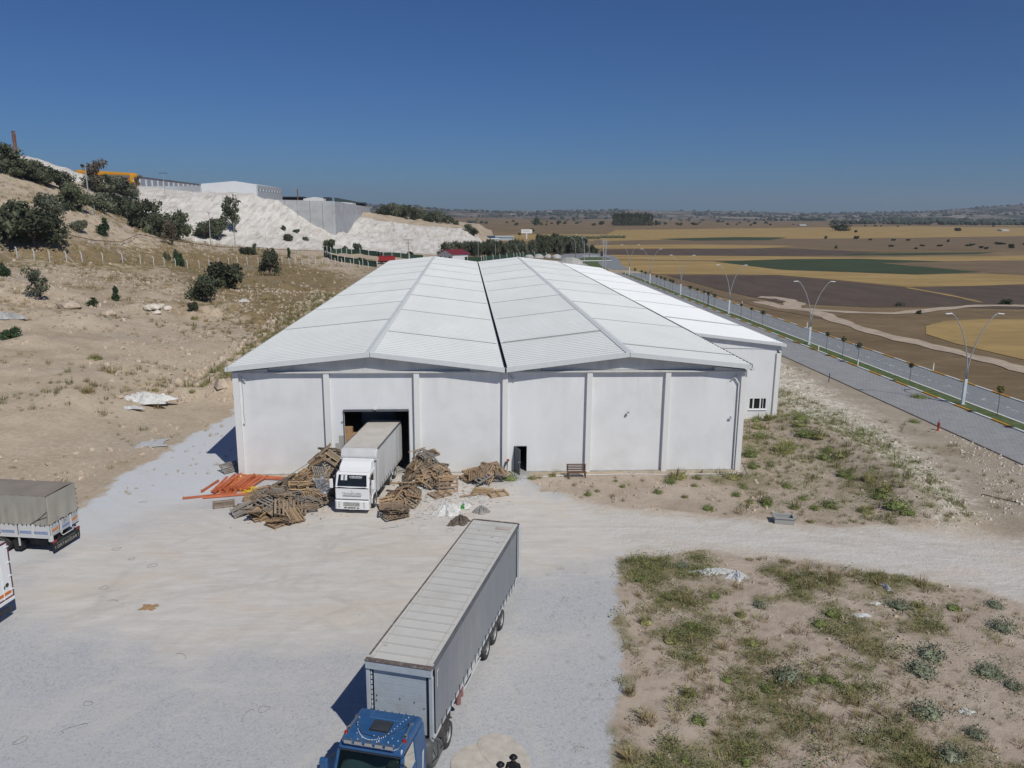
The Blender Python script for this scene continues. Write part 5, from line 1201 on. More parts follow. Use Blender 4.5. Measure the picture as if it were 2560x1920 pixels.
single_p(950, 1070, 1, 3, 'lone pallet lying flat among the litter below the tall pile', .0, .6)
single_p(968, 1060, 1, 1, 'pallet standing on edge among the litter below the tall pile', .55, .1, R(72))
single_p(572, 1118, 2, 2, 'pale pallet lying at the front edge of the big heap', .05, .9, R(6))
single_p(525, 1112, 3, 2, 'pallet propped up at the far left tip of the big heap', .35, .5, R(22), R(-18))
single_p(627, 1126, 0, 0, 'grey-brown pallet lying at the front right edge of the big heap', .12, .12, R(12))
single_p(603, 1133, 1, 2, 'light brown pallet lying flat in front of the big heap', .02, .85, R(3))
# loose planks
def plank(a, b_, w_, m, label):
    a, b_ = Vector(a), Vector(b_); d = b_-a; q = d.to_track_quat('X', 'Z').to_euler()
    single('plank', box(0, d.length, -w_/2, w_/2, 0, .03), M_w[m], label, 'plank', tuple(a), tuple(q))
plank((-4.3,56.7,2.05), (-3.0,57.0,2.35), .1, 1, 'long loose plank sticking out left from the top of the tall pallet pile')
plank((.0,56.9,.1), (1.2,57.4,.12), .1, 1, 'loose plank at the wall foot between the two right pallet piles')
plank((-13.2,56.4,.4), (-11.6,57.0,1.3), .08, 0, 'long loose board slanting up the back of the big heap')
q = hit(1000, 1074); plank((q[0]-.2,q[1],.05), (q[0]+1.0,q[1]+.35,.06), .2, 1, 'loose brown board lying left of the bright orange-brown pallet')
q = hit(870, 1068); plank((q[0]-.9,q[1]+.3,.75), (q[0]+.9,q[1]-.3,.85), .35, 2, 'wide brown board on top of the small pile beside the cab')
# ------------------------------------------------------------ orange racking beams and yellow fittings
M_or = mat('orange_beam_paint', (.56,.16,.07), .55, var=.15, scale=1.5, dirt=(.42,.16,.10), dirt_amt=.5, objvar=.15)
bm_ = mesh('racking_beam', join(box(0, 2.9, -.06, .06, 0, .12), box(-.02, .03, -.08, .08, -.04, .16)), M_or)
def beam(a, yaw, z, label, tilt=0, L=1, group=None):
    t = ob('racking_beam', bm_, None, (a[0], a[1], z), (0, tilt, yaw), label=label, category='steel beam', group=group, kind='thing'); t.scale = (L, 1, 1)
a0 = hit(458, 1064); a9 = hit(503, 1029); BYAW = math.atan2(a9[1]-a0[1], a9[0]-a0[0]); rr = random.Random(5)
for i in range(27):
    row = i % 10; lay = i//10
    beam((a0[0]+row*.25+rr.uniform(-.06, .06)+lay*.15, a0[1]-.15+rr.uniform(-.3, .25)), BYAW+R(rr.uniform(-9, 9)), .02+lay*.14+float(zat(a0[0], a0[1])), 'orange steel racking beam in the loose bundle at the warehouse corner', 0, rr.uniform(.95, 1.12), 'orange beams bundled at the warehouse corner')
q = hit(396, 1079); beam(q, R(16), .03, 'long orange beam lying alone on the gravel, leftmost of all beams', 0, 1.15)
q = hit(440, 1078); beam(q, R(12), .06, 'orange beam lying end to end with the leftmost beam')
q = hit(452, 1064); beam((q[0]-.5, q[1]), BYAW-R(4), .05, 'short orange beam lying just left of the bundle', 0, .8)
q = hit(524, 1030); beam(q, R(-12), .05, 'orange beam lying along the wall foot right of the bundle', 0, 1.25)
q = hit(562, 1036); beam(q, R(-12), .08, 'dusty orange beam beside the wall, its end under the pallets', 0, .9)
M_yl = mat('yellow_fitting_paint', (.62,.42,.04), .6, var=.2, objvar=.2)
for (cx_, cy_2, n, lb) in ((509,1048,60,'loose yellow rack fittings scattered beside the orange beams'), (545,1061,70,'tangled heap of yellow rack fittings left of the pallet heap'), (530,1037,40,'yellow rack fittings mixed with scrap wood near the wall')):
    q = hit(cx_, cy_2); gs = []
    for _ in range(n): gs.append(xf(box(-.19, .19, -.035, .035, -.03, .03), (rr.gauss(0, .38), rr.gauss(0, .28), abs(rr.gauss(.06, .08))), (rr.uniform(-.5, .5), rr.uniform(-.6, .6), rr.uniform(0, 3))))
    o = single('rack_fittings', join(*gs), M_yl, lb, 'metal fittings', tuple(q)); o['kind'] = 'stuff'
# ------------------------------------------------------------ films, tarps, rubbish
M_film = mat('clear_white_film', (.55,.56,.57), .35, var=.2, scale=6, dirt=(.35,.33,.30), dirt_amt=.5, dirt_scale=3, bump=.6, bscale=5)
M_silver = mat('silver_film', (.33,.34,.36), .3, metal=.3, var=.5, scale=5, bump=.8, bscale=4)
M_bag = mat('white_sack', (.66,.66,.65), .7, var=.12, scale=4, dirt=(.40,.37,.32), dirt_amt=.5, dirt_scale=3, bump=.6, bscale=6)
M_rubb = mat('burnt_rubbish', (.13,.11,.09), .9, var=.5, scale=9)
def crumple(px, py, sx, sy, sz, m, label, seed=1, name='plastic_sheet', cat='plastic sheet', yaw=0, z=None):
    q = hit(px, py); g = np.random.default_rng(seed); n = 26; V = []; F = []
    ph = g.uniform(0, 6, 12); fr = g.uniform(2, 9, 12)
    for i in range(n):
        for j in range(n):
            u, v = i/(n-1)*2-1, j/(n-1)*2-1; r_ = math.sqrt(u*u+v*v); k = 1+.25*math.sin(4*math.atan2(v, u)+ph[0])+.12*math.sin(9*math.atan2(v, u)+ph[1])
            sq = max(abs(u), abs(v)); rad = sq/(r_+1e-6) if r_ > 0 else 1; x, y = u*rad*k, v*rad*k
            w_ = abs(math.sin(fr[0]*u+ph[2]+2*math.sin(fr[1]*v)))*.6+abs(math.sin(fr[2]*v*1.2+ph[3]+2*math.sin(fr[3]*u)))*.4+.5*abs(math.sin(fr[4]*(u+v)+ph[4]))
            V.append((x*sx, y*sy, sz*w_*max(0, 1-sq**2)+.015))
    for i in range(n-1):
        for j in range(n-1): a = i*n+j; F.append((a, a+n, a+n+1, a+1))
    return single(name, (V, F), m, label, cat, (q[0], q[1], q[2] if z is None else z), (0, 0, yaw))
crumple(312, 868, 2.6, 1.2, .75, M_bag, 'crumpled pale tarpaulins dumped on the bare slope left of the warehouse', 4, 'tarpaulin_heap', 'tarpaulin', .15)
crumple(280, 882, 1.3, .5, .2, M_film, 'flat clear film lying at the lower left of the dumped tarpaulins', 6)
crumple(322, 958, 1.5, 1.3, .05, mat('spilled_grey_gravel', (.45,.46,.47), .9, var=.15, scale=20), 'thin patch of grey gravel spilled on the slope beside the gravel edge', 7, 'gravel_patch', 'gravel')
crumple(965, 1108, .9, .7, .55, M_bag, 'heap of white plastic sacks dumped in front of the pallets', 9, 'plastic_sacks', 'rubbish')
crumple(1000, 1096, .6, .3, .3, M_bag, 'smaller white sack right beside the heap of plastic sacks', 10, 'plastic_sacks', 'rubbish')
crumple(992, 1130, .7, .45, .4, M_rubb, 'dark dirty rubbish bundle below the white sacks', 11, 'rubbish_bundle', 'rubbish', .4)
crumple(1040, 1107, .5, .32, .4, mat('grey_sack', (.28,.27,.26), .8, var=.4, scale=8), 'grey-brown knotted bag lying alone right of the rubbish', 12, 'rubbish_bag', 'rubbish bag')
crumple(976, 1135, .22, .2, .3, M_rubb, 'small dark lump of rubbish at the bottom of the litter', 13, 'rubbish_lump', 'rubbish')
crumple(1001, 1098, .22, .16, .25, mat('green_bag', (.05,.26,.06), .6), 'small bright green bag in the litter', 14, 'green_bag', 'bag')
crumple(898, 1050, .8, .6, .4, M_film, 'clump of clear film at the left foot of the tall pallet pile', 15)
crumple(905, 1035, .6, .4, .2, M_film, 'loose clear film between the truck wheels and the tall pile', 16)
o = crumple(697, 1078, .5, .9, .6, M_silver, 'silver plastic film draped against the big pallet heap beside the cab', 17); o.rotation_euler = (R(60), 0, R(60)); o.location.z += .75
crumple(710, 985, .55, .4, .25, M_film, 'white film on top of the big pallet heap near the wall', 18, z=2.35)
crumple(1545, 1237, 1.3, .3, .2, M_film, 'long strip of torn clear film in the weeds beside the track', 19)
crumple(1590, 1248, .55, .4, .3, M_film, 'bunched clear film in the weeds right of the torn strip', 20)
crumple(1915, 1270, .18, .5, .14, M_bag, 'upright twisted white rag in the weeds near the track', 21, 'white_rag', 'rag')
crumple(1892, 1305, .25, .15, .1, M_bag, 'small white scrap of plastic in the weeds below the twisted rag', 22)
crumple(1862, 1330, .45, .2, .08, M_film, 'flat pale scrap of film in the weeds right of centre', 23)
crumple(2417/PS, 1780/PS, .3, .22, .03, M_bag, 'flat white panel piece lying in the weedy ground at lower right', 24, 'board_scrap', 'scrap')
crumple(527, 652, .9, .5, .5, M_bag, 'bright white sack lying in dry grass beside the far bushes', 25, 'white_sack', 'sack')
crumple(15, 688, 2.5, 1.0, .7, mat('grey_limestone', (.40,.40,.40), .9, var=.3, scale=3, bump=.8), 'pale grey rock slab at the left edge of the slope', 26, 'rock_slab', 'rock')
crumple(378, 568+105, 1.2, .8, .5, M_bag, 'pale boulder cluster beside the small pine on the slope', 27, 'boulder', 'rock') if False else None
crumple(322, 1312, .42, .32, .02, M_cardboard, 'flat brown cardboard sheet lying on the open yard', 28, 'cardboard_sheet', 'cardboard')
# wire strapping loops on the ground
M_wire = mat('black_strapping', (.12,.12,.12), .6)
wl = [(310,1085),(252,1186),(285,1207),(392,1418+0),(330,1222),(570,1532),(537,1545),(585,1095),(620,1128),(930,1098),(955,1092),(905,1112),(895,1123),(985,1125),(915,1143),(858,1136),(840,1138),(972,1146),(1085,1165),(890,1060),(860,1075),(1010,1085),(1040,1085),(190,1520),(225,1270),(245,1300),(160,1575),(45,1600)]
rr = random.Random(9)
for k, (px, py) in enumerate(wl):
    q = hit(px, py); n = 22; r0 = rr.uniform(.18, .34); op = rr.random() < .35; P = []
    e = rr.uniform(.55, 1); ph = rr.uniform(0, 6)
    for i in range(n+(0 if op else 1)):
        a = 2*math.pi*i/n*(.6 if op else 1); rad = r0*(1+.12*math.sin(3*a+ph))
        P.append((rad*math.cos(a)*(1.8 if op else 1), rad*math.sin(a)*e, .012+.02*max(0, math.sin(2*a+ph))))
    where = 'on the open gravel yard' if py > 1150 or px < 600 else 'in the litter near the pallets'
    single('strapping_loop', tube(P, .0055, 4, op), M_wire, 'thin dark loop of packing strap lying ' + where, 'packing strap', tuple(q), (0, 0, rr.uniform(0, 6)), group='packing straps ' + where)
# litter: small torn paper and film flakes as one mass
def flakes(cx_, cy_2, sx, sy, n, seed, size=.07):
    g = np.random.default_rng(seed); q = hit(cx_, cy_2); p = np.stack([q[0]+g.normal(0, sx, n), q[1]+g.normal(0, sy, n), np.zeros(n)], -1)
    p = p[(p[:, 1] < 57.4)]; n = len(p); p[:, 2] = zat(p[:, 0], p[:, 1])+.03
    u = g.normal(size=(n, 3))*(1, 1, .35); v = g.normal(size=(n, 3))*(1, 1, .35); s = size*g.uniform(.3, 1.3, (n, 1))
    return np.stack([p-u*s, p-v*s, p+u*s, p+v*s], 1).reshape(-1, 3), np.arange(4*n).reshape(n, 4)
def merge(L):
    Vs, Fs, o_ = [], [], 0
    for V, F in L: Vs.append(V); Fs.append(F+o_); o_ += len(V)
    return np.concatenate(Vs), np.concatenate(Fs)
V, F = merge([flakes(920,1060,1.6,1.4,260,1), flakes(990,1080,1.8,1.0,200,2), flakes(960,1110,1.0,.8,160,3), flakes(1000,1045,1.6,.5,120,4), flakes(560,1060,1.5,.8,60,5), flakes(780,985,1,.3,20,6)])
ob('litter', fastmesh('litter', V, F, M_film), kind='stuff', label='scattered scraps of film and paper between the pallet piles')
V, F = merge([flakes(960,1070,2.4,1.6,240,11,.05), flakes(650,1100,2.5,1.6,160,12,.05)])
ob('litter', fastmesh('litter', V, F, M_w[1]), kind='stuff', label='scattered splinters of wood around the pallet piles')

# ------------------------------------------------------------ bench, tub, hydrant, hose, edging
M_benchw = mat('dark_red_brown_slats', (.13,.07,.05), .7, var=.2)
q = atz(1244, 1029); t = thing('park_bench', 'slatted dark wood park bench standing at the warehouse wall', 'bench', (q[0], q[1]-.1, 0), 0)
for i in range(4): part('seat_slat', box(-.75, .75, -.42+i*.12, -.33+i*.12, .43, .46), M_benchw, t, bevel=.005)
for i in range(4): part('back_slat', box(-.75, .75, .06+i*.02, .09+i*.02, .52+i*.13, .61+i*.13), M_benchw, t, bevel=.005)
for x in (-.66, .66): part('leg', join(box(x-.03, x+.03, -.4, -.34, 0, .43), box(x-.03, x+.03, .04, .1, 0, .95), box(x-.03, x+.03, -.42, .1, .40, .43)), M_dark, t)
q = hit(1692, 1128); t = thing('concrete_tub', 'empty rectangular grey tub at the edge of the weedy bank', 'tub', tuple(q), R(-12))
for a in (box(-.62,.62,-.4,-.34,0,.45), box(-.62,.62,.34,.4,0,.45), box(-.62,-.56,-.34,.34,0,.45), box(.56,.62,-.34,.34,0,.45)): part('side', a, M_conc, t, bevel=.01)
part('bottom', box(-.56, .56, -.34, .34, 0, .06), M_conc, t); part('rim', join(box(-.68,.68,-.46,-.4,.38,.45), box(-.68,.68,.4,.46,.38,.45), box(-.68,-.62,-.46,.46,.38,.45), box(.62,.68,-.46,.46,.38,.45)), M_conc, t)
M_hyd = mat('dull_red_paint', (.30,.035,.03), .6, var=.2)
q = hit(2026, 930); t = thing('fire_hydrant', 'dull red fire hydrant standing at the verge beside the paved road', 'fire hydrant', tuple(q), .3)
part('barrel', lathe([(.16,0),(.16,.05),(.09,.08),(.09,.62),(.12,.64),(.12,.7),(.08,.78),(.02,.8)], 14, 'z'), M_hyd, t, smooth=True)
for s in (-1, 1): part('outlet', tube([(0,0,.5),(s*.18,0,.5)], .05, 8), M_hyd, t)
part('operating_nut', tube([(0,0,.8),(0,0,1.05)], .03, 6), M_hyd, t)
M_hose = mat('white_hose', (.66,.67,.66), .5)
def ground_tube(pts, r, m, name, label, cat):
    P = [hit(*p) for p in pts]; o = P[0]; single(name, tube([tuple(p-o+np.array([0, 0, r])) for p in P], r, 6), m, label, cat, tuple(o), smooth=True)
ground_tube([(1130,1034),(1160,1031),(1200,1029),(1240,1027),(1300,1026),(1380,1025),(1440,1026),(1500,1025),(1560,1024),(1590,1021),(1604,1018)], .035, M_hose, 'hose', 'white hose lying along the foot of the right wall', 'hose')
ground_tube([(1603,1000),(1618,1027),(1600,1023),(1560,1028),(1500,1027)], .03, M_film, 'torn_sheet', 'strip of torn white sheeting at the right corner of the warehouse', 'plastic sheet')
ground_tube([(1434,1040),(1438,1046),(1440,1053)], .03, M_hose, 'hose', 'short bent end of white hose below the wall bush', 'hose')
ground_tube([(1088,1034),(1088,1041),(1124,1042)], .025, M_hose, 'edging', 'white edging strip round the bush by the side door', 'edging')
ground_tube([(2120,1068),(2150,1075),(2212,1090),(2260,1100)], .03, M_dark, 'pipe', 'dark pipe lying on the bare verge at the right edge', 'pipe')
ground_tube([(2090,905),(2050,898),(1990,890),(1975,880),(1972,875),(1985,872)], .03, M_dark, 'cable', 'black cable curling over the paving beside the nearest lamp', 'cable')
P = [(4.25,57.45,0),(3.9,57.0,.02),(4.3,57.4,1.0)]
t = thing('hand_truck', 'small two-legged trolley frame leaning at the wall by the side door', 'trolley', (3.15, 57.25, 0))
part('frame', join(tube([(0,0,0),(.1,.2,1.15)], .03, 6), tube([(-.45,-.2,0),(-.1,.1,.85),(.1,.2,1.15)], .03, 6)), M_dark, t); part('grip', box(.02,.2,.1,.24,1.05,1.2), M_hyd, t)

# ------------------------------------------------------------ two people at the very bottom of the view
M_black = mat('black_clothes', (.014,.014,.016), .8, var=.2); M_skin = mat('skin', (.36,.22,.15), .6, var=.05); M_hair = mat('black_cap', (.012,.012,.015), .45, var=.2)
def person(px, py, ztop, label, yaw):
    q = atz(px, py, ztop-.05); t = thing('person', label, 'person', (q[0], q[1], 0), yaw)
    me_ = bpy.data.meshes.new('body')
    V = [(0,0,.98),(0,.0,1.25),(0,.0,1.45),(0,.01,1.53),(0,.0,1.66),(.10,0,.93),(.11,-.02,.5),(.12,.02,.08),(.12,-.14,.04),(-.10,0,.93),(-.11,-.02,.5),(-.12,.02,.08),(-.12,-.14,.04),
         (.19,0,1.43),(.26,.02,1.17),(.24,-.14,.98),(-.19,0,1.43),(-.26,.02,1.17),(-.24,-.14,.98)]
    E_ = [(0,1),(1,2),(2,3),(3,4),(0,5),(5,6),(6,7),(7,8),(0,9),(9,10),(10,11),(11,12),(2,13),(13,14),(14,15),(2,16),(16,17),(17,18)]
    rad = [.15,.15,.15,.06,.09,.10,.07,.05,.045,.10,.07,.05,.045,.075,.055,.04,.075,.055,.04]
    me_.from_pydata(V, E_, []); me_.materials.append(M_black)
    o = ob('body', me_, t); sk = o.modifiers.new('skin', 'SKIN')
    for i, v in enumerate(me_.skin_vertices[0].data): v.radius = (rad[i], rad[i]*.8)
    me_.skin_vertices[0].data[0].use_root = True
    s = o.modifiers.new('sub', 'SUBSURF'); s.levels = 1; s.render_levels = 2
    part('head', xf(blob(.085, .10, .12, 2, .03), (0, -.01, 1.66)), M_skin, t, smooth=True)
    part('face', join(xf(blob(.015,.02,.02,1,0), (0,-.11,1.65)), box(-.03,.03,-.106,-.10,1.60,1.606), box(-.04,-.02,-.104,-.098,1.68,1.69), box(.02,.04,-.104,-.098,1.68,1.69)), M_skin, t)
    part('cap', join(xf(blob(.12, .13, .09, 2, .03, 1, .5), (0, .01, 1.72)), xf(blob(.15, .16, .02, 2, .02), (0, .0, 1.70))), M_hair, t, smooth=True)
    for s_ in (-1, 1):
        part('hand', join(xf(blob(.035,.02,.05,1,.05), (s_*.24,-.17,.95)), *[tube([(s_*.24+dx,-.17,.91),(s_*.24+dx,-.18,.87),(s_*.24+dx,-.165,.84)], .008, 5) for dx in (-.025,-.008,.009,.026)], tube([(s_*.21,-.18,.95),(s_*.20,-.21,.92)], .009, 5)), M_skin, t)
person(1109, 1633, 1.80, 'person in black with a black cap, right one of the two at the bottom edge', 2.9)
person(1081, 1650, 1.78, 'person in black with a black cap, left one of the two, almost out of view', 2.6)
q = atz(1060, 1640); me_ = mesh('sand_spread', xf(blob(.95, 1.2, .035, 4, .55, 5), (q[0], q[1], 0)), mat('pale_sand', (.52,.475,.42), .95, var=.12, scale=3, bump=.3)); struct('sand_spread', me_)
# ------------------------------------------------------------ vegetation
M_tree = [mat('dark_oak_leaf', (.082,.095,.055), .85, var=.45, scale=.9, objvar=.3), mat('grey_green_leaf', (.125,.138,.092), .85, var=.4, scale=.9, objvar=.25), mat('pine_needle', (.045,.078,.034), .85, var=.4, scale=1.2, objvar=.2), mat('bare_brown_twigs', (.13,.105,.075), .9, var=.3, scale=2)]
def crown_cloud(n, kind, seed):
    """leaf positions through several overlapping clumps in a unit crown (radius 1, height 0..~1.7)"""
    g = np.random.default_rng(seed); cl = []
    k = {'oak': 15, 'bush': 11, 'pine': 13, 'column': 9, 'open': 9}[kind]
    for i in range(k):
        if kind == 'pine': h = g.uniform(0, 1); c = np.array([*(g.normal(0, .28, 2)*(1-h*.8)), .15+h*1.6]); r = .50*(1-h*.72)
        elif kind == 'column': c = np.array([*g.normal(0, .12, 2), .2+i/k*1.7]); r = .38
        elif kind == 'open': a = g.uniform(0, 6.28); c = np.array([math.cos(a)*g.uniform(.1, .7), math.sin(a)*g.uniform(.1, .7), g.uniform(.5, 1.6)]); r = g.uniform(.18, .34)
        else: a = g.uniform(0, 6.28); rr_ = g.uniform(.15, .72); c = np.array([math.cos(a)*rr_, math.sin(a)*rr_, g.uniform(.18, 1.25 if kind == 'oak' else .75)*(1.1-.4*rr_)]); r = g.uniform(.24, .46)
        cl.append((c, r))
    P = []
    per = n//k
    for c, r in cl:
        d = g.normal(size=(per, 3)); d /= np.linalg.norm(d, axis=1)[:, None]; P.append(c+d*r*(g.uniform(.5, 1.25, (per, 1)))*(1, 1, .8))
    P = np.concatenate(P); P = P[P[:, 2] > .01]
    return P, cl
_tm = {}
def tree_meshes(kind, var, mi, size):
    key = (kind, var, mi)
    if key not in _tm:
        g = np.random.default_rng(100+var); n = {'oak': 2100, 'bush': 1500, 'pine': 1400, 'column': 900, 'open': 1000}[kind]
        P, cl = crown_cloud(n, kind, var*7+len(kind)); V, F = leaves(P, size, g)
        core = join(*[xf(blob(r*.60, r*.60, r*.5, 1, .3, i), tuple(c)) for i, (c, r) in enumerate(cl)]) if kind != 'open' else None
        tr = [tube([(0,0,-.1),(.03,0,.35),(0,.03,.8)], [.07,.055,.03], 6)]
        for c, r in cl[:6]: tr.append(tube([(0,0,.25),tuple(c*.5+np.array([0,0,.15])),tuple(c)], [.035,.022,.01], 5))
        Vc = None
        if core:
            Vt = np.array(core[0]); Ft = np.array(core[1]); Fq4 = np.concatenate([Ft, Ft[:, -1:]], 1)
        me_ = fastmesh('crown', V, F, M_tree[mi])
        mc = mesh('crown_core', core, M_tree[mi]) if core else None
        _tm[key] = (me_, mc, mesh('trunk', join(*tr), M_bark))
    return _tm[key]
def tree(q, w_, h_, kind, mi, label, name='tree', group=None, var=None, cat=None):
    var = random.randrange(3) if var is None else var
    a, b_, c = tree_meshes(kind, var, mi, .075 if w_ > 3 else .10)
    t = thing(name, label, cat or ('tree' if name.endswith('tree') else 'bush'), (float(q[0]), float(q[1]), float(q[2])-.08), random.uniform(0, 6.28), group)
    t.scale = (w_/1.72, w_/1.72, h_/1.38 if kind in ('oak', 'open') else (h_/1.8 if kind != 'bush' else h_/.92))
    ob('trunk', c, t); ob('crown', a, t)
    if b_: ob('crown_core', b_, t)
    return t
def treepx(px, py, wpx, hpx, kind, mi, label, name='tree', Y=None, **k):
    """survey: foot pixel, width and height in photo units; size follows from the distance"""
    q = hit(px, py) if Y is None else hitd(px, py, Y)
    if q is None: return
    s = math.sqrt(q[0]**2+q[1]**2)*PS/CAM_F; return tree(q, wpx*s, hpx*s, kind, mi, label, name, **k)
# big oaks of the left slope
T_ = [(20,522,100,85,'oak',0,'huge dark oak mass at the far left edge behind the fence','oak_tree'),(75,530,90,62,'oak',0,'wide dark oak right beside the huge one at the left edge','oak_tree'),(105,512,60,50,'oak',0,'dark oak on the upper right of the big left group','oak_tree'),
 (105,470,52,46,'oak',1,'rounded dark oak above the big left group','oak_tree'),(10,372,60,52,'oak',0,'dark oak on the crest at the far left edge','oak_tree'),(45,385,60,36,'oak',0,'low dark tree on the crest right of the edge oak','oak_tree'),
 (75,392,45,40,'oak',1,'crest tree in front of the white heap, just left of its middle','oak_tree'),(100,402,50,38,'oak',0,'crest tree in front of the right part of the white heap','oak_tree'),(130,410,50,36,'oak',1,'grey-green tree on the crest left of the tall pole','oak_tree'),
 (160,455,52,58,'oak',0,'tall dark oak left of the tall camera pole','oak_tree'),(200,412,50,46,'open',3,'half-bare brown topped tree behind the tall camera pole','bare_tree'),(222,418,60,38,'oak',1,'grey-green tree right of the tall camera pole','oak_tree'),
 (258,420,50,32,'oak',1,'grey-green tree below the orange building','oak_tree'),(285,425,34,26,'bush',1,'low grey-green tree below the white columned hall','oak_tree'),(295,404,20,18,'open',3,'small half-bare shrub on white spoil below the columned hall','bare_tree'),
 (215,458,60,42,'oak',1,'dense tree right behind the lamp pole on the slope','oak_tree'),(250,465,60,46,'oak',0,'dense dark tree in the middle of the slope belt','oak_tree'),(280,472,50,40,'oak',1,'dark tree at the right part of the slope belt','oak_tree'),
 (310,500,62,66,'oak',0,'tall pointed oak at the lower end of the slope belt','oak_tree'),(345,512,50,50,'oak',0,'dark oak below the pointed oak','oak_tree'),(385,520,56,62,'oak',0,'round-headed dark oak with sky gap beside the white slope','oak_tree'),(372,531,44,40,'open',3,'greyish thin shrub in front of the round-headed oak','bare_tree'),
 (442,516,40,36,'oak',0,'dark tree behind the thin post on the white slope','oak_tree'),(470,515,42,42,'oak',0,'dark tree beside the leaning open-crowned tree','oak_tree'),(505,500,56,58,'open',0,'open-crowned tree with spreading branches before the white slope','oak_tree'),
 (228,510,36,34,'pine',2,'young green conifer beside the lamp pole on the slope','pine_tree'),(142,455,16,16,'bush',0,'small round bush on the pale cut left of the tall oak','shrub'),(168,500,32,24,'bush',1,'yellow-green shrub left of the lamp pole','shrub'),
 (360,562,14,16,'bush',0,'small dark bush behind the post fence, left of the round one','shrub'),(386,574,22,32,'bush',2,'round dark green tree just behind the post fence','pine_tree'),
 (484,622,76,62,'oak',0,'upper of the two big dark oaks in the dry meadow','oak_tree'),(442,650,58,56,'oak',0,'lower of the two big dark oaks in the dry meadow','oak_tree'),(584,596,40,58,'oak',0,'lone upright oak in the dry meadow near the warehouse roof','oak_tree'),
 (88,646,50,48,'open',1,'ragged grey-green tree on the slope at left','oak_tree'),(250,648,24,28,'pine',2,'small dark pine in the middle of the bare slope','pine_tree'),(202,662,30,18,'pine',2,'low young pine beside the white boulders','pine_tree'),
 (28,731,40,22,'bush',2,'low dark green pine bush at the left edge of the bare ground','pine_tree'),(8,598,22,20,'bush',2,'small round green bush at the left edge below the fence','shrub'),(416,669,22,16,'bush',0,'small dark bush below the lower meadow oak','shrub'),
 (4,585,14,16,'bush',0,'tiny dark bush touching the left picture edge','shrub'),(530,549,30,14,'bush',0,'dark low bush at the foot of the white spoil','shrub'),(550,551,14,22,'column',0,'narrow dark tree behind the right part of the fence','pine_tree'),
 (625,558,12,20,'column',2,'narrow dark tree just left of the green fence end','pine_tree'),(620,520,22,14,'bush',0,'dark bush on the spoil foot above the green fence','shrub'),(612,497,12,10,'bush',0,'small dark bush on the spoil above the green fence','shrub'),(640,503,14,9,'bush',0,'small dark bush on the spoil right of its neighbour','shrub'),
 (712,537,26,22,'bush',0,'dark shrub above the green fence beside the pole','shrub'),(772,540,20,16,'bush',0,'dark shrub above the middle of the green fence','shrub'),(745,540,14,9,'bush',1,'yellow-green shrub above the green fence','shrub'),(660,520,14,9,'bush',1,'yellowish shrub left of the dark pole','shrub'),
 (780,566,22,10,'bush',2,'creeper bush hanging over the green fence','shrub'),
 (970,552,44,30,'oak',1,'grey leafless-looking round tree beside the red roofed house','oak_tree'),(885,553,16,10,'bush',0,'dark shrub left of the red roof','shrub')]
for a in T_: treepx(*a[:6], a[6], a[7])
# wood on the knoll behind the concrete wall
rr = random.Random(11)
for i, (px, py, wpx, hpx) in enumerate(((822,478,20,20),(832,488,24,24),(848,480,24,30),(858,474,22,24),(868,482,26,34),(880,486,24,30),(892,488,24,30),(905,490,24,30),(918,491,24,28),(930,491,24,26),(942,492,24,28),(953,493,20,24),(963,494,20,20),(975,495,16,15),(985,496,14,12),(845,492,22,18),(872,494,24,18),(900,496,24,16),(925,496,24,14),(1012,520,20,18),(1022,526,22,20))):
    treepx(px, py, wpx, hpx, 'oak', rr.choice((0, 0, 1)), ('dark tree on the %s of the wooded knoll behind the concrete wall' % ('left slope' if px < 860 else 'left crest' if px < 890 else 'middle crest' if px < 930 else 'right slope' if px < 1000 else 'low right foot')), 'oak_tree', Y=560+rr.uniform(-30, 30) if px < 1000 else 470, group='trees on the knoll behind the wall')
# planted belt behind the green fence
for i in range(40):
    px = 985+i*6.6+rr.uniform(-3, 3); top = rr.uniform(26, 36)*(1 if px < 1230 else .9); y = 372+rr.uniform(-14, 14)+(px > 1150)*18
    treepx(px, 551-(px-985)*.01, 17, top, 'oak', rr.choice((0, 0, 1)), ('dark green tree in the %s of the planted belt behind the roofs' % ('far left part', 'left part', 'middle', 'right part', 'far right part')[i//8]), 'oak_tree', Y=y, group='trees of the planted belt behind the roofs')
for i in range(12):
    px = 1165+i*8.5; treepx(px, 540, 22, rr.uniform(24, 30), 'oak', 0, 'dark tree in the rear row of the planted belt beside the roundabout', 'oak_tree', Y=455+rr.uniform(-10, 10), group='trees in the rear row of the belt')
for k, (px, py, w_, h_, lb) in enumerate(((1240,548,28,34,'large dark tree where the road bends, right end of the belt'),(1262,547,20,22,'dark tree right of the curved lamp at the roundabout'),(1278,546,16,20,'small dark tree behind the roundabout'),(1288,548,10,14,'last small shrub right of the roundabout'))): treepx(px, py, w_, h_, 'oak', 0, lb, 'oak_tree')
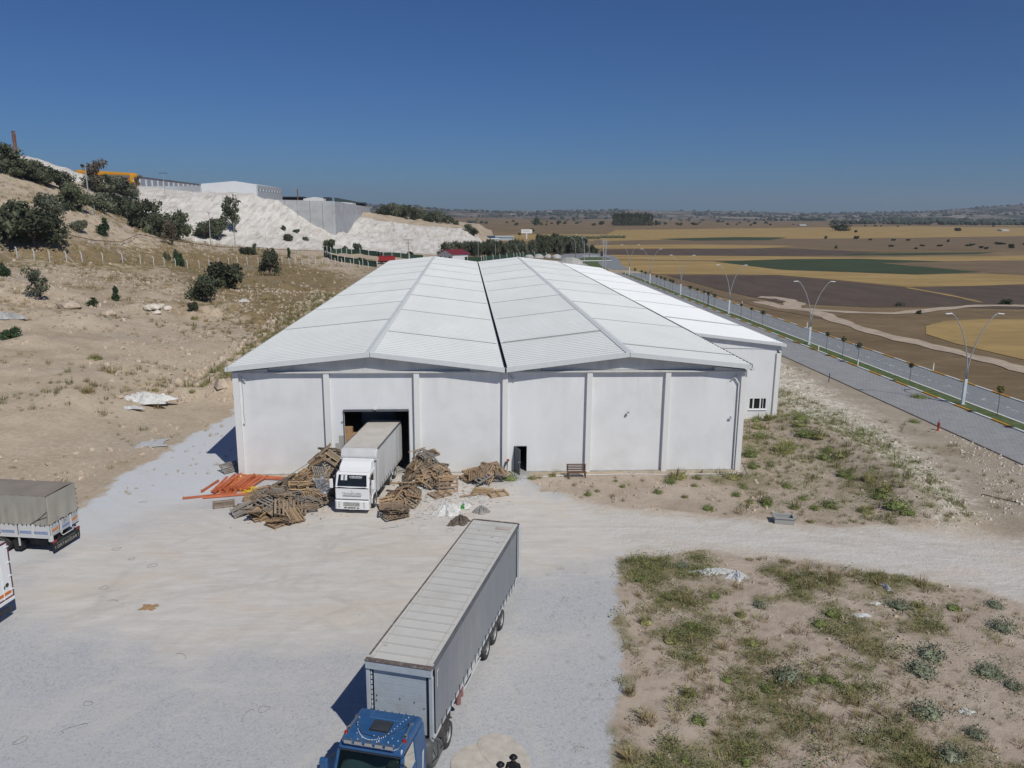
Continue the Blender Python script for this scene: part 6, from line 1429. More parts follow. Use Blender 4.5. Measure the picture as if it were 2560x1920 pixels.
# poplar grove and scattered trees on the plain
for i in range(22): treepx(1325+i*3.9+rr.uniform(-1, 1), 487.5, 13, rr.uniform(22, 26), 'column', 0, 'tall dark poplar in the dense grove on the plain', 'poplar_tree', group='poplars of the grove on the plain')
single_trees = [(1417,487,7,13),(1158,487,9,18),(1163,487,8,15),(1170,487,6,8),(1115,487,9,6),(1118,486,6,5),(1150,500,9,7),(1122,508,7,6),(1207,486,10,10),(1299,486,12,9),(1283,487,10,5),(1340,485,9,5),(1220,484,8,6),(1180,487,5,5),(1470,487,9,6),(1500,486,14,6),(1437,485,8,6),(1551,480,9,5),
 (1630,484,8,5),(1655,483,8,5),(1815,499,34,15),(1848,502,6,5),(2067,499,13,6),(1784,516,6,6),(1806,537,6,7),(1850,516,9,6),(1880,519,7,4),(1930,520,8,4),(1962,520,8,4),(1925,533,9,4),(1992,532,10,4),(1978,538,7,4),(2048,523,5,6),(2030,532,10,4),(2100,530,9,4),(2093,532,12,5),(2120,536,8,5),(2130,538,8,5),(2184,536,9,8),(2160,528,18,5),
 (1985,678,11,8),(2174,658,22,13),(1943,661,18,8),(2215,529,9,5)]
for i, (px, py, w_, h_) in enumerate(single_trees):
    lb = {40: 'small shrub beside the dirt track on the right', 41: 'round dark bush standing beside the track in the right field', 42: 'reddish low shrub between track and ploughed field', 20: 'broad clump of dark trees standing alone on the right plain', 1: 'taller poplar clump left of the billboard'}.get(i, 'small dark tree standing alone far out on the plain')
    treepx(px, py, w_, h_, 'bush' if h_ < 9 else 'oak', 1 if i in (42,) else 0, lb, 'plain_tree', group=None if i in (40, 41, 42, 20, 1) else 'lone trees on the plain')
# far-off scrub and orchards as one mass
def puffs(name, pts, m, label):
    Vs, Fs, o_ = [], [], 0; base = [blob(1, 1, .8, 1, .25, s) for s in range(4)]
    for i, (x, y, z, w_, h_) in enumerate(pts):
        V, F = base[i % 4]; V = np.array(V)*(w_/2, w_/2, h_*.6)+(x, y, z+h_*.35); Vs.append(V); Fs.append(np.array(F)+o_); o_ += len(V)
    ob(name, fastmesh(name, np.concatenate(Vs), np.concatenate(Fs), m), kind='stuff', label=label)
g = np.random.default_rng(5); pts = []
def band(n, tx0, tx1, y0, y1, w0, w1, hh=.8):
    for _ in range(n):
        y = y0*(y1/y0)**g.uniform(); x = y*g.uniform(tx0, tx1); c = vnoise(np.array(x/140.), np.array(y/300.))
        if c < .47: continue
        w_ = g.uniform(w0, w1); pts.append((x, y, float(zat(x, y)), w_, w_*hh))
band(500, .42, .80, 2350, 3000, 9, 20); band(700, -.15, .80, 2500, 4200, 7, 16); band(1500, -.15, .8, 3400, 6200, 10, 24, .6); band(120, .0, .75, 1300, 2300, 4, 8)
for _ in range(420):
    y = g.uniform(1700, 1850) if _ % 2 else g.uniform(1900, 2050); x = y*(.47+.35*g.uniform()**.8); w_ = g.uniform(7, 15); pts.append((x, y, float(zat(x, y)), w_, w_*.9))
puffs('far_scrub', pts, mat('far_scrub_leaf', (.050,.062,.045), .9, var=.4, scale=.05), 'distant scrub and tree lines in front of the far hills')
# orchard rows near the billboard
pts = []
for i in range(60):
    q = atz(1198+i*3.3 % 150 + (i//30)*2, 516-(i//30)*1.6); pts.append((q[0], q[1], 0, 2.6, 2.6))
puffs('orchard_rows', pts, M_tree[0], 'rows of tiny orchard trees right of the billboard')

# ------------------------------------------------------------ grass tufts and weeds near the yard
def tuft_mesh(kind, seed):
    g = np.random.default_rng(seed); n = {'weed': 420, 'grass': 130, 'dry': 120, 'grey': 520}[kind]
    a = g.uniform(0, 6.28, n); rad = g.uniform(0, 1, n)**.7*.55
    b0 = np.stack([np.cos(a)*rad*.55, np.sin(a)*rad*.55, np.zeros(n)], -1)
    out = np.stack([np.cos(a), np.sin(a), np.zeros(n)], -1)
    if kind in ('weed', 'grey'):                         # leafy: small leaves filling a low dome
        d = g.normal(size=(n, 3)); d /= np.linalg.norm(d, axis=1)[:, None]; d[:, 2] = abs(d[:, 2])
        p = d*(g.uniform(.3, 1, (n, 1))**.6)*(.55, .55, .42)*(1+.25*np.sin(3*a+seed))[:, None]+(0, 0, .02)
        return leaves(p, .036, g)
    h = g.uniform(.25, .7, n)*(1-.45*rad/.55); tip = b0+out*(h*.45)[:, None]*g.uniform(.3, 1.2, (n, 1))+np.stack([np.zeros(n), np.zeros(n), h], -1)
    side = np.stack([-np.sin(a), np.cos(a), np.zeros(n)], -1)*.012
    V = np.stack([b0-side, b0+side, tip+side*.4, tip-side*.4], 1).reshape(-1, 3)
    return V, np.arange(4*n).reshape(n, 4)
M_tuft = {'weed': mat('green_weed', (.165,.195,.068), .9, var=.4, scale=3, objvar=.25), 'grass': mat('olive_grass', (.23,.22,.095), .9, var=.35, scale=3, objvar=.25), 'dry': mat('dry_yellow_grass', (.33,.26,.13), .9, var=.3, scale=3, objvar=.2), 'grey': mat('grey_green_weed', (.20,.22,.15), .9, var=.35, scale=3, objvar=.2)}
TM = {k: [tuft_mesh(k, s+1) for s in range(4)] for k in M_tuft}
TMM = {k: [fastmesh('foliage', *TM[k][s], M_tuft[k]) for s in range(4)] for k in M_tuft}
cores = {k: mesh('foliage_core', blob(.34, .34, .22, 2, .35, 3, .2), M_tuft[k]) for k in M_tuft}
def tuft(px, py, wpx, hpx, kind, label, group=None):
    q = hit(px, py); s = math.sqrt(q[0]**2+q[1]**2+(CAM_H-q[2])**2)*PS/CAM_F
    t = thing('weed_clump', label, 'weed clump', (float(q[0]), float(q[1]), float(q[2])-.02), random.uniform(0, 6.28), group)
    k_ = 1.35 if (py < 1115 and px > 1600) else 1.1
    w_ = wpx*k_*s/1.1; hpx *= 1+.5*(k_-1); t.scale = (w_, w_, max(hpx*s/(.62 if kind in ('grass', 'dry') else .45)*.8, .3*w_))
    ob('foliage', TMM[kind][random.randrange(4)], t)
    if kind != 'dry': ob('foliage_core', cores[kind], t)
UB = [(1465,1032,58,24,'grass','large grassy bush at the right wall foot'),(1447,1042,34,14,'weed','lower left clump below the large wall bush'),(1505,1034,30,16,'grass','dry-green clump touching the large wall bush on its right'),(1582,1032,56,16,'grass','low wide bush at the wall near the right corner'),
 (1102,1037,40,22,'weed','green bush beside the open side door'),(1150,1034,30,12,'grass','low clump between side door and bench'),(1193,1028,28,12,'grass','thin twiggy clump left of the bench'),(1165,1032,26,10,'dry','dry twigs against the wall left of the bench'),(1640,944,30,16,'weed','green clump at the warehouse right corner base'),(1632,910,22,12,'weed','dark green clump under the annex window wall'),
 (1665,905,40,16,'grass','bushy clump in front of the annex window'),(1640,925,34,18,'grass','tall grassy clump beside the right warehouse edge'),(1700,965,50,18,'grass','wide olive clump on the weedy bank'),(1690,975,60,16,'grass','broad olive grass patch on the upper bank'),(1728,905,30,14,'weed','green clump by the annex footing'),
 (1725,918,30,12,'weed','green clump below the annex footing'),(1745,938,50,14,'weed','wide green clump on the bank right of the footing'),(1770,945,34,16,'grass','yellow-green clump right of the wide green one'),(1780,992,26,22,'weed','upright green clump on the crest of the bank'),(1820,985,44,18,'grass','large olive clump on the right side of the bank'),
 (1790,975,26,12,'weed','green clump left of the large olive one'),(1822,1028,30,18,'weed','round green clump on the right slope of the bank'),(1838,1033,22,10,'weed','small clump touching the round green one'),(1620,985,34,22,'weed','dark green clump hugging the warehouse corner'),(1628,1010,26,16,'weed','green clump in front of the right warehouse corner'),
 (1655,1088,28,24,'weed','tall rounded weed on the bank above the track'),(1655,1094,20,10,'weed','small weed at the foot of the rounded one'),(1608,1055,18,10,'weed','small weed clump below the right corner'),(1620,1085,22,12,'grass','pale green clump left of the rounded weed'),(1590,1070,24,12,'weed','weed clump right of the bank middle'),
 (1530,1100,30,14,'weed','weed clump low on the bank above the track'),(1420,1065,24,14,'weed','weed clump in the middle of the bank'),(1480,1075,22,12,'grass','olive clump in the middle of the bank right of the bent hose'),(1500,1050,16,9,'weed','small weed below the large wall bush'),(1345,1052,20,9,'weed','small weed below the bench on the right'),
 (1270,1070,18,16,'weed','upright weed on the left part of the bank'),(1290,1062,14,8,'weed','little weed on the left part of the bank'),(1330,1040,12,7,'weed','tiny weed right of the bench'),(1900,1075,30,20,'weed','dark clump at the lower right end of the bank'),(1915,1060,40,20,'grass','yellowish clump near the right end of the bank'),
 (1935,1095,44,24,'weed','big dark clump at the rubble edge'),(1960,1108,30,14,'weed','dark clump at the lower end of the rubble'),(1870,1105,40,14,'grass','olive patch at the bottom right of the bank'),(1880,1035,36,14,'grass','yellow-green patch on the rubble edge'),(1700,1052,22,12,'weed','weed clump on the bank above the tub'),
 (1735,1078,20,12,'weed','small round weed right above the tub'),(1760,1100,22,14,'weed','weed clump right of the tub'),(1790,1095,26,20,'weed','tall weed clump right of the tub near the track'),(1712,1098,16,10,'weed','weed touching the tub edge'),(1675,1128,16,8,'weed','weed just left of the tub'),
 (1750,1128,24,10,'grass','olive clump at the track edge right of the tub'),(1985,860,30,10,'weed','low weed on the dirt verge beside the road'),(1975,912,20,8,'weed','small weed on the verge beyond the rubble'),
 (1700,1468,62,40,'grey','big grey-green weed in the middle of the lower right patch'),(1752,1472,36,20,'weed','green weed right beside the big grey-green one'),(1785,1470,38,22,'weed','second green weed right of the big grey-green one'),(1655,1490,36,18,'weed','weed left below the big grey-green one'),
 (2010,1420,54,34,'grey','big grey-green weed on the bare right part, upper of the close pair'),(1990,1452,62,30,'grey','big grey-green weed on the bare right part, lower of the close pair'),(2000,1545,60,36,'grey','grey-green weed below the close pair at right'),(2140,1455,60,24,'grey','grey-green weed near the right edge, middle height'),
 (2165,1360,46,28,'grey','grey-green weed near the right edge, upper one'),(2150,1310,34,18,'grey','small grey weed near the right edge top'),(2110,1590,40,24,'grey','grey weed at lower right below the white panel'),(2055,1640,54,36,'grey','big grey weed at the bottom right edge of the view'),(2190,1485,36,18,'grey','grey weed touching the right edge'),
 (1640,1310,34,18,'grey','grey-green weed in the upper middle of the weed patch'),(1475,1225,34,18,'grey','grey-green weed at the top left beside the torn film'),(1545,1290,30,18,'weed','bright green weed below the torn film'),(1500,1355,30,16,'weed','spiky green weed in the left middle of the patch'),(1600,1330,34,18,'grass','olive clump right of the spiky green weed'),
 (1385,1255,26,20,'weed','weed clump at the left patch border near the gravel'),(1395,1345,44,24,'grass','olive clump on the left patch border'),(1450,1385,48,24,'grass','wide olive clump in the left half of the patch'),(1400,1560,56,30,'dry','brownish dry bush at the lower left of the patch'),(1360,1500,40,34,'dry','tan dry bush beside the gravel'),
 (1490,1500,50,24,'grass','olive clump in the lower left middle'),(1510,1560,40,22,'weed','dark weed clump lower left middle'),(1360,1640,60,30,'dry','dry brown bush at the bottom left corner of the patch'),(1480,1645,24,18,'weed','small green weed at the bottom of the view, left'),(1610,1650,30,22,'weed','green weed at the bottom edge, middle of the patch'),
 (1800,1330,40,22,'weed','green clump in the upper right middle'),(1770,1350,40,18,'weed','green clump left of its twin in the upper right middle'),(1895,1260,36,12,'dry','dry tuft at the track edge, right side'),(1940,1310,50,20,'grey','grey clump on the right side near the track'),(1985,1310,40,16,'grass','olive clump on the right side near the track'),
 (2060,1315,34,14,'weed','green clump near the track on the far right'),(1840,1245,30,12,'dry','dry tuft on the track edge, upper middle'),(1620,1210,26,8,'dry','low dry tuft at the top edge of the patch'),(1700,1215,28,10,'dry','dry tuft at the top edge right of centre'),(1560,1400,40,22,'dry','golden dry clump in the middle left'),
 (1625,1390,46,20,'grass','olive clump in the centre of the patch'),(1570,1470,30,14,'weed','weed clump left of the big grey-green weed'),(1550,1590,30,24,'dry','bare twiggy weed in the lower middle'),(1640,1560,30,14,'dry','dead twiggy weed lower centre'),(1810,1480,24,12,'weed','small weed right of centre'),
 (205,775,40,14,'grass','long olive tuft on the bare slope, upper left'),(420,690,20,12,'grass','tuft on top of the small earth heaps'),(445,695,14,10,'dry','dry tuft on the small earth heaps'),(190,848,44,22,'dry','brown bushy grass ridge on the bare slope, lower one'),(240,806,34,18,'dry','brown bushy grass above the lower ridge'),
 (405,803,26,12,'grass','yellow-green tuft right of the slope middle'),(375,828,18,10,'grass','olive tuft below the yellow-green one'),(465,810,20,16,'weed','dark green tuft left of the warehouse roof corner'),(415,848,14,10,'weed','green tuft left of the warehouse'),(335,845,20,12,'grass','tuft above the dumped tarpaulins'),
 (530,872,40,20,'dry','dead grey bush beside the warehouse upper corner'),(288,1152-0,0,0,'grass','skip')]
for a in UB:
    if a[5] == 'skip': continue
    tuft(a[0]+0, a[1], a[2], a[3], a[4], a[5])
# the many small ones: one mass per kind
def scatter(kind, n, region, seed, smin, smax, dens=None, label=''):
    g = np.random.default_rng(seed); Vs, Fs, o_ = [], [], 0; c = 0; P = np.array(region); lo, hi = P.min(0), P.max(0)
    xs = g.uniform(lo[0], hi[0], n*8); ys = g.uniform(lo[1], hi[1], n*8); m = sdpoly(xs, ys, region) < -.05
    if dens: m &= dens(xs, ys) > g.uniform(0, 1, len(xs))
    xs, ys = xs[m][:n], ys[m][:n]; zs = zat(xs, ys)
    for i in range(len(xs)):
        V, F = TM[kind][i % 4]; k = g.integers(0, 3); sl_ = slice(0, None); nq = len(V)//4
        keep = max(14, int(nq*(.15 if kind in ('weed', 'grey') else .28))); st = g.integers(0, nq-keep); V = V.reshape(-1, 4, 3)[st:st+keep].reshape(-1, 3)
        s = g.uniform(smin, smax)*(.5+g.uniform()**2); a = g.uniform(0, 6.28); ca, sa = math.cos(a), math.sin(a)
        W_ = np.stack([V[:, 0]*ca-V[:, 1]*sa, V[:, 0]*sa+V[:, 1]*ca, V[:, 2]*g.uniform(.6, 1.1)*(.55 if kind == 'grass' and seed == 2 else 1)], -1)*s+(xs[i], ys[i], zs[i]-.01)
        Vs.append(W_); Fs.append(np.arange(4*keep).reshape(keep, 4)+o_); o_ += 4*keep
    if Vs: ob('weeds', fastmesh('weeds', np.concatenate(Vs), np.concatenate(Fs), M_tuft[kind]), kind='stuff', label=label)
d1 = lambda x, y: np.clip(MATD(x, y)**1.3, .03, 1)*np.where(x > 18, .6, 1)
scatter('weed', 3200, WEEDS1, 1, .5, 1.1, d1, 'small green weeds over the lower right patch')
scatter('grass', 2100, WEEDS1, 2, .4, .9, lambda x, y: np.clip(MATD(x, y)*.8+fbm(x+50, y, 6, 4)*.8, 0.02, 1), 'olive grass tufts over the lower right patch')
scatter('dry', 1300, WEEDS1, 3, .4, .9, lambda x, y: np.clip((fbm(x+90, y, 6, 4)+.05)*2, 0.05, 1)*(1+(y > 38)), 'dry grass tufts over the lower right patch')
scatter('grey', 260, WEEDS1, 4, .3, .8, None, 'small grey-green weeds over the lower right patch')
scatter('weed', 1300, WEEDS2, 5, .45, 1.25, lambda x, y: np.clip((x-14)/14, .06, 1), 'small green weeds on the bank right of the warehouse')
scatter('grass', 900, WEEDS2, 6, .4, 1.1, lambda x, y: np.clip((x-14)/14, .08, 1), 'olive grass tufts on the bank right of the warehouse')
scatter('dry', 420, [(31,46),(44,46),(44,100),(31,100)], 7, .3, .7, lambda x, y: np.clip(fbm(x, y, 6, 4)*2+.3, 0, 1), 'dry grass in the rubble verge')
SL = [(-95,62),(-60,50),(-34,46),(-27,60),(-24,78),(-23,110),(-22,180),(-40,200),(-110,160)]
scatter('grass', 1300, SL, 8, .5, 1.3, lambda x, y: np.clip((fbm(x, y, 12, 5))*3.2-.25+.9*np.exp(-((x+27)/8)**2)*(y > 78), 0.0, 1), 'olive grass tufts on the slope left of the warehouse')
scatter('dry', 1500, SL, 9, .5, 1.3, lambda x, y: np.clip(fbm(x+33, y, 11, 5)*2.6-.05, 0.02, 1), 'dry grass tufts on the slope left of the warehouse')
scatter('weed', 260, SL, 10, .4, 1.0, lambda x, y: np.clip(fbm(x+60, y, 9, 4)*2.4-.1, 0.02, 1), 'green weeds on the slope left of the warehouse')
scatter('grass', 1400, [(-30,84),(-21.5,84),(-19.5,120),(-19.5,184),(-34,184),(-32,120)], 11, 1.0, 2.0, None, 'thick olive grass on the rocky berm beside the warehouse')
scatter('dry', 900, [(-200,170),(-60,120),(-30,130),(-22,190),(-10,255),(-60,300),(-150,260)], 12, 1.2, 2.4, None, 'dry meadow grass behind the slope')
scatter('dry', 1500, [(-230,200),(-100,150),(-60,200),(-40,300),(-110,330),(-190,330)], 15, 1.5, 3.2, None, 'dry bushes and grass on the upper slope')
scatter('weed', 500, [(-230,200),(-100,150),(-60,200),(-40,300),(-110,330),(-190,330)], 16, 1.5, 3.5, None, 'green scrub on the upper slope')
scatter('dry', 120, [(-27,50),(-18,60),(-18.5,90),(-23,88),(-26,60)], 13, .3, .6, None, 'dry wisps on the gravel strip left of the warehouse')
scatter('weed', 50, [(6,24),(8,42),(2,40),(-2,25)], 14, .2, .5, lambda x, y: np.clip((x-2)/6, 0, 1), 'few weeds at the edge of the gravel')
# ------------------------------------------------------------ loose stones
def stones(region, n, seed, smin, smax, m, label, dens=None, name='stones'):
    g = np.random.default_rng(seed); P = np.array(region); lo, hi = P.min(0), P.max(0)
    xs = g.uniform(lo[0], hi[0], n*4); ys = g.uniform(lo[1], hi[1], n*4); k = sdpoly(xs, ys, region) < 0
    if dens: k &= dens(xs, ys) > g.uniform(0, 1, len(xs))
    xs, ys = xs[k][:n], ys[k][:n]; n = len(xs); zs = zat(xs, ys)
    base = np.array([(-.5,-.4,0),(.5,-.45,0),(.45,.4,0),(-.4,.5,0),(-.3,-.25,.45),(.3,-.2,.5),(.25,.3,.4),(-.2,.2,.55)]); Fb = np.array([(0,1,5,4),(1,2,6,5),(2,3,7,6),(3,0,4,7),(4,5,6,7)])
    s = smin*(smax/smin)**(g.uniform(0, 1, n)**2); a = g.uniform(0, 6.28, n); B = base[None]+g.normal(0, .12, (n, 8, 3)); B[:, :4, 2] -= .15
    ca, sa = np.cos(a)[:, None], np.sin(a)[:, None]
    V = np.stack([B[..., 0]*ca-B[..., 1]*sa, B[..., 0]*sa+B[..., 1]*ca, B[..., 2]], -1)*s[:, None, None]+np.stack([xs, ys, zs], -1)[:, None]
    F = (Fb[None]+8*np.arange(n)[:, None, None]).reshape(-1, 4)
    ob(name, fastmesh(name, V.reshape(-1, 3), F, m), kind='stuff', label=label)
M_st = mat('tan_stone', (.47,.39,.31), .95, var=.3, scale=1.5); M_stw = mat('pale_limestone', (.62,.57,.49), .95, var=.22, scale=1.5); M_stg = mat('grey_stone', (.42,.42,.42), .95, var=.25, scale=1.2)
stones(SL, 9000, 21, .06, .6, M_st, 'loose tan stones on the slope left of the warehouse', lambda x, y: np.clip(fbm(x, y, 9, 5)*2+.25, .05, 1))
stones([(-32,80),(-21,80),(-19.5,180),(-34,180)], 1500, 22, .2, 1.3, M_st, 'rocks of the berm beside the warehouse')
stones([(-200,150),(-95,90),(-30,150),(-20,250),(-150,300)], 2500, 23, .15, .9, M_st, 'loose stones in the dry meadow')
stones(WEEDS2, 2600, 24, .04, .28, M_st, 'small stones on the bank right of the warehouse', lambda x, y: np.clip(.35+fbm(x, y, 4, 4), .05, 1))
stones(WEEDS1, 2600, 25, .03, .20, M_st, 'small stones over the lower right patch', lambda x, y: np.clip(.4+fbm(x, y, 5, 4)+.03*(x-14), .05, 1))
stones(RUBBLE, 9500, 26, .05, .28, M_stw, 'pale limestone rubble beside the annex', lambda x, y: np.clip(.55+fbm(x, y, 6, 4), .1, 1), 'rubble')
stones([(28,45),(46,50),(45,70),(40,56),(34,46)], 900, 27, .05, .25, M_stw, 'scattered pale stones at the lower verge')
stones([(-60,14),(44,14),(44,40),(9,43),(4,40),(-8,56),(-26,56),(-30,40)], 1500, 28, .02, .07, M_stg, 'stray pebbles on the yard')
# boulders near the small pine
for k, (px, py, r_) in enumerate(((330,742,1.3),(346,738,.8),(338,752,.7),(360,668,.9),(325,668,1.1),(150,665,1.6),(235,770-90,1.2))):
    q = hit(px, py-75 if k < 3 else py); single('boulder', blob(r_, r_*.8, r_*.55, 2, .22, k, .3), M_stw if k < 5 else M_st, ('largest white boulder beside the small pine','white boulder right of the largest one by the pine','low white boulder in front of the largest one','pale boulder on the upper slope right of the pine','pale boulder beside the young pine','tan boulder on the left slope above the crack','tan rock below the low young pine')[k], 'boulder', (float(q[0]), float(q[1]), float(q[2])+r_*.1))
# ------------------------------------------------------------ far works on the hill
M_orange = mat('orange_cladding', (.60,.27,.012), .6, var=.05, dirt=(.45,.2,.02), dirt_amt=.3, dirt_scale=.1)
M_fw = mat('far_white_cladding', (.66,.68,.70), .6, var=.04, scale=.1); M_fg = mat('far_grey_panel', (.40,.42,.45), .7, var=.06, scale=.2)
M_fb = mat('pale_blue_rail', (.26,.40,.45), .6); M_rustc = mat('rusty_chimney', (.17,.075,.05), .8, var=.35, scale=.4, dirt=(.35,.3,.28), dirt_amt=.5, dirt_scale=.5)
M_bigc = mat('shuttered_concrete', (.42,.435,.45), .85, var=.10, scale=.12, dirt=(.31,.325,.34), dirt_amt=.6, dirt_scale=.22, stretch=(1, 1, 1.8))
M_mar = mat('dark_red_roof_sheet', (.17,.025,.035), .6, var=.1); M_fblue = mat('blue_shed_sheet', (.05,.09,.15), .6); M_shed = mat('pale_blue_shed', (.42,.50,.56), .5)
def quadwall(a, b_, z0, z1, th=.6):
    """upright slab between plan points a and b"""
    ax, ay, bx2, by2 = a[0], a[1], b_[0], b_[1]; dx, dy = bx2-ax, by2-ay; L = math.hypot(dx, dy); nx_, ny_ = -dy/L*th, dx/L*th
    z1a, z1b = (z1 if hasattr(z1, '__len__') else (z1, z1))
    V = [(ax,ay,z0),(bx2,by2,z0),(bx2+nx_,by2+ny_,z0),(ax+nx_,ay+ny_,z0),(ax,ay,z1a),(bx2,by2,z1b),(bx2+nx_,by2+ny_,z1b),(ax+nx_,ay+ny_,z1a)]
    return V, [(0,3,2,1),(4,5,6,7),(0,1,5,4),(1,2,6,5),(2,3,7,6),(3,0,4,7)]
def P3(px, py, Y): return aty(px, py, Y)
a, b_ = P3(27, 283, 440), P3(36, 345, 440)
t = thing('chimney', 'rusty brown chimney rising behind the white heap at far left', 'chimney', (b_[0], 440, b_[2]-4)); h_ = a[2]-b_[2]+4
part('stack', lathe([(.95, 0), (.85, h_*.98), (.95, h_*.985), (.95, h_)], 14, 'z'), M_rustc, t, smooth=False)
# orange building
a, b_ = P3(160, 366, 446), P3(284, 373.5, 432)
t = thing('orange_building', 'bright orange flat industrial building on the hill behind the trees', 'building')
part('wall', quadwall(a, b_, 22, (a[2], b_[2]), 5), M_orange, t, bevel=1.2)
part('logo_mark', box(b_[0]-3.6, b_[0]-2.4, 431.2, 431.6, b_[2]-5.2, b_[2]-2.6), M_dark, t)
# long columned hall
a, b_ = P3(287, 379.5, 434), P3(432, 397.5, 566)
t = thing('columned_hall', 'long white hall with a row of columns beside the orange building', 'building'); n = 13
part('wall', quadwall(a, b_, 22, (a[2]-1, b_[2]-1), 12), M_fg, t); part('roof', quadwall((a[0]-.5, a[1]-1.5), (b_[0], b_[1]-1.5), a[2]-1.1, a[2]+.1, 15), mat('dark_roof_edge', (.16,.15,.16), .7), t)
for i in range(n+1):
    u = i/n; x, y = a[0]+(b_[0]-a[0])*u, a[1]+(b_[1]-a[1])*u; part('column', box(x-.55, x+.55, y-1.2, y-.1, 22, a[2]-1.15), M_fw, t)
a2, b2 = P3(300, 402, 424), P3(432, 402.5, 520)
t = thing('pale_fence_screen', 'white boarded screen with pale blue rails below the columned hall', 'fence'); part('board', quadwall(a2, b2, 22, (a2[2], b2[2]), .3), M_fw, t)
for dz in (0, 1.4, 2.8, 4.2): part('rail', quadwall((a2[0], a2[1]-.3), (b2[0], b2[1]-.3), a2[2]-dz-.35, (a2[2]-dz, b2[2]-dz), .2), M_fb, t)
for u in (.0, .25, .45, .65, .85, 1): x, y = a2[0]+(b2[0]-a2[0])*u, a2[1]+(b2[1]-a2[1])*u-.5; part('post', box(x-.2, x+.2, y-.1, y+.1, 22, a2[2]), M_fb, t)
# white gable hall
l, r_, ap, fr = P3(434, 397, 480), P3(556, 399.5, 480), P3(506, 391, 480), P3(608.6, 406.8, 551)
t = thing('white_hall', 'big white hall with a low gable above the white spoil slope', 'building')
part('gable_wall', prism([(l[0],20),(r_[0],20),(r_[0],r_[2]),(ap[0],ap[2]),(l[0],l[2])][::-1], 480, 480.6, 'y'), M_fw, t)
part('side_wall', quadwall(r_, fr, 18, (r_[2], r_[2]), .6), M_fg, t)
V = [(l[0],480.6,l[2]),(ap[0],480.6,ap[2]),(r_[0],480.6,r_[2]),(l[0]+fr[0]-r_[0],551,l[2]),(ap[0]+fr[0]-r_[0],551,ap[2]),(fr[0],551,r_[2])]
part('roof', (V, [(0,1,4,3),(1,2,5,4)]), M_roof, t)
for i in range(17):
    for zz, hh in ((-2.2, .9), (-9.2, 1.6)):
        u = (i+.6)/17.4; x, y = r_[0]+(fr[0]-r_[0])*u+.05, r_[1]+(fr[1]-r_[1])*u-.3; part('window', box(x-.35, x+.35, y-.25, y+.1, r_[2]+zz-hh, r_[2]+zz), M_fw if i % 2 else M_fblue, t)
# concrete retaining wall and the plant on its top
L_, C_, E_ = P3(560, 430, 404), P3(723, 435, 402), P3(800, 447.5, 560)
t = thing('concrete_wall', 'tall grey shuttered concrete retaining wall standing behind the white spoil', 'wall')
def casts(a, b_, z0, rows, cols, off):
    L = math.hypot(b_[0]-a[0], b_[1]-a[1])
    for j in range(rows):
        for i in range(cols):
            u0, u1 = i/cols, (i+1)/cols; za = [a[2]+(b_[2]-a[2])*u for u in (u0, u1)]
            A0 = (a[0]+(b_[0]-a[0])*u0, a[1]+(b_[1]-a[1])*u0); B0 = (a[0]+(b_[0]-a[0])*(u1-.004), a[1]+(b_[1]-a[1])*(u1-.004))
            lo = z0+(min(za)-z0)*j/rows; 
            part('cast_panel', quadwall(A0, B0, lo+.04, (z0+(za[0]-z0)*(j+1)/rows, z0+(za[1]-z0)*(j+1)/rows), 1.2+random.uniform(0, .06)), M_bigc, t)
casts(L_, C_, -1, 5, 6, 0); casts(C_, E_, -1, 5, 7, 0)
rail = [quadwall((C_[0], C_[1]-.1), (E_[0], E_[1]-.1), C_[2]+.0, (C_[2]+1.9, E_[2]+1.9), .1)]
part('top_railing', rail[0], mat('dark_green_railing', (.05,.075,.07), .6), t)
for i, (x0, x1, y0, y1, m) in enumerate(((610,655,426.5,429,M_fg),(610,655,424.5,426.3,M_dark),(698,712,426,427.5,M_dark),(738,762,435,436.5,M_fw),(768,788,437,439.5,M_dark),(767,788,439.5,443,M_fw))):
    a, b_ = P3(x0, y0, 600), P3(x1, y1+6, 600); single('plant_block', box(a[0], b_[0], 600, 612, b_[2], a[2]), m, ('long grey roof line above the concrete wall','dark roof strip above the concrete wall','small dark canopy on the concrete wall top','low pale roof beyond the wall corner','dark low roof at the right end of the wall','white block under the dark roof at the wall end')[i], 'building')
a, p_, b_ = P3(655, 429.5, 590), P3(678, 425.5, 590), P3(699, 429.5, 590)
single('small_hall', prism([(a[0],a[2]-6),(b_[0],a[2]-6),(b_[0],b_[2]),(p_[0],p_[2]),(a[0],a[2])][::-1], 590, 610, 'y'), M_fw, 'small white arched hall peeping over the concrete wall', 'building')
a, b_ = P3(642, 408, 588), P3(643.5, 430, 588)
single('mast', box(a[0]-.35, a[0]+.35, 588, 588.6, b_[2]-3, a[2]), M_rustc, 'thin dark mast standing above the concrete wall', 'mast')
# poles
def pole(p0, p1, Y, r0, label, arms=(), name='utility_pole', m=M_galv, cat='pole'):
    a, b_ = P3(*p0, Y), P3(*p1, Y); z0 = min(float(zat(b_[0], Y)), b_[2])-.3; h_ = a[2]-z0
    t = thing(name, label, cat, (b_[0], Y, z0)); part('post', tube([(0,0,0),(a[0]-b_[0],0,h_)], [r0, r0*.6], 8), m, t)
    for dz, w_, th in arms: part('crossarm', box(a[0]-b_[0]-w_, a[0]-b_[0]+w_, -th, th, h_-dz-th, h_-dz+th), M_dark, t)
    return t, h_, a[0]-b_[0]
t, h_, dx = pole((183.5, 356), (191, 421), 292, .32, 'tall pale pole with camera crossbar on the wooded slope', ((.6,1.5,.12),), 'camera_mast')
for x in (-1.3, -.7, .2, 1.2): part('camera', box(dx+x-.2, dx+x+.2, -.25, .2, h_-.45, h_+.05+abs(x)*.1), M_galv if x == .2 else M_dark, t)
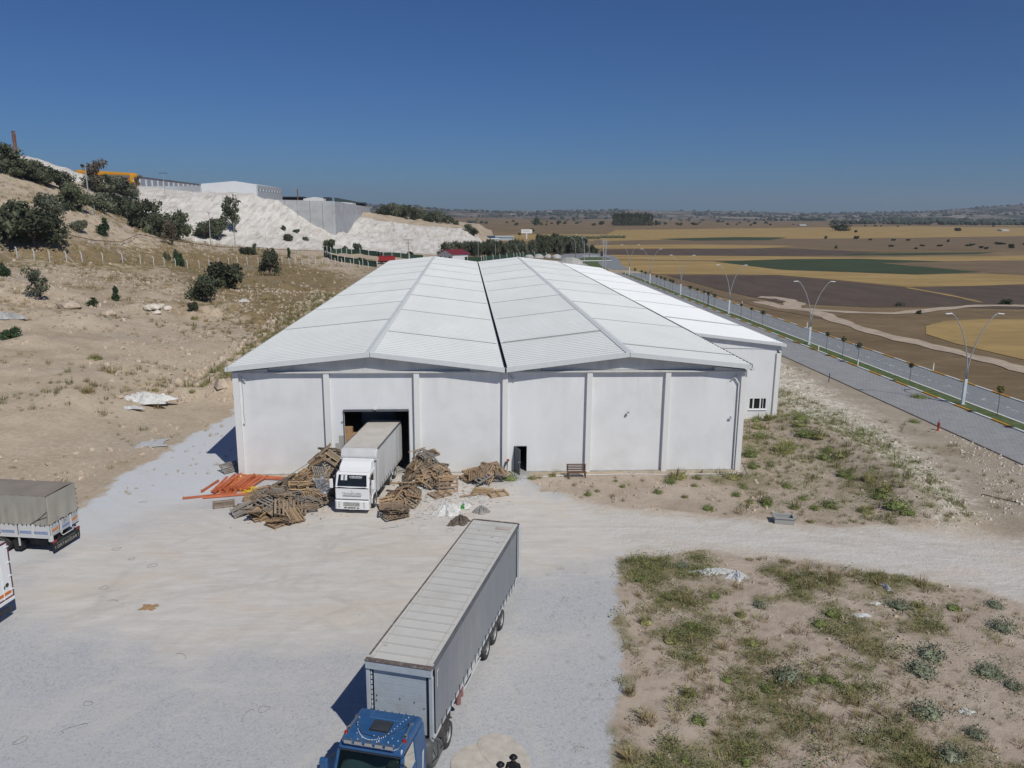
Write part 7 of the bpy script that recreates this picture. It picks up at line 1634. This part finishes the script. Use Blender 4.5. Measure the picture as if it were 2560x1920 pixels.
t, h_, dx = pole((203, 443), (209, 519), 238, .16, 'lamp pole with white lamp and dark box on the grassy slope', ((.2,.6,.08),)); part('lamp', xf(blob(.32,.2,.42,1,.05), (dx-1.6,0,h_+1.4)), M_white, t); part('lamp_arm', tube([(dx,0,h_-.2),(dx-1.0,0,h_+.4),(dx-1.5,0,h_+1.2)], .05, 6), M_dark, t)
pole((451, 458), (455, 531), 318, .18, 'slim power pole before the white slope, left of the open tree', ((.1,.9,.08),(.7,.5,.08)))
pole((504, 480), (509, 543), 312, .18, 'slim pole carrying the line under the open crowned tree')
pole((352.6, 374), (356.6, 420), 372, .16, 'thin floodlight mast in front of the columned hall', ((.0,1.9,.1),))
pole((881.6, 517), (883.6, 561), 300, .22, 'utility pole with crossarms beside the red roofed house', ((.2,1.6,.09),(1.4,1.0,.07)))
pole((883.6, 445), (884, 468), 620, .22, 'far pale pole sticking out of the knoll wood', ((.2,2.2,.15),))
pole((698, 521), (699, 549), 330, .16, 'dark wooden pole at the left end of the green fence', (), m=M_bark)
pole((573, 503), (574, 520), 345, .08, 'short thin post at the foot of the white slope, right one')
pole((555, 501), (555.5, 517), 345, .08, 'short thin post at the foot of the white slope, left one')
pole((1070, 526), (1070, 555), 345, .12, 'thin pole in front of the planted belt, right of the centre gap'); pole((1033, 520), (1033, 551), 350, .12, 'thin pole in front of the planted belt at its left part'); pole((1104, 524), (1104, 545), 370, .12, 'thin lamp pole inside the planted belt')
# transformer pylon at the road
q = atz(1304.5, 586); t = thing('power_pylon', 'double lattice power pylon with transformer beside the far end of the road', 'pylon', (q[0], q[1], 0))
for x in (-.45, .45): part('post', box(x-.14, x+.14, -.14, .14, 0, 11.2 if x < 0 else 10.8), M_galv, t)
for z in np.arange(.8, 10.5, 1.1): part('brace', tube([(-.45,0,z),(.45,0,z+.9)], .045, 5), M_galv, t)
for z, w_ in ((10.3, 2.2), (8.9, 1.5), (9.7, 1.2)): part('crossarm', box(-w_, w_, -.07, .07, z-.06, z+.06), M_galv, t)
for x in (-2.1, -1.2, 1.2, 2.1): part('insulator', box(x-.06, x+.06, -.06, .06, 10.36, 10.75), M_dark, t)
part('transformer', box(-1.3, -.6, -.5, .5, 5.2, 6.9), M_dark, t, bevel=.05); part('platform', box(-1.3, 2.0, -.4, .4, 5.0, 5.12), M_galv, t)
pole((1262.5, 520), (1263, 556), 330, .16, 'power pole with crossarms behind the roundabout', ((.2,1.8,.1),(1.2,1.2,.08)))
pole((1291, 518), (1291.5, 545), 390, .16, 'far power pole right of the roundabout trees', ((.2,2.2,.1),(1.0,1.2,.08)))
# ------------------------------------------------------------ bent-top post fence
M_post = mat('white_concrete_post', (.58,.58,.57), .8, var=.1, scale=2); M_wire2 = mat('fence_wire', (.20,.20,.20), .5)
FP = [(150,1195),(298,1215),(432,1225),(578,1225),(712,1228),(890,1235),(1062,1235),(1215,1250),(1330,1258),(1425,1265),(1518,1272),(1620,1285),(1722,1282),(1808,1272),(1893,1262),(1978,1258),(2055,1255),(2138,1250)]
FP = [(x/3.456/PS, (300+y/3.456)/PS) for x, y in FP]+[((640+x/3.456)/PS, (400+y/3.456)/PS) for x, y in ((20,905),(100,905),(165,904),(228,903),(288,906),(345,908),(400,908),(460,908),(518,905),(575,905),(628,905),(685,905),(742,910),(820,920),(897,930),(970,938),(1047,945))]
FQ = [hit(*p) for p in FP]
fence = thing('post_fence', 'long wire fence of white concrete posts with bent tops across the slope', 'fence')
pmsh = mesh('fence_post', join(box(-.09,.09,-.09,.09,-.3,1.9), prism([(-.09,1.9),(.09,1.9),(-.16,2.45),(-.34,2.38)], -.09, .09, 'y')), M_post)
for k, q in enumerate(FQ):
    o = ob('fence_post', pmsh, fence, tuple(q), (random.uniform(-.03,.03), random.uniform(-.04,.04), random.uniform(-.2,.2)))
    if k in (3, 6, 30): part('brace', tube([tuple(q+(0,0,1.5)), tuple(q+(-1.3,.2,0))], .06, 5), M_post, fence); part('brace', tube([tuple(q+(0,0,1.5)), tuple(q+(1.2,.4,0))], .06, 5), M_post, fence)
for z in (.5, 1.1, 1.7): part('wire', tube([tuple(q+(0,0,z)) for q in FQ], .012, 3, False), M_wire2, fence)
# green windbreak fences
M_net = mat('green_windbreak_net', (.028,.062,.042), .85, var=.2, scale=.5)
def netfence(pts, label, h_=2.0, posts=True, sub=1):
    Q_ = [np.array(hit(*p)) for p in pts]; QQ = []
    for a, b_ in zip(Q_[:-1], Q_[1:]):
        n = max(1, int(np.linalg.norm(b_-a)/3.6))
        for i in range(n): p = a+(b_-a)*i/n; p[2] = zat(p[0], p[1]); QQ.append(p)
    QQ.append(Q_[-1]); t = thing('green_fence', label, 'fence')
    for a, b_ in zip(QQ[:-1], QQ[1:]): part('net_panel', ([(a[0],a[1],a[2]-.1),(b_[0],b_[1],b_[2]-.1),(b_[0],b_[1],b_[2]+h_),(a[0],a[1],a[2]+h_)], [(0,1,2,3)]), M_net, t)
    for a in QQ: ob('fence_post', pmsh, t, (a[0], a[1]-.15, a[2]))
netfence([(699,544),(715,546),(760,549),(815,553),(828,556),(885,560),(915,562)], 'far row of green netting fence behind the red dump trailer')
netfence([(700,554),(716,561),(745,567),(784,573),(815,577)], 'near row of green netting fence left of the warehouse roof')
netfence([(985,563),(1010,566),(1040,566),(1050,563),(1080,561),(1110,559),(1130,556),(1180,556)], 'green netting fence beyond the far end of the roof')
# pipe guard rail on the bank
GP = []
for px, py, Y in ((60,497,183),(87,498,185),(140,503,193),(200,510,208),(260,515,225),(300,518,240),(360,524,256),(420,530,272),(480,535,284),(550,539,300),(620,546,312),(690,549,322)):
    q = aty(px, py, Y); GP.append(np.array([q[0], Y, float(zat(q[0], Y))]))
t = thing('guard_rail', 'rusty pipe rail on low posts along the bank above the post fence', 'guard rail')
part('pipe', tube([tuple(q+(0,0,.95)) for q in GP], .09, 6), M_rustc, t)
for a, b_ in zip(GP[:-1], GP[1:]):
    for u in (0, .33, .66): q = a+(b_-a)*u; q[2] = zat(q[0], q[1]); part('rail_post', box(q[0]-.08, q[0]+.08, q[1]-.08, q[1]+.08, q[2]-.4, q[2]+1.0), M_post, t)
# red dump trailer
q = hit(836, 571); M_redp = mat('faded_red_paint', (.34,.035,.04), .55, var=.15); t = thing('dump_trailer', 'ribbed red dump body parked between the green fences', 'trailer', tuple(q), R(4))
part('body', join(box(-3,3,-1.2,1.2,1.3,1.38), box(-3,3,-1.25,-1.17,1.3,2.9), box(-3,3,1.17,1.25,1.3,2.9), box(-3,-2.92,-1.17,1.17,1.38,2.9), box(2.92,3,-1.17,1.17,1.38,2.9)), M_redp, t, bevel=.02)
for x in np.arange(-2.8, 2.9, .56): part('rib', box(x-.06, x+.06, -1.35, -1.255, 1.3, 2.9), M_redp, t)
part('top_rail', join(box(-3.05,3.05,-1.35,-1.2,2.91,3.02), box(-3.05,3.05,1.2,1.35,2.91,3.02)), M_redp, t); part('chassis', box(-3.2,3.0,-.5,.5,.8,1.28), M_chas, t)
for x in (-1.9, .9, 2.1):
    for s in (-1, 1): w_ = part('wheel', lathe([(.3,-.15),(.5,-.12),(.5,.12),(.3,.15)], 16, 'y'), M_tyre, t, loc=(x, s*1.0, .5))
# red roofed house
q = atz(935, 566); Y = q[1]+2
a, b_, e = aty(935, 558, Y), aty(995, 556, Y), aty(962, 550, Y)
t = thing('red_roofed_house', 'low pale building with dark red sheet roof behind the warehouse roof', 'house', (a[0]+5, Y, 0)); rr_ = b_[0]-a[0]+3
part('wall', prism([(-4.5,0),(4.5,0),(4.5,3.0),(0,4.6),(-4.5,3.0)], 0, rr_-6, 'y'), M_fw, t); t.rotation_euler = (0, 0, R(-48))
part('roof', join(prism([(-4.9,2.95),(0,4.72),(0,4.86),(-4.9,3.09)], -.4, rr_-5, 'y'), prism([(0,4.72),(4.9,2.95),(4.9,3.09),(0,4.86)], -.4, rr_-5, 'y')), M_mar, t)
part('door', box(-.5,.5,-.04,-.005,0,2.0), M_doorgrey, t)
for s in (-1, 1): part('window', box(s*2.6-.6, s*2.6+.6, -.04, -.005, 1.0, 2.1), M_glassd, t)
# billboard, sheds, little houses
q = atz(1137.5, 515.8); Y = q[1]; a, b_ = aty(1126, 495.3, Y), aty(1149.5, 504, Y)
t = thing('billboard', 'white advertising board on a single post beyond the tree belt', 'billboard', (q[0], Y, 0))
part('post', box(-.45,.45,-.3,.3,0,b_[2]), M_fw, t); part('board', box(a[0]-q[0], b_[0]-q[0], -.35, .2, b_[2], a[2]), M_white, t)
part('print_line', join(*[box(a[0]-q[0]+1.0+i*.42, a[0]-q[0]+1.0+i*.42+.3, -.37, -.351, b_[2]+(a[2]-b_[2])*.5, b_[2]+(a[2]-b_[2])*.62) for i in range(12)]), M_fblue, t, kind='stuff')
def shed(x0, x1, yt, yb, m, m2, label, name='shed', cat='shed', dep=12):
    q = atz((x0+x1)/2, yb); Y = q[1]; a, b_ = aty(x0, yt, Y), aty(x1, yb, Y); h_ = max(2.2, a[2])
    t = thing(name, label, cat, ((a[0]+b_[0])/2, Y, 0)); w_ = (b_[0]-a[0])/2
    part('wall', box(-w_, w_, 0, dep, 0, h_*.72), m2, t); part('roof', prism([(-.5,h_*.72),(dep/2,h_),(dep+.5,h_*.72)], -w_-.3, w_+.3, 'x'), m, t); return t
shed(1048, 1069, 509.5, 519, M_fblue, M_fblue, 'dark blue half of the long shed beyond the belt'); shed(1069, 1110, 510, 519, M_shed, M_shed, 'pale blue half of the long shed beyond the belt'); shed(1055, 1078, 516.5, 522, M_white, M_fw, 'white low roof in front of the blue shed')
shed(1202, 1216, 534, 543, M_white, M_white, 'small white building half hidden in the planted belt', 'house', 'house', 5); shed(988, 1008, 549, 556, M_white, M_card2, 'small white roofed hut at the left end of the belt', 'house', 'house', 5)
shed(1851, 1884, 476, 480, M_white, M_white, 'small white greenhouse far out on the right plain', 'greenhouse', 'greenhouse', 30); shed(1908, 1966, 474.5, 479.5, M_white, M_shed, 'long white greenhouse far out on the right plain', 'greenhouse', 'greenhouse', 40)
shed(1728, 1742, 484.5, 487.5, M_fw, M_fw, 'tiny pale house far off at the foot of the hills', 'house', 'house', 10); shed(2165, 2180, 496, 499, M_fw, M_fw, 'tiny pale house among the far right trees', 'house', 'house', 10)
a = aty(1922, 433, 5200); single('radio_mast', box(a[0]-1.2, a[0]+1.2, 5200, 5202, 40, a[2]), M_fg, 'thin radio mast on the far hill ridge', 'mast')
# aggregate heaps behind the hall
M_agg = mat('grey_aggregate', (.43,.42,.40), .95, var=.25, scale=1.6, bump=.6, bscale=4)
for k, (x0, x1, yt, yb) in enumerate(((1133,1153,549.5,558),(1153,1175,549,558),(1175,1191,549.5,558),(1191,1212,549,558.5),(1095,1118,552,558))):
    q = atz((x0+x1)/2, yb-1); w_ = (aty(x1, yb, q[1])[0]-aty(x0, yb, q[1])[0])/2; h_ = max(1.2, aty(x0, yt, q[1])[2])
    g = blob(w_*1.05, w_*.9, h_, 3, .10, k, .02); single('aggregate_heap', g, M_agg if k < 4 else M_st, ('leftmost grey aggregate heap beyond the roof','second grey aggregate heap from the left beyond the roof','third grey aggregate heap from the left beyond the roof','rightmost round grey aggregate heap next to the road','low tan soil heap left of the grey aggregate heaps')[k], 'heap', (q[0], q[1], 0))
q = atz(1222, 574); single('rubble_heap', blob(6.5, 9, 2.6, 3, .3, 9, .02), M_agg, 'large long rubble heap beside the road at the far roof corner', 'heap', (q[0], q[1], 0))
stones([(q[0]-8,q[1]-12),(q[0]+8,q[1]-12),(q[0]+9,q[1]+10),(q[0]-8,q[1]+10)], 500, 41, .3, 1.0, M_stg, 'broken stones round the rubble heap by the road')
# ------------------------------------------------------------ the air between here and the hills
hz = bpy.data.materials.new('thin_haze'); hz.use_nodes = True; N = hz.node_tree.nodes; N.clear()
o_ = N.new('ShaderNodeOutputMaterial'); v_ = N.new('ShaderNodeVolumePrincipled'); v_.inputs['Color'].default_value = (.80, .88, 1, 1); v_.inputs['Density'].default_value = .00010; v_.inputs['Anisotropy'].default_value = .2
hz.node_tree.links.new(v_.outputs[0], o_.inputs['Volume'])
ob('haze', mesh('haze', box(-9500, 9500, -300, 9400, -4, 230), hz), kind='stuff')

for o in bpy.data.objects:
    if o.parent is None and o.get('category') and not o.get('kind'): o['kind'] = 'thing'
